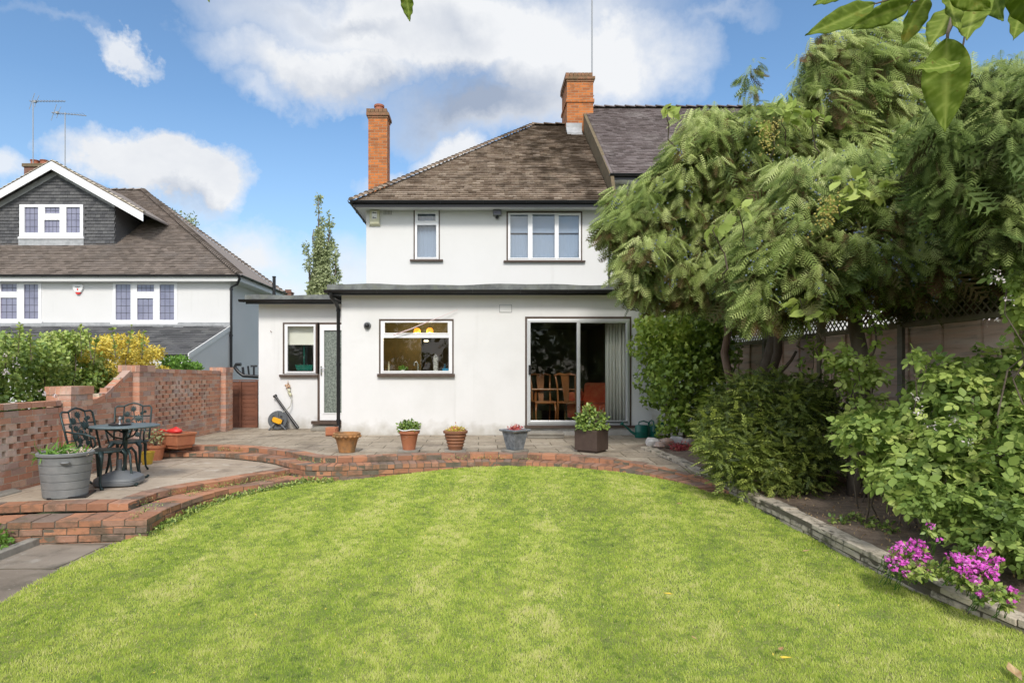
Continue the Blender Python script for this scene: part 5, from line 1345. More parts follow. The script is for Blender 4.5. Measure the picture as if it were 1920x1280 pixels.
# small things between the houses
g = MB(); c = PX(514, 548, 21); g.tube([(c.x, 21, 0), (c.x, 21, wz(519, 21))], .055, 12); g.tube([(c.x, 21, wz(520, 21)), (c.x, 21, wz(518, 21))], .065, 12); tag(g.build('soil_pipe', 'black_plastic', smooth='angle'), 'black vent pipe standing up behind the annex roof', 'pipe')
g = MB(); Y = 45; g.box((wx(531, Y), Y, 0), (wx(546, Y), Y + .6, wz(549, Y))); g.box((wx(530, Y), Y - .05, wz(549, Y)), (wx(547, Y), Y + .65, wz(547, Y)))
for x in (535, 541): g.lathe([(.13, 0), (.12, .2)], (wx(x, Y), Y + .3, wz(547, Y)), 12)
tag(g.build('distant_chimney', 'chimney_brown'), 'tiny distant brick chimney peeping over the annex roof', 'chimney')
rt = empty('garden_gate', (wx(417, 13.7), 13.7, 0), 0, 'reddish brown waney timber gate panel between brick wall and annex', 'gate')
W_ = wx(484, 13.7) - wx(417, 13.7)
for k in range(9):
    pass
g = MB()
for k in range(11):
    z = -.02 + k * .094
    g.hexa([(0, -.012, z), (W_, -.012, z), (W_, 0, z), (0, 0, z), (0, -.004, z + .10 + .008 * math.sin(k * 3)), (W_, -.004, z + .10 + .008 * math.cos(k * 2)), (W_, .004, z + .10), (0, .004, z + .10)])
g.build('board', 'gate_wood', rt)
for x in (0, .48 * W_, W_ - .05): MB().box((x, -.04, -.02), (x + .05, -.013, 1.03)).build('batten', 'gate_wood', rt)
g = MB(); g.box((-.02, -.03, 1.035), (W_ + .02, .03, 1.06)); g.build('capping', 'gate_wood', rt)
# waste pipework on the neighbour's side wall
Yp = 19.3; g = MB(); P = lambda x, y: PX(x, y, Yp)
g.tube([P(452, 683), P(443, 683), P(440, 688), P(447, 697), P(456, 704), P(485, 706)], .055, 10); g.tube([P(455, 688), P(457, 704)], .04, 8)
g.tube([P(476, 686), P(476, 706)], .03, 8); g.tube([P(470, 686), P(482, 686)], .03, 8); g.tube([P(465, 686), P(467, 704)], .03, 8)
tag(g.build('waste_pipe', 'black_plastic', smooth='angle'), 'black waste pipes above the timber gate panel', 'pipe')
# ================================================================== garden objects
def soil_disc(rt, r, z, n=24, sq=None):
    g = MB(); k = n
    vs = [(r * math.cos(2 * math.pi * i / k + (math.pi / 4 if k == 4 else 0)), r * math.sin(2 * math.pi * i / k + (math.pi / 4 if k == 4 else 0)), z) for i in range(k)] + [(0, 0, z + .012)]
    g.add(vs, [(i, (i + 1) % k, k) for i in range(k)]); return g.build('compost', 'soil', rt)
def tile_base(rt, s=.16, h=.03):
    MB().box((-s, -s * .8, -.002), (s, s * .8, h)).build('base_tile', 'concrete', rt, bevel=.004)
def round_pot(name, x, ybase, prof, m, label, base=True, smooth='angle', z=0, soil=None, n=32, cat='plant pot', group='pots along the patio edge'):
    p = GP(x, ybase, z); rt = empty(name, p, random.uniform(0, 1), label, cat, group)
    if base: tile_base(rt); rt.rotation_euler = (0, 0, 0)
    off = .03 if base else 0
    inner = [(prof[-1][0] - .018, prof[-1][1]), (prof[-1][0] - .025, prof[-1][1] - .05)]
    MB().lathe([(r, h + off) for r, h in prof + inner], n=n).build('pot', m, rt, smooth=smooth)
    soil_disc(rt, prof[-1][0] - .024, off + prof[-1][1] - .035)
    return rt, off + prof[-1][1]
# old terracotta bowl, empty
rt, h = round_pot('terracotta_pot', 650.5, 847, [(.12, 0), (.135, .07), (.165, .19), (.175, .20), (.19, .235), (.205, .25), (.208, .285), (.20, .295)], 'terracotta_old', 'weathered yellowish terracotta pot with crimped rim, empty, nearest the drainpipe', base=False)
g = MB()
for i in range(18):
    a = 2 * math.pi * i / 18; g.blob((.195 * math.cos(a), .195 * math.sin(a), .245), (.03, .03, .022), 8, 0)
g.build('crimped_rim', 'terracotta_old', rt, smooth=True)
rt, h = round_pot('terracotta_pot', 767, 846, [(.095, 0), (.10, .04), (.14, .24), (.145, .245), (.162, .25), (.165, .285), (.158, .295)], 'terracotta', 'orange terracotta pot of pale green succulents')
leafball('plant', [((.0, 0, h + .06), (.16, .14, .09)), ((-.08, 0, h + .03), (.09, .1, .06)), ((.08, 0, h + .04), (.09, .1, .07))], 800, SMALL, (.04, .07), 'hedge_leaf', rt, rmin=.3, up=.4, zmin=h - .01)
g = MB(); g.tube([(.168 * math.cos(a / 4), .168 * math.sin(a / 4), h + .015 + .008 * math.sin(a)) for a in range(12, 26)], .009, 6); g.build('pot_rim_band', 'white_plastic', rt)
prof = [(.105, 0), (.11, .03)]
for i in range(4):
    r = .118 + i * .014; z = .045 + i * .05; prof += [(r, z), (r + .008, z + .012), (r + .008, z + .03), (r, z + .042)]
prof += [(.17, .25), (.188, .255), (.19, .29), (.18, .295)]
rt, h = round_pot('terracotta_pot', 854, 846, prof, 'terracotta_dark', 'ribbed brown terracotta pot with little red and yellow bedding flowers')
leafball('plant', [((0, 0, h - .0), (.155, .15, .05))], 420, SMALL, (.03, .055), 'gold_leaf', rt, rmin=.2, zmin=h - .04)
leafball('flowers', [((0, 0, h + .01), (.15, .12, .045)), ((0, -.03, h + .09), (.02, .02, .05)), ((.03, 0, h + .04), (.03, .03, .03))], 160, SMALL, (.025, .04), 'pinkred', rt, rmin=.3, zmin=h - .02)
# grey glazed square tapered planter
p = GP(965.5, 846, 0); rt = empty('glazed_planter', p, 0, 'tapered square grey glazed planter with wide rim and a reddish plant', 'plant pot', 'pots along the patio edge')
rt.rotation_euler = (0, 0, R(38)); tile_base(rt, .17); off = .03
MB().lathe([(.125, off), (.135, off + .02), (.20, off + .27), (.205, off + .275), (.245, off + .285), (.25, off + .31), (.24, off + .315), (.20, off + .315), (.19, off + .27)], n=4).build('pot', 'glazed_grey', rt, bevel=.006)
soil_disc(rt, .195, off + .285, 4)
leafball('plant', [((0, 0, off + .32), (.12, .10, .05))], 240, SMALL, (.03, .05), 'pinkred', rt, rmin=.1, zmin=off + .28)
# brown square planter with shrub, seen corner on
p = GP(1109, 846, -.002); rt = empty('square_planter', p, R(52), 'dark brown cube planter holding a leafy green shrub in front of the patio door', 'plant pot', 'pots along the patio edge')
q = .19
g = MB(); g.box((-q, -q, .03), (q, q, .335)); g.box((-q + .03, -q + .03, 0), (q - .03, q - .03, .029)); g.box((-q - .003, -q - .003, .30), (q + .003, q + .003, .34)); g.build('planter_box', 'brown_planter', rt, bevel=.004)
leafball('foliage', [((0, 0, .38), (.26, .26, .07)), ((.02, 0, .52), (.19, .19, .16)), ((-.02, .02, .63), (.11, .11, .12)), ((.12, -.10, .5), (.1, .1, .12)), ((-.14, .10, .5), (.11, .11, .12))], 1500, LEAF, (.035, .065), 'hedge_leaf', rt, rmin=.3, zmin=.35)
g = MB()
for i in range(14): a = random.uniform(0, 6.28); limb(g, (0, 0, .34), (.2 * math.cos(a), .2 * math.sin(a), random.uniform(.5, .74)), .008, .003, 4)
g.build('stem', 'bark', rt)
# concrete step block under the door
a = RC(988, 808, 1055, 822, 11.6); g = MB(); g.box((wx(988, 11.55), 11.35, 0), (wx(1055, 11.55), 11.75, .055)); g.box((wx(988, 11.55) - .01, 11.33, .058), (wx(1055, 11.55) + .01, 11.78, .105)); tag(g.build('door_step', 'concrete', bevel=.01), 'low grey concrete slab step below the patio door', 'step')
g = MB(); g.box((wx(588, 13.1), 12.85, 0), (wx(624, 13.1), 13.38, .06)); tag(g.build('door_step', 'concrete', bevel=.01), 'shallow grey step below the back door of the annex', 'step')
g = MB(); g.box((wx(613, 11.9) , 11.78, 0), (wx(633.5, 11.9), 11.96, .165)); g.box((wx(614, 11.9), 11.75, .02), (wx(632, 11.9), 11.779, .15)); tag(g.build('clay_block', 'terracotta', bevel=.006), 'small square terracotta block at the foot of the drainpipe', 'block')
# watering cans
def can(x, loc, rz, label):
    rt = empty('watering_can', loc, rz, label, 'watering can', 'green watering cans by the house corner')
    g = MB(); g.lathe([(.10, 0), (.105, .02), (.10, .10), (.105, .11), (.10, .12), (.105, .2), (.09, .235), (.06, .24)], n=20); g.v = [(v[0] * 1.25, v[1] * .8, v[2]) for v in g.v]; g.build('body', 'green_plastic', rt, smooth='angle')
    MB().tube([(-.10, 0, .05), (-.2, 0, .11), (-.32, 0, .22), (-.36, 0, .25)], [.03, .022, .015, .013], 10).build('spout', 'green_plastic', rt, smooth='angle')
    MB().tube([(-.355, 0, .245), (-.39, 0, .275)], [.015, .04], 12).build('rose', 'green_plastic', rt, smooth='angle')
    MB().tube([(-.06, 0, .22), (-.05, 0, .29), (.04, 0, .31), (.13, 0, .28), (.15, 0, .18), (.125, 0, .08)], .013, 8).build('handle', 'green_plastic', rt, smooth='angle')
can(0, (wx(1203, 11.5), 11.5, 0), R(8), 'dark green plastic watering can with its spout pointing left at the patio door')
can(0, (wx(1224, 11.6), 11.62, 0), R(100), 'second green watering can standing end on against the ivy')
# hose reel
rt = empty('hose_reel', PX(521, 803, 13.15), R(12), 'grey garden hose reel with a bright yellow centre leaning by the annex wall', 'hose reel')
rt.location.z = 0
g = MB(); g.M = Matrix.Translation((0, 0, .205)) @ Matrix.Rotation(R(90), 4, 'X')
for z0 in (-.09, .07):
    g.lathe([(.03, z0), (.19, z0), (.195, z0 + .01), (.19, z0 + .02), (.03, z0 + .02)], n=30)
g.build('drum', 'hose_grey', rt, smooth='angle')
g = MB()
for k in range(5):
    for j in range(2): 
        rr = .12 + j * .028; g.tube([(rr * math.cos(a / 12 * 2 * math.pi), -.055 + k * .026, .205 + rr * math.sin(a / 12 * 2 * math.pi)) for a in range(13)], .0125, 6)
g.build('hose', 'pale_hose', rt, smooth=True)
g = MB()
for s_ in (-1, 1):
    for yy_ in (-.12, .12): g.tube([(0, yy_, .22), (s_ * .10, yy_, .08), (s_ * .17, yy_, .012)], [.016, .02, .014], 8)
g.tube([(-.17, -.12, .012), (-.17, .12, .012)], .012, 8); g.tube([(.17, -.12, .012), (.17, .12, .012)], .012, 8)
g.tube([(0, -.12, .2), (0, -.12, .38), (0, .12, .38), (0, .12, .2)], .013, 8); g.build('stand', 'grey_plastic', rt, smooth='angle')
g = MB(); g.M = Matrix.Translation((0, -.14, .205)) @ Matrix.Rotation(R(22), 4, 'Y'); g.box((-.10, -.03, -.04), (.10, .03, .04)); g.box((-.075, -.036, -.055), (.075, -.031, .055)); g.build('crank', 'yellow_plastic', rt, bevel=.014)
g = MB()
for k in range(8):
    a = k * math.pi / 4; g.box((.11 * math.cos(a) - .02, -.103, .205 + .11 * math.sin(a) - .02), (.11 * math.cos(a) + .02, -.0915, .205 + .11 * math.sin(a) + .02))
g.build('drum_hole', 'ink', rt)
a = PX(515, 741, 13.33); b_ = Vector((wx(559, 13.15), 13.15, .03)); g = MB(); g.tube([a, a.lerp(b_, .04), a.lerp(b_, .05), a.lerp(b_, .5), b_], [.045, .045, .026, .028, .034], 12); tag(g.build('leaning_pipe', 'black_plastic', smooth='angle'), 'long black plastic pipe leaning on the annex wall behind the hose reel', 'pipe')
rt = empty('garden_tap', PX(541, 730, AY), 0, 'brass garden tap with tangled fittings on the annex wall', 'tap')
g = MB(); g.tube([(0, 0, .12), (0, -.05, .11), (-.01, -.08, .06), (.0, -.09, .02)], .018, 8); g.blob((-.02, -.07, .09), (.045, .03, .03), 8, .2); g.blob((.03, -.06, .07), (.03, .03, .035), 8, .2); g.tube([(0, -.04, .11), (0, -.04, .19)], .008, 6); g.build('tap_body', 'brass', rt, smooth=True)
g = MB(); g.blob((.03, -.06, -.02), (.035, .03, .04), 8, .25); g.blob((.06, -.06, -.11), (.03, .03, .045), 8, .25); g.blob((.02, -.05, -.07), (.025, .025, .03), 8, .2); g.tube([(0, -.09, .02), (.03, -.06, -.02), (.04, -.05, -.07), (.06, -.06, -.12)], .014, 6); g.build('fittings', 'cream_plastic', rt, smooth=True)
g = MB(); g.tube([(.06, -.06, -.12), (.09, -.07, -.22), (.08, -.10, -.34), (.02, -.14, -.42), (-.06, -.20, -.48), (-.14, -.22, -.55), (-.17, -.22, -.62)], .010, 6); g.build('hose', 'pale_hose', rt, smooth=True)
g = MB(); c = GP(545, 801.5, .012); g.tube([GP(532, 801, .012), c, GP(575, 800, .012), GP(597, 800.5, .012)], .011, 6); tag(g.build('hose_end', 'pale_hose'), 'length of pale hose trailing on the paving from the reel', 'hose')

# ---- bistro set on the lower terrace
ZT = -.165
def bistro_chair(loc, ang, label):
    rt = empty('bistro_chair', loc, ang, label, 'chair', 'cast iron bistro chairs')     # faces +X at rz 0
    M_ = 'cast_iron'
    g = MB(); n = 26; pts = []
    for i in range(n):
        a = 2 * math.pi * i / n; r = .225 * (1 + .05 * math.cos(4 * a)); pts.append((r * math.cos(a), r * 1.02 * math.sin(a)))
    g.prism(pts, .425, .445); g.tube([(x, y, .432) for x, y in pts] + [(pts[0][0], pts[0][1], .432)], .014, 6, False); g.build('seat', M_, rt, smooth='angle')
    tilt = lambda z: -.20 - (z - .43) * .28
    bp = lambda y, z: Vector((tilt(z), y, z))
    g = MB(); w = .22
    g.tube([bp(-w, .44), bp(-w - .005, .66), bp(-w - .01, .88), bp(-w + .02, .905), bp(-.12, .90), bp(-.06, .93), bp(0, .945), bp(.06, .93), bp(.12, .90), bp(w - .02, .905), bp(w + .01, .88), bp(w + .005, .66), bp(w, .44)], .0125, 8)
    for yy_ in (-.115, .115): g.tube([bp(yy_ * .9, .44), bp(yy_ * 1.05, .68), bp(yy_, .90)], .009, 6)
    for zz in (.76, .56): g.tube([bp(-w, zz), bp(w, zz)], .008, 6)
    g.tube([bp(-.10, .47), bp(-.02, .56), bp(-.05, .66), bp(.02, .74), bp(0, .86)], .008, 6); g.tube([bp(.10, .47), bp(.04, .53), bp(.07, .62), bp(.04, .7)], .008, 6)
    g.build('back_frame', M_, rt, smooth=True)
    g = MB(); rnd = random.Random(4)
    def rose(y, z, r):
        c = bp(y, z); ax = Vector((-.28, 0, 1)).normalized(); yx = Vector((0, 1, 0)); nx_ = yx.cross(ax)
        m = 10; vs = []
        for s_ in (-.007, .007):
            for i in range(m * 2):
                a = math.pi * i / m; rr = r * (1 if i % 2 else .62); vs.append(c + yx * rr * math.cos(a) + ax * rr * math.sin(a) + nx_ * s_)
        k = 2 * m; vs += [c - nx_ * .012, c + nx_ * .014]
        fs = [(i, (i + 1) % k, k + (i + 1) % k, k + i) for i in range(k)] + [((i + 1) % k, i, 2 * k) for i in range(k)] + [(k + i, k + (i + 1) % k, 2 * k + 1) for i in range(k)]
        g.add(vs, fs)
    for (y, z, r) in ((0, .86, .045), (-.075, .79, .045), (.07, .73, .06), (-.06, .70, .04), (.0, .655, .035), (.05, .60, .05), (-.09, .60, .045), (-.04, .55, .04), (.07, .51, .045), (-.05, .49, .03), (-.13, .73, .025), (.15, .82, .025), (.11, .80, .03), (.15, .66, .022)): rose(y, z, r)
    g.build('back_flowers', M_, rt)
    for sy in (-1, 1):
        MB().tube([(.16, sy * .15, .43), (.20, sy * .185, .38), (.19, sy * .18, .25), (.16, sy * .165, .08), (.19, sy * .18, .02), (.225, sy * .195, .012)], [.034, .026, .017, .013, .016, .018], 8).build('leg', M_, rt, smooth=True)
        MB().tube([(-.17, sy * .16, .43), (-.20, sy * .175, .36), (-.19, sy * .17, .2), (-.19, sy * .18, .06), (-.23, sy * .2, .012)], [.026, .022, .015, .013, .016], 8).build('leg', M_, rt, smooth=True)
        MB().tube([bp(sy * .225, .68), Vector((-.12, sy * .25, .665)), Vector((.04, sy * .255, .655)), Vector((.15, sy * .235, .62)), Vector((.155, sy * .22, .54)), Vector((.10, sy * .21, .45))], [.010, .013, .013, .013, .011, .010], 8).build('armrest', M_, rt, smooth=True)
    return rt
bistro_chair((-4.59, 7.40, ZT), R(-12), 'dark green cast iron floral chair behind the big grey tub')
bistro_chair((-4.83, 8.42, ZT), R(-72), 'dark green cast iron floral chair behind the round table, by the red trough')
tcx, tcy = -4.43, 7.66
rt = empty('bistro_table', (tcx, tcy, ZT), R(20), 'round grey green metal bistro table with curling iron legs', 'table')
g = MB(); g.lathe([(.36, .692), (.385, .70), (.392, .71), (.385, .72), (.1, .722)], n=44); g.build('tabletop', 'table_metal', rt, smooth='angle')
MB().lathe([(.02, .12), (.018, .3), (.030, .36), (.02, .42), (.034, .52), (.022, .60), (.045, .69)], n=14).build('pedestal', 'cast_iron', rt, smooth=True)
for k in range(3):
    a = 2 * math.pi * k / 3 + R(-62); c_, s_ = math.cos(a), math.sin(a)
    MB().tube([(.02 * c_, .02 * s_, .40), (.10 * c_, .10 * s_, .43), (.17 * c_, .17 * s_, .36), (.19 * c_, .19 * s_, .22), (.22 * c_, .22 * s_, .10), (.29 * c_, .29 * s_, .03), (.36 * c_, .36 * s_, .015), (.39 * c_, .39 * s_, .035)], [.015, .016, .016, .014, .013, .013, .014, .018], 8).build('leg', 'cast_iron', rt, smooth=True)
    MB().tube([(.03 * c_, .03 * s_, .55), (.14 * c_, .14 * s_, .58), (.24 * c_, .24 * s_, .69)], .01, 6).build('bracket', 'cast_iron', rt, smooth=True)
tz = ZT + .722
g = MB(); g.lathe([(.10, 0), (.125, .006), (.13, .014), (.12, .014), (.08, .008)], (tcx - .05, tcy - .03, tz + .002), 28); tag(g.build('ashtray', 'black_plastic', smooth='angle'), 'shallow black dish lying on the bistro table', 'dish')
g = MB(); g.lathe([(.018, 0), (.012, .02), (.009, .05), (.02, .065), (.02, .075), (.006, .09), (.008, .10)], (tcx - .05, tcy - .03, tz + .011), 12); tag(g.build('ornament', 'mast', smooth='angle'), 'tiny metal ornament standing in the black dish', 'ornament')
rt = empty('parasol_base', (wx(224, 7.55), 7.55, ZT), R(12), 'grey plastic parasol base standing under the bistro table', 'parasol base')
g = MB(); n = 8
def ring(r, z): return [(r * abs(math.cos(a)) ** .55 * (1 if math.cos(a) > 0 else -1), r * abs(math.sin(a)) ** .55 * (1 if math.sin(a) > 0 else -1), z) for a in [2 * math.pi * i / 32 + .01 for i in range(32)]]
prof = [(.22, .012), (.25, .02), (.255, .055), (.245, .065), (.252, .07), (.245, .095), (.19, .13), (.075, .17), (.035, .18)]
vs = [p_ for r, z in prof for p_ in ring(r, z)]
g.add(vs, [(i * 32 + k, i * 32 + (k + 1) % 32, (i + 1) * 32 + (k + 1) % 32, (i + 1) * 32 + k) for i in range(len(prof) - 1) for k in range(32)] + [tuple(range(31, -1, -1)), tuple(range(8 * 32, 9 * 32))])
for k in range(4): a = k * math.pi / 2 + .78; g.lathe([(.03, 0), (.03, .02)], (.2 * math.cos(a), .2 * math.sin(a), 0), 10)
g.build('weight', 'grey_plastic', rt, smooth='angle')
MB().lathe([(.032, .155), (.03, .30), (.026, .31)], n=14).build('socket', 'grey_plastic', rt, smooth='angle')
# big grey tub
p = GP(121, 938, ZT); rt = empty('grey_tub', ((123 - CX) / F * (p.y + .25), p.y + .25, ZT), R(18), 'large ribbed grey half barrel tub of straggly weeds', 'tub')
R0, R1 = .215, .262
prof = [(R0 - .03, .0), (R0, .012)]
for i in range(5):
    t0, t1 = i / 5, (i + 1) / 5; ra, rb = R0 + (R1 - R0) * t0, R0 + (R1 - R0) * t1
    prof += [(ra, .015 + .44 * t0), (rb - .002, .015 + .44 * t1 - .012), (rb - .009, .015 + .44 * t1 - .006)]
prof += [(R1, .455), (R1 + .014, .462), (R1 + .016, .49), (R1 + .004, .497), (R1 - .015, .49), (R1 - .022, .40)]
MB().lathe(prof, n=48).build('barrel', 'zinc', rt, smooth='angle')
for s_ in (1, -1):
    a0 = R(-75 if s_ > 0 else 105); MB().tube([((R1 + .004 + .02 * (k in (1, 2, 3))) * math.cos(a0 + (k - 2) * .075), (R1 + .004 + .02 * (k in (1, 2, 3))) * math.sin(a0 + (k - 2) * .075), .40) for k in range(5)], .011, 8).build('handle', 'zinc', rt, smooth=True)
soil_disc(rt, R1 - .02, .41, 30)
leafball('weeds', [((-.12, -.05, .46), (.15, .15, .08)), ((-.05, .05, .50), (.07, .07, .09)), ((.0, .0, .44), (.2, .2, .04))], 320, ([(-.09, 0, 0), (.09, 0, 0), (.06, .6, .05), (0, 1, -.1), (-.06, .6, .05)], [(0, 1, 2, 4), (4, 2, 3)]), (.08, .17), 'lime_leaf', rt, rmin=.1, up=.1)
g = MB()
for i in range(34): a = random.uniform(0, 6.28); x, y = random.uniform(-.02, .2), random.uniform(-.15, .15); g.tube([(x, y, .42), (x + .05 * math.cos(a), y + .05 * math.sin(a), .47 + random.random() * .05), (x + .12 * math.cos(a), y + .12 * math.sin(a), .45 + random.random() * .08)], .004, 4)
g.build('dead_stems', mat('straw', (.62, .5, .38), .8), rt)
MB().box((-.12, -.2, -.001), (.25, .2, .02)).build('foot', 'black_plastic', rt)

# red trough and small pots at the corner by the wall
rt = empty('clay_trough', (wx(324, 9.95), 9.95, 0), R(-24), 'rectangular terracotta coloured trough with red plastic scoops inside', 'trough')
g = MB(); a, b_ = .31, .18
g.hexa([(-a + .04, -b_ + .04, 0), (a - .04, -b_ + .04, 0), (a - .04, b_ - .04, 0), (-a + .04, b_ - .04, 0), (-a + .03, -b_ + .03, .05), (a - .03, -b_ + .03, .05), (a - .03, b_ - .03, .05), (-a + .03, b_ - .03, .05)])
g.hexa([(-a + .012, -b_ + .012, .052), (a - .012, -b_ + .012, .052), (a - .012, b_ - .012, .052), (-a + .012, b_ - .012, .052), (-a, -b_, .215), (a, -b_, .215), (a, b_, .215), (-a, b_, .215)])
for (x0_, x1_, y0_, y1_) in ((-a - .015, a + .015, -b_ - .015, -b_ + .015), (-a - .015, a + .015, b_ - .015, b_ + .015), (-a - .015, -a + .015, -b_ + .0151, b_ - .0151), (a - .015, a + .015, -b_ + .0151, b_ - .0151)): g.box((x0_, y0_, .216), (x1_, y1_, .25))
g.build('trough', 'terracotta_old' if False else 'terracotta', rt, bevel=.005)
MB().box((-a + .016, -b_ + .016, .2161), (a - .016, b_ - .016, .228)).build('compost', 'soil', rt)
sc_ = empty('plastic_scoop', (rt.location.x + .0, 9.95, .235), R(-20), 'bright red plastic scoops lying in the terracotta trough', 'scoop')
g = MB(); g.blob((.05, 0, .035), (.13, .09, .05), 16, .02); g.tube([(-.05, 0, .03), (-.15, .0, .035), (-.26, -.02, .04)], [.035, .02, .024], 10); g.tube([(.0, .0, .07), (.05, .02, .095), (.11, .02, .07)], .012, 8); g.build('scoop', 'red_plastic', sc_, smooth=True)
def spot(x, y, z): p = GP(x, y, z); return p
p = GP(276, 870, ZT); rt = empty('yellow_pot', p, 0, 'small yellow glazed pot beside the clay trough', 'plant pot', 'little pots at the foot of the trough')
MB().lathe([(.065, 0), (.07, .01), (.10, .17), (.108, .175), (.108, .19), (.095, .19), (.09, .15)], n=26).build('pot', 'yellow_glaze', rt, smooth='angle'); soil_disc(rt, .09, .165)
p = GP(293, 862, ZT); rt = empty('clay_pot', (p.x, p.y, ZT), 0, 'terracotta pot with a sprawling thin stemmed plant behind the yellow pot', 'plant pot', 'little pots at the foot of the trough')
MB().lathe([(.085, 0), (.12, .19), (.135, .195), (.14, .24), (.125, .24), (.12, .19)], n=28).build('pot', 'terracotta', rt, smooth='angle'); soil_disc(rt, .12, .215)
g = MB()
for i in range(12): a = random.uniform(0, 6.28); limb(g, (0, 0, .21), (.16 * math.cos(a), .16 * math.sin(a), random.uniform(.28, .55)), .005, .003, 4)
g.build('stem', 'bark', rt)
leafball('foliage', [((0, 0, .38), (.16, .16, .17))], 140, LEAF, (.025, .045), 'poplar_leaf', rt, rmin=.3)
for i, (x, y, s_, lab) in enumerate(((303, 858, .045, 'lower pale stone in the little pile beside the clay pot'), (304, 848, .038, 'upper pale stone in the little pile beside the clay pot'))):
    p = GP(x, y, ZT); g = MB(); g.blob((p.x, p.y, ZT + s_ * .8 + (.07 if i else 0)), (s_, s_, s_ * .8), 8, .2); tag(g.build('stone', 'rock', smooth=True), lab, 'stone', 'pale stones beside the clay pot')
p = GP(258, 867, ZT); g = MB(); g.box((p.x - .10, p.y - .05, ZT), (p.x + .06, p.y + .08, ZT + .05)); tag(g.build('loose_brick', 'step_brick', bevel=.01), 'dark loose brick lying behind the iron chair legs', 'brick')

# rocks at the head of the border
rocks = ((1228, 833, .10, 'rock', 'white lump of stone at the head of the border, nearest the watering cans'), (1252, 832, .09, 'rock', 'pinkish brown stone next to the white stones at the head of the border'), (1272, 830, .10, 'rock', 'large pale stone in the middle of the rockery row'), (1296, 832, .09, 'rock', 'rightmost stone of the rockery row, partly under the bush'), (1240, 838, .07, 'rock', 'small low brown stone in front of the rockery row'))
for i, (x, y, s_, m_, lab) in enumerate(rocks):
    mname = 'rock_pale' if i in (0, 2) else 'rock_brown'
    if mname not in MATS: mat(mname, (.60, .59, .58) if i in (0, 2) else (.33, .21, .16), .9, (.36, .34, .33), 7, bump=(20, .8))
    p = GP(x, y, .06); g = MB(); g.blob((p.x, p.y + .1, .08), (s_ * 1.4, s_, s_ * .8), 10, .22); tag(g.build('rock', mname, smooth='angle'), lab, 'stone', 'rockery stones')
# ================================================================== vegetation
def veg(name, label, cat, loc=(0, 0, 0), group=None): return empty(name, loc, 0, label, cat, group)
def conifer(label, name, trunk, lobes, nf, fsize, m, dead=.12, limbs=14, seedbase=0, bark='bark', group='conifers over the right border'):
    rt = veg(name, label, 'tree', (0, 0, 0), group)
    g = MB(); pts = limb(g, trunk[0], trunk[1], trunk[2], trunk[2] * .45, 10, .03)
    top = Vector(trunk[1]); base = Vector(trunk[0]); 
    g.build('trunk', bark, rt, smooth=True)
    g = MB()
    for l in (lobes if len(lobes) < limbs else random.sample(lobes[:60], limbs)):
        c = Vector(l[0]); q = base.lerp(top, min(1, max(.35, (c.z + .2 - base.z) / (top.z - base.z))))
        limb(g, q, c, .035, .008, 6, .10, sag=.05)
    g.build('branch', bark, rt, smooth=True)
    # drooping sprays clothing each bough
    p, d, idx, rr = shell(lobes, int(nf * 1.5), .72, 1.12, .30)
    n = len(p); ax = np.array([base.x, base.y])
    hor = p[:, :2] - ax; hor /= np.linalg.norm(hor, axis=1, keepdims=True) + .3
    out = np.concatenate([hor * .55 + d[:, :2] * .75, np.full((n, 1), -.62)], 1) + unit(n) * .48
    out[:, 2] -= .5 * np.clip(-d[:, 2], 0, 1)
    nrm = d + np.array([0, 0, .7]) + unit(n) * .65
    s = np.minimum(RNG.uniform(fsize[0], fsize[1], n) * .78, 1.5 * np.array([l[1][0] for l in lobes])[idx])
    lt = RNG.random(len(lobes))
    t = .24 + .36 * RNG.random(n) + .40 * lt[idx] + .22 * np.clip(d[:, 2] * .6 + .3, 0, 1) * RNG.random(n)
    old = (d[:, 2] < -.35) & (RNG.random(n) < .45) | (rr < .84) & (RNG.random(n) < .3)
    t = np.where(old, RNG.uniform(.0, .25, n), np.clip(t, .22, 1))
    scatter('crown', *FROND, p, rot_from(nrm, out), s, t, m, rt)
    return rt
def fingers(poly, sp, dep, r, n):
    """hanging tufts over the face of a crown"""
    out = []
    for c, q in px_lobes(poly, sp, dep, r, .42, n=n):
        k = random.uniform(.8, 1.25); out.append(((c[0], c[1], c[2] - .05), (r * k, r * k, r * k * random.uniform(1.0, 1.7))))
    return out
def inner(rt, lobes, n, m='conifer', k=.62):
    """bare brown shoots and sprays tinted dark to put shade inside the crown"""
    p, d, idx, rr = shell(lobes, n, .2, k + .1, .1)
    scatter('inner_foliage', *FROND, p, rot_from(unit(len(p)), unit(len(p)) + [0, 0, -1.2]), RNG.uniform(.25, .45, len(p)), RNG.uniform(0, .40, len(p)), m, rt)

polyA = [(1325, 215), (1355, 225), (1400, 230), (1450, 260), (1480, 340), (1480, 470), (1440, 545), (1390, 555), (1330, 540), (1270, 545), (1215, 535), (1180, 500), (1160, 455), (1142, 425), (1155, 395), (1200, 365), (1250, 310), (1290, 255)]
def depA(x, y): return 8.55 + .0016 * (x - 1200) - .0012 * (y - 350)
lobA = px_lobes(polyA, 40, lambda x, y: depA(x, y) + .35, .30, .25, n=70, layers=2, back=.9) + fingers(polyA, 27, depA, .17, 170)
rtA = conifer('cypress with the slim reddish trunk, its boughs sweeping across the white house', 'conifer_tree', ((3.86, 9.45, -.1), (3.72, 9.4, 3.8), .075), lobA, 12500, (.20, .36), 'conifer', bark='bark_red')
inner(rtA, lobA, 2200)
polyB = [(1590, 75), (1640, 60), (1700, 90), (1730, 180), (1740, 330), (1700, 430), (1600, 430), (1500, 420), (1440, 380), (1400, 320), (1395, 250), (1440, 215), (1490, 200), (1530, 150), (1560, 100)]
def depB(x, y): return 9.3 - .0012 * (y - 100)
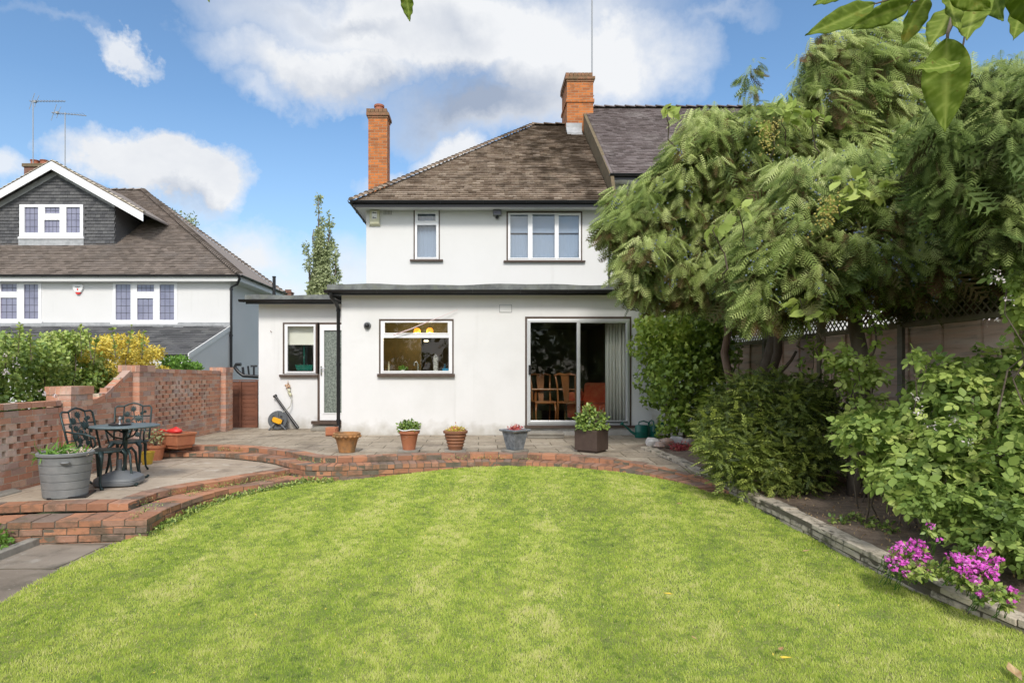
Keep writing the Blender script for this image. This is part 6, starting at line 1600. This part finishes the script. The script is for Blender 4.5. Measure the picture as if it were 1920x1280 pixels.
lobB = px_lobes(polyB, 44, lambda x, y: depB(x, y) + .4, .36, .35, n=80, layers=2, back=1.1) + fingers(polyB, 27, depB, .20, 170)
lobB += px_lobes([(1405, 120), (1420, 118), (1432, 230), (1400, 230)], 22, 9.3, .12, .1, n=6) + px_lobes([(1470, 150), (1500, 130), (1530, 60), (1550, 60), (1560, 150), (1500, 200)], 26, 9.3, .15, .2, n=12)
rtB = conifer('tallest cypress rising behind the others against the sky', 'conifer_tree', ((4.32, 9.9, -.1), (5.6, 9.9, 6.3), .13), lobB, 13000, (.22, .40), 'conifer')
inner(rtB, lobB, 2400)
g = MB(); limb(g, (4.45, 9.85, -.1), (4.9, 9.7, 3.2), .085, .05, 8, .04); limb(g, (4.5, 9.8, .85), (4.95, 9.6, 1.55), .04, .02, 6, .12); g.build('second_stem', 'bark', rtB, smooth=True)
polyC = [(1480, 330), (1560, 300), (1640, 320), (1740, 330), (1830, 370), (1920, 400), (2060, 420), (2060, 520), (1920, 500), (1840, 490), (1760, 500), (1690, 515), (1600, 520), (1540, 535), (1480, 555), (1420, 560), (1380, 525), (1400, 460), (1430, 400)]
def depC(x, y): return 6.9 - .0011 * (x - 1500) - .002 * (y - 400)
lobC = px_lobes(polyC, 44, lambda x, y: depC(x, y) + .3, .28, .25, n=90, layers=2, back=.9) + fingers(polyC, 29, depC, .145, 220)
rtC = conifer('spreading cypress on the thick dark trunk wrapped in creeper at the right', 'conifer_tree', ((4.16, 6.75, -.15), (4.5, 7.3, 3.0), .115), lobC, 14500, (.17, .32), 'conifer')
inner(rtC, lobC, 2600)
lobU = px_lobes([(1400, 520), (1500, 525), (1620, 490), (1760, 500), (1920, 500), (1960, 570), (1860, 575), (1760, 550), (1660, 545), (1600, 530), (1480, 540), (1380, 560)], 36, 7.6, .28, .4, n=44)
inner(rtC, lobU, 1500, 'conifer', .9)  # dark and brown sprays added as painted shade under the boughs
polyD = [(1830, 150), (1900, 130), (1990, 120), (2100, 200), (2100, 430), (1960, 430), (1880, 410), (1800, 370), (1740, 310), (1745, 240), (1790, 200)]
def depD(x, y): return 5.0
lobD = px_lobes(polyD, 52, lambda x, y: 5.2, .24, .3, n=50, layers=2, back=.8) + fingers(polyD, 36, lambda x, y: 4.75, .13, 90)
rtD = conifer('dark feathery conifer at the right edge with thin horizontal sprays', 'conifer_tree', ((5.9, 5.6, -.3), (5.8, 5.6, 4.6), .14), lobD, 13000, (.10, .20), 'conifer_dark')
inner(rtD, lobD, 1500, 'conifer_dark')
# blue berries on the cypresses
for (lobs, nm, rt_, n_) in ((lobA, 'a', rtA, 90), (lobC, 'c', rtC, 120), (lobB, 'b', rtB, 70)):
    g = MB()
    for l in random.sample([q for q in lobs], min(n_, len(lobs))):
        c = Vector(l[0]) + Vector((random.uniform(-.2, .2), -l[1][1] * 1.02, random.uniform(-.2, .1)))
        for k in range(random.randint(8, 16)):
            q = c + Vector((random.gauss(0, .05), random.gauss(0, .04), random.gauss(0, .07))); g.blob(q, (.010, .010, .011), 6, 0)
    g.build('berries', 'berry', rt_)['kind'] = 'stuff'

# climber with big leaves and yellow green berry clusters scrambling through the cypress
rt = veg('climber', 'broad leaved climber with yellowish berry clusters scrambling over the cypresses', 'climber')
sp = []
for (x, y, r, n) in ((1470, 215, .17, 20), (1530, 225, .12, 8), (1440, 245, .10, 6), (1600, 345, .17, 18), (1650, 350, .14, 12), (1340, 425, .11, 8), (1700, 300, .13, 9), (1750, 320, .10, 9), (1570, 385, .12, 10), (1385, 395, .09, 5), (1250, 205, .10, 6), (1810, 240, .1, 6), (1530, 580, .16, 12), (1500, 560, .1, 6)):
    d = (8.3 if y < 300 else 6.3) - (.2 if x > 1700 else 0); c = PX(x, y, d); sp.append((tuple(c), (r, r * .6, r * .8), n))
g = MB()
leafball('foliage', [(a, b) for a, b, n in sp], 190, LEAF, (.11, .19), 'bramble', rt, rmin=.3, up=1.0, tint_by=lambda p, t: .45 + .55 * t)
for a, b, n in sp: limb(g, Vector(a) + Vector((.3, .5, -.5)), a, .012, .005, 6, .15)
g.build('stem', 'bark', rt)
g = MB()
for (x, y, d) in ((1432, 250, 8.1), (1440, 275, 8.1), (1555, 385, 6.1), (1548, 410, 6.1), (1780, 292, 6.0), (1795, 298, 6.0), (1450, 240, 8.1)):
    c = PX(x, y, d)
    for k in range(46): q = c + Vector((random.gauss(0, .055), random.gauss(0, .05), random.gauss(0, .07))); g.blob(q, (.012, .012, .012), 6, 0)
g.build('berries', 'berry_yellow', rt)['kind'] = 'stuff'

# ivy on the wall end
rt = veg('ivy', 'dense sheet of glossy ivy climbing beside the corner of the extension', 'ivy')
lob = []
for _ in range(210):
    z = random.uniform(-.0, 2.25); Y = random.uniform(10.5, 12.3); X0_ = (3.34 if Y > 11.7 else 3.04) + (12.6 - Y) * .0 + .10 * math.sin(z * 4) + (.18 if z < .5 else 0) - (.18 if z > 1.2 else 0) + (.10 * (z < 1.6))
    lob.append(((X0_ + random.uniform(.0, 1.5) * 1.0, Y, z), (.20, .18, .22)))
lob += [((random.uniform(3.8, 4.9), random.uniform(10.8, 12.4), random.uniform(2.1, 2.75)), (.22, .2, .2)) for _ in range(45)]
lob = [l for l in lob if not (l[0][1] > 11.75 and l[0][0] < 3.46)]
leafball('foliage', lob, 18000, IVY, (.055, .095), 'ivy_leaf', rt, up=.35, rmin=.75, droop=.7, tint_by=lambda p, t: np.clip(t * .75 + .35 * np.clip((p[:, 2] - 1.3) / 1., 0, 1) * (p[:, 0] < 3.7), 0, 1))
g = MB()
for i in range(12): x = 3.45 + random.random() * 1.2; limb(g, (x, 11.6, 0), (x + random.uniform(-.3, .3), 11.5, 2.1), .02, .008, 8, .08)
g.build('stem', 'bark', rt)

# cotoneaster like dark bush
rt = veg('evergreen_bush', 'dense dark small leaved bush spilling over the stone edging below the twin trunks', 'bush')
lob = []
polyE = [(1330, 770), (1370, 725), (1430, 708), (1500, 712), (1545, 735), (1560, 790), (1565, 850), (1540, 890), (1480, 900), (1400, 900), (1350, 880), (1325, 840)]
lob = px_lobes(polyE, 26, lambda x, y: 7.25 - .0035 * (y - 780), .19, .15, n=80, layers=2, back=.6)
leafball('foliage', lob, 7500, SPRIG, (.06, .13), 'boxbush', rt, up=.5, rmin=.65, droop=.1, jit=.8, tint_by=lambda p, t: np.clip(t * .85 + .25 * (RNG.random(len(t)) < .25) * (p[:, 0] < 3.7), 0, 1))
p, d, idx, rr = shell(lob, 3000, .9, 1.15, .1)
scatter('shoots', *SPRIG, p, rot_from(d + [0, 0, .8], d * [1, 1, .3] + unit(len(p)) * .35 + [-.15, -.1, -.05]), RNG.uniform(.10, .20, len(p)), np.where(p[:, 0] < 3.9, RNG.uniform(.45, 1, len(p)), RNG.uniform(.3, .8, len(p))), 'boxbush', rt)
g = MB()
for l in random.sample(lob, 18): limb(g, (3.95, 7.3, -.12), l[0], .02, .006, 6, .1)
g.build('branch', 'bark', rt)

# bramble thicket
rt = veg('bramble_thicket', 'big pale green bramble thicket with white blossom filling the right border', 'bush')
polyF = [(1640, 840), (1600, 800), (1640, 770), (1720, 745), (1780, 700), (1840, 690), (1900, 640), (1990, 560), (2150, 560), (2150, 1000), (1980, 1010), (1900, 1010), (1840, 1000), (1790, 960), (1740, 930), (1690, 900), (1650, 870)]
lobF = px_lobes(polyF, 46, lambda x, y: 5.3 - .0030 * (y - 780) - .0006 * (x - 1700), .20, .22, n=110, layers=2, back=.55)
leafball('foliage', lobF, 4600, TRI, (.085, .15), 'bramble', rt, up=.85, rmin=.7, droop=.35, jit=.45)
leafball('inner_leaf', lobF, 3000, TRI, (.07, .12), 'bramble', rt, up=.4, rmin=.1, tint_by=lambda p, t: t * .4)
lobG = px_lobes([(1560, 800), (1600, 830), (1660, 860), (1700, 900), (1660, 900), (1610, 880), (1590, 850)], 30, 5.4, .13, .15, n=16) + px_lobes([(1690, 660), (1760, 670), (1830, 690), (1800, 720), (1730, 700)], 30, 5.3, .10, .15, n=10) + px_lobes([(1560, 660), (1600, 640), (1650, 700), (1660, 780), (1620, 800), (1590, 740)], 30, 6.2, .13, .1, n=14) + px_lobes([(1880, 520), (1930, 500), (1990, 560), (1910, 640)], 34, 4.9, .12, .2, n=12)
leafball('trailing_leaf', lobG, 700, TRI, (.08, .13), 'bramble', rt, up=.85, rmin=.3, droop=.3, tint_by=lambda p, t: .25 + .75 * t)
g = MB()
for l in random.sample(lobF + lobG, 60): c = Vector(l[0]); limb(g, (c.x + random.uniform(.1, .5), c.y + .3, -.2), c, .009, .004, 7, .10, sag=.15)
g.build('stem', 'bark', rt)
fl = [(tuple(PX(x, y, d)), (.06, .05, .05)) for x, y, d in ((1720, 745, 4.95), (1790, 790, 4.75), (1740, 795, 4.8), (1860, 515, 4.3), (1875, 520, 4.3), (1862, 600, 4.3), (1815, 830, 4.6), (1895, 560, 4.3), (1720, 770, 4.9))]
leafball('blossom', fl, 130, SMALL, (.016, .03), 'white_flower', rt, rmin=.2)
# leaves at foot of brambles, deep shade put into a darker tint
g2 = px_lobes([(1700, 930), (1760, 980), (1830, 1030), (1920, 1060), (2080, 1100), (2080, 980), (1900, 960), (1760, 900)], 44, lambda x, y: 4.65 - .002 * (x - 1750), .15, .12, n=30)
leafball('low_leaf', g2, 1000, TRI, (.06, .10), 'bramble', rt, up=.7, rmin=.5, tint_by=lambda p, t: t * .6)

# pink flowers spilling over the stone edging
def flowers(label, px, n, ngreen, name='flowering_plant'):
    rt = veg(name, label, 'flowers', (0, 0, 0), 'magenta flowers over the stone edging')
    lob = [(tuple(PX(x, y, d)), (r, r, r * .75)) for x, y, d, r in px]
    leafball('blossom', lob, n, IVY, (.016, .026), 'magenta', rt, up=.6, rmin=.5, out=1.2)
    lob2 = [((c[0] + .02, c[1] + .04, c[2] - .05), (r[0] * 1.25, r[1] * 1.2, r[2])) for c, r in lob]
    leafball('foliage', lob2, ngreen, SMALL, (.025, .055), 'hedge_leaf', rt, up=.6, rmin=.2)
    g = MB()
    for c, r in lob:
        for _ in range(5): limb(g, (c[0] + random.uniform(-.05, .05), c[1] + .08, c[2] - .14), (c[0] + random.uniform(-.06, .06), c[1], c[2] + .02), .0025, .0015, 4, .1)
    g.build('stem', 'lime_leaf', rt)
flowers('left clump of magenta flowers spilling over the stone edging', [(1690, 1030, 4.35, .065), (1720, 1020, 4.35, .06), (1730, 1040, 4.3, .05), (1690, 1052, 4.3, .045), (1745, 985, 4.4, .03), (1715, 1055, 4.3, .04), (1668, 1045, 4.4, .035), (1700, 1075, 4.25, .03), (1675, 1065, 4.3, .03), (1735, 1065, 4.3, .035), (1712, 1035, 4.3, .05), (1760, 1010, 4.35, .02)], 360, 420)
flowers('right larger clump of magenta flowers beside the brambles', [(1820, 1055, 4.05, .065), (1845, 1070, 4.0, .06), (1845, 1035, 4.05, .05), (1800, 1045, 4.1, .045), (1865, 1080, 3.95, .04), (1815, 1075, 4.0, .045), (1780, 1040, 4.15, .03), (1872, 1050, 4.0, .03), (1830, 1085, 3.95, .04), (1795, 1065, 4.05, .03), (1858, 1058, 4.0, .05)], 420, 380)
flowers('small sprig of magenta flowers at the far right of the stone edging', [(1897, 1105, 3.8, .028), (1893, 1125, 3.8, .02), (1840, 1112, 3.85, .02)], 60, 260)
# little plants on the soil edge
for (pts, n, mm, lab, cat) in (([(1590, 975), (1620, 985), (1655, 995), (1560, 980)], 240, 'hedge_leaf', 'low seedlings growing along the inner edge of the stone wall', 'seedlings'), ([(1740, 1075), (1770, 1085), (1710, 1080), (1800, 1100), (1850, 1120)], 500, 'hedge_leaf', 'tangle of low green growth behind the stone edging', 'plants')):
    rt_l = [(tuple(GP(x, y, -.2) + Vector((.05, 0, .03))), (.08, .08, .04)) for x, y in pts]
    o = leafball('seedling_patch', rt_l, n, LEAF, (.025, .05), mm, up=1); tag(o, lab, cat, kind='stuff')
rt = veg('red_shrublet', 'small reddish heather like plant in front of the rockery stones', 'plant')
leafball('foliage', [(tuple(GP(1275, 838, .05)), (.18, .12, .08))], 420, SMALL, (.02, .045), 'pinkred', rt, rmin=.2)

# creeper on thick trunk
rt = veg('trunk_creeper', 'leafy creeper winding up the thick dark trunk', 'climber')
lob = [((4.14 + .13 * math.sin(z * 5), 6.62, z), (.13, .10, .11)) for z in np.linspace(.1, 2.4, 18)]
leafball('foliage', lob, 330, LEAF, (.05, .09), 'ivy_leaf', rt, rmin=.7, droop=.5)
g = MB(); g.tube([(4.16 + .12 * math.sin(z * 5), 6.62, z) for z in np.linspace(-.1, 2.4, 24)], .010, 6); g.build('stem', 'bark', rt)
# vine and saplings against the fence
rt = veg('fence_creeper', 'thin green creeper growing up the fence between the trunks', 'climber')
lob = [(tuple(PX(x, y, 7.6)), (.12, .06, .14)) for x, y in ((1500, 690), (1525, 650), (1560, 700), (1585, 670), (1480, 720), (1600, 760), (1560, 760), (1520, 780), (1590, 720))]
leafball('foliage', lob, 300, LEAF, (.05, .09), 'ivy_leaf', rt, rmin=.2)
g = MB()
for l in lob: limb(g, (l[0][0], 7.7, -.05), l[0], .007, .004, 7, .06)
g.build('stem', 'bark', rt)

# ---- shrubs behind the garden wall, left
def BW(x, y): return 6.15 * F / (CX - x)      # a little way beyond the brick wall
def shrub(label, poly, dep, n, tm, size, m, spacing=34, rad=.26, name='shrub', cat='bush', group='shrubs behind the brick wall', base=None, tb=None, layers=2):
    rt = veg(name, label, cat, (0, 0, 0), group)
    lob = px_lobes(poly, spacing, dep, rad, .2, n=90, layers=layers, back=.7)
    leafball('foliage', lob, n, tm, size, m, rt, up=.7, rmin=.6, jit=.6, tint_by=tb)
    g = MB()
    for l in random.sample(lob, min(16, len(lob))): c = Vector(l[0]); limb(g, (c.x * .8 + base[0] * .2, base[1], -.55), c, .018, .006, 6, .1)
    g.build('stem', 'bark', rt); return rt
shrub('mid green laurel like shrub with a few white flowers at the left edge', [(-160, 640), (-60, 650), (20, 640), (50, 640), (70, 665), (90, 740), (90, 800), (-160, 800)], BW, 10500, LEAF, (.05, .085), 'hedge_leaf', base=(-6.6, 7.4))
shrub('tall bright green shrub with upright shoots behind the low part of the wall', [(70, 650), (110, 636), (150, 630), (165, 650), (170, 690), (215, 725), (215, 745), (160, 770), (90, 780)], BW, 9500, LEAF, (.045, .08), 'hedge_leaf', base=(-6.8, 9), tb=lambda p, t: np.clip(t + .18 * np.clip((p[:, 2] - 1.1) * 2, 0, 1), 0, 1))
shrub('brilliant golden yellow variegated shrub behind the ramped wall', [(160, 655), (175, 640), (195, 650), (215, 628), (240, 640), (250, 622), (268, 636), (292, 660), (308, 698), (260, 705), (220, 725), (180, 720), (160, 690)], BW, 9500, LEAF, (.035, .06), 'gold_leaf', 20, .17, base=(-6.7, 10.3), tb=lambda p, t: np.clip(t * .8 + .35 * (p[:, 0] > -6.5), 0, 1))
shrub('low lime green bush showing over the tall brick wall', [(315, 680), (345, 678), (372, 688), (378, 700), (310, 700)], BW, 2600, SMALL, (.05, .09), 'lime_leaf', 18, .16, base=(-6.2, 11.6))
# upright shoots that break the outline
rt = veg('shrub_shoots', 'upright leafy shoots sticking up from the shrubs behind the wall', 'shoots')
sh = [(x, y, d) for x, y, d in ((38, 608, 7.8), (55, 620, 7.8), (150, 612, 9), (165, 618, 9), (210, 615, 9.6), (118, 625, 9), (247, 608, 10.2), (270, 618, 10.2), (182, 628, 9.2), (12, 628, 7.8), (95, 632, 8.6))]
pz = []; g = MB()
for x, y, d in sh:
    a, b_ = PX(x, y, d), PX(x + random.uniform(-8, 8), y + 55, d); g.tube([b_, a], [.008, .003], 5)
    for k in range(36): t = random.random() ** .8; q = b_.lerp(a, t); pz.append((*q, random.random()))
pz = np.array(pz); k_ = len(pz); g.build('stem', 'bark', rt)
scatter('foliage', *LEAF, pz[:, :3], rot_from(unit(k_) + [0, 0, 1], unit(k_) * [1, 1, .4] + [0, 0, .5]), RNG.uniform(.04, .07, k_), np.clip(pz[:, 3] * .5 + .4, 0, 1), 'hedge_leaf', rt)
rt = veg('white_blossom', 'scattered small white flowers on the laurel like shrub', 'flowers')
leafball('blossom', [(tuple(PX(x, y, 7.35)), (.03, .02, .03)) for x, y in ((8, 668), (28, 674), (10, 698), (80, 735), (102, 742), (30, 685))], 60, LEAF, (.02, .035), 'white_flower', rt)

# ---- distant trees
def poplar(label, px, d, n, m='poplar_leaf', w=.5, name='poplar_tree', base=-.6):
    rt = veg(name, label, 'tree')
    g = MB(); lob = []
    for (x0, y0, x1, y1, wd) in px:
        a, b_ = PX(x0, y0, d), PX(x1, y1, d); limb(g, a, b_, .10, .02, 10, .03)
        for i in range(13):
            t = i / 12; c = a.lerp(b_, t); r = wd * (1 - .75 * t) * random.uniform(.5, 1.25) * d / F
            lob.append(((c.x + random.uniform(-.4, .4) * r, c.y + random.uniform(-.5, .5), c.z), (r * .8, r * .8, r * 1.7)))
    g.build('trunk', 'bark', rt, smooth=True)
    leafball('crown', lob, n, SMALL, (.12, .26), m, rt, rmin=.2, up=.3); return rt
poplar('tall slender poplar standing beyond the annex roof', [(601, 640, 597, 372, 26), (612, 620, 618, 405, 24), (590, 620, 577, 465, 18), (606, 620, 604, 450, 28), (622, 620, 630, 480, 18), (596, 620, 588, 430, 16)], 34, 17000)
rt = veg('far_tree', 'tree top just showing beyond the left house roof', 'tree')
leafball('crown', [(tuple(PX(x, y, 38)), (.42, .42, .55)) for x, y in ((352, 420), (360, 414), (346, 432), (362, 432), (328, 405))], 480, SMALL, (.12, .25), 'poplar_leaf', rt, rmin=.1)
MB().tube([PX(356, 690, 38), PX(356, 425, 38)], [.2, .05], 8).build('trunk', 'bark', rt)
# trees beyond the right fence
for i, (x, Y, s_, lab) in enumerate(((9.5, 10.5, 1.6, 'rounded tree beyond the lattice fence, left of the thick trunk'), (9.2, 7.2, 1.5, 'rounded tree beyond the lattice fence, right of the thick trunk'))):
    rt = veg('broadleaf_tree', lab, 'tree', (0, 0, 0), 'trees beyond the right fence')
    MB().tube([(x, Y, -.6), (x + .1, Y, 1.6), (x, Y, 3)], [.2, .15, .08], 8).build('trunk', 'bark', rt)
    lob = [((x + random.uniform(-1.3, 1.3) * s_, Y + random.uniform(-1.2, 1.2) * s_, 2.7 + random.uniform(-.9, 1.3)), (.8, .8, .6)) for _ in range(14)]
    leafball('crown', lob, 3200, LEAF, (.12, .2), 'hedge_leaf', rt, rmin=.6)
# hedge of trees at the bottom of the garden, behind the photographer (mirrored in the patio glass)
for i in range(7):
    x = -10.5 + i * 3.4 + random.uniform(-.5, .5); Y = -11 + random.uniform(-.8, .8); rt = veg('hedge_tree', 'dense dark garden tree in the row at the bottom of the garden', 'tree', (0, 0, 0), 'row of trees at the bottom of the garden')
    MB().tube([(x, Y, -.6), (x, Y, 3)], [.2, .08], 8).build('trunk', 'bark', rt)
    lob = [((x + random.uniform(-1.6, 1.6), Y + random.uniform(-.7, .7), .4 + k * .36), (1.0, .8, .8)) for k in range(15)]
    leafball('crown', lob, 2600, LEAF, (.2, .34), 'boxbush', rt, rmin=.8)

# ---- leafy branch overhanging the camera, top right
rt = veg('overhanging_branch', 'close leafy branch hanging into the top right corner', 'branch')
def near_leaf(parent, tip, root_, width, roll=0, fold=.25, curl=.08, m='near_leaf', cv=(0, -1, 0)):
    a, b_ = Vector(root_), Vector(tip); L_ = (b_ - a).length; y = (b_ - a).normalized()
    toc = (Vector((0, 0, H)) - (a + b_) / 2).normalized(); x = y.cross(toc).normalized(); z = x.cross(y)
    base_t = random.uniform(.3, .6)
    x = (Matrix.Rotation(roll, 3, y) @ x); z = x.cross(y)
    n, vs, fs = 30, [], []; tn_ = []
    for i in range(n + 1):
        t = i / n; w = width / 2 * (math.sin(math.pi * min(1, t * 1.02) ** .78) ** .85) * (1 - .12 * t) if 0 < t < 1 else .001
        c = a + y * L_ * t + z * (-curl * L_ * math.sin(math.pi * t))
        for s_, zz in ((-1, fold), (-.75, fold * .8), (-.5, fold * .55), (-.25, fold * .25), (0, 0), (.25, fold * .25), (.5, fold * .55), (.75, fold * .8), (1, fold)):
            vs.append(c + x * w * s_ + z * (w * zz + .0025 * math.sin(t * 26 + s_ * 2) * abs(s_)))
            tn_.append(min(1, base_t + (.45 if s_ == 0 else .28 * max(0, math.sin((t * 8 - abs(s_) * 1.3) * 2 * math.pi)) ** 4)))
    fs = [(i * 9 + k, i * 9 + k + 1, i * 9 + k + 10, i * 9 + k + 9) for i in range(n) for k in range(8)]
    me = MB(); me.add(vs, fs); o = me.build('leaf', m, parent, smooth=True)
    at_ = o.data.attributes.new('tint', 'FLOAT', 'POINT'); at_.data.foreach_set('value', tn_)
    sm = o.modifiers.new('thickness', 'SOLIDIFY'); sm.thickness = .0006
    v = MB(); v.tube([vs[i * 9 + 4] - z * .0012 for i in range(0, n + 1)], [.0016 - .0013 * i / n for i in range(n + 1)], 5); v.build('midrib', 'lime_rib', o, smooth=True)
    return o
mat('lime_rib', (.33, .38, .13), .5)
D0 = 1.15
Lf = [((1772, 248), (1775, 72), 78, .1), ((1510, 66), (1640, 8), 46, .3), ((1590, 55), (1712, 5), 44, -.4), ((1525, 10), (1600, -30), 30, .2), ((1742, 88), (1790, 10), 56, .6), ((1690, 88), (1740, -10), 44, -.5), ((1712, 128), (1800, 118), 40, .9),
      ((1812, 75), (1835, -20), 60, .2), ((1900, 75), (1930, -10), 46, -.3), ((1880, 40), (1850, -40), 50, .5), ((1640, 40), (1720, -40), 48, .1), ((1960, 60), (1900, -30), 60, .3), ((1860, 20), (1780, -30), 50, -.2), ((1800, 60), (1780, -30), 44, -.9)]
hub = PX(1790, 30, D0 + .05)
for i, (t_, r_, w_, ro) in enumerate(Lf):
    dd = D0 + random.uniform(-.12, .12); near_leaf(rt, PX(*t_, dd), PX(*r_, dd + random.uniform(-.04, .06)), w_ / F * dd, ro, random.uniform(.15, .4), random.uniform(.02, .1))
g = MB(); 
bp_ = [PX(2080, -190, 1.3), PX(1960, -110, 1.25), PX(1860, -40, 1.2), PX(1790, 20, 1.17), PX(1777, 62, 1.16), PX(1776, 80, 1.15)]
g.tube(bp_, [.010, .008, .0065, .005, .003, .002], 8)
for (t_, r_, w_, ro) in Lf: g.tube([PX(*r_, D0 + .02), PX((r_[0] + 1830) / 2, (r_[1] - 30) / 2 - 10, D0 + .05), PX(1850, -38, 1.19)], [.0015, .002, .003], 5)
g.build('twig', 'bark', rt, smooth=True)
g = MB(); g.tube([PX(1810, 12, 1.1), PX(1822, 6, 1.1), PX(1840, -8, 1.1)], .003, 6); g.build('red_stalk', 'red_plastic', rt)
rt2 = veg('overhanging_leaf', 'single green leaf dipping in at the top centre of the view', 'leaf')
near_leaf(rt2, PX(768, 40, 1.25), PX(758, -22, 1.25), 26 / F * 1.25, .3); near_leaf(rt2, PX(392, 4, 1.3), PX(384, -30, 1.3), 14 / F * 1.3, .3)
g = MB(); g.tube([PX(758, -22, 1.25), PX(740, -80, 1.28), PX(560, -150, 1.3), PX(384, -30, 1.3)], .002, 5); g.build('twig', 'bark', rt2)
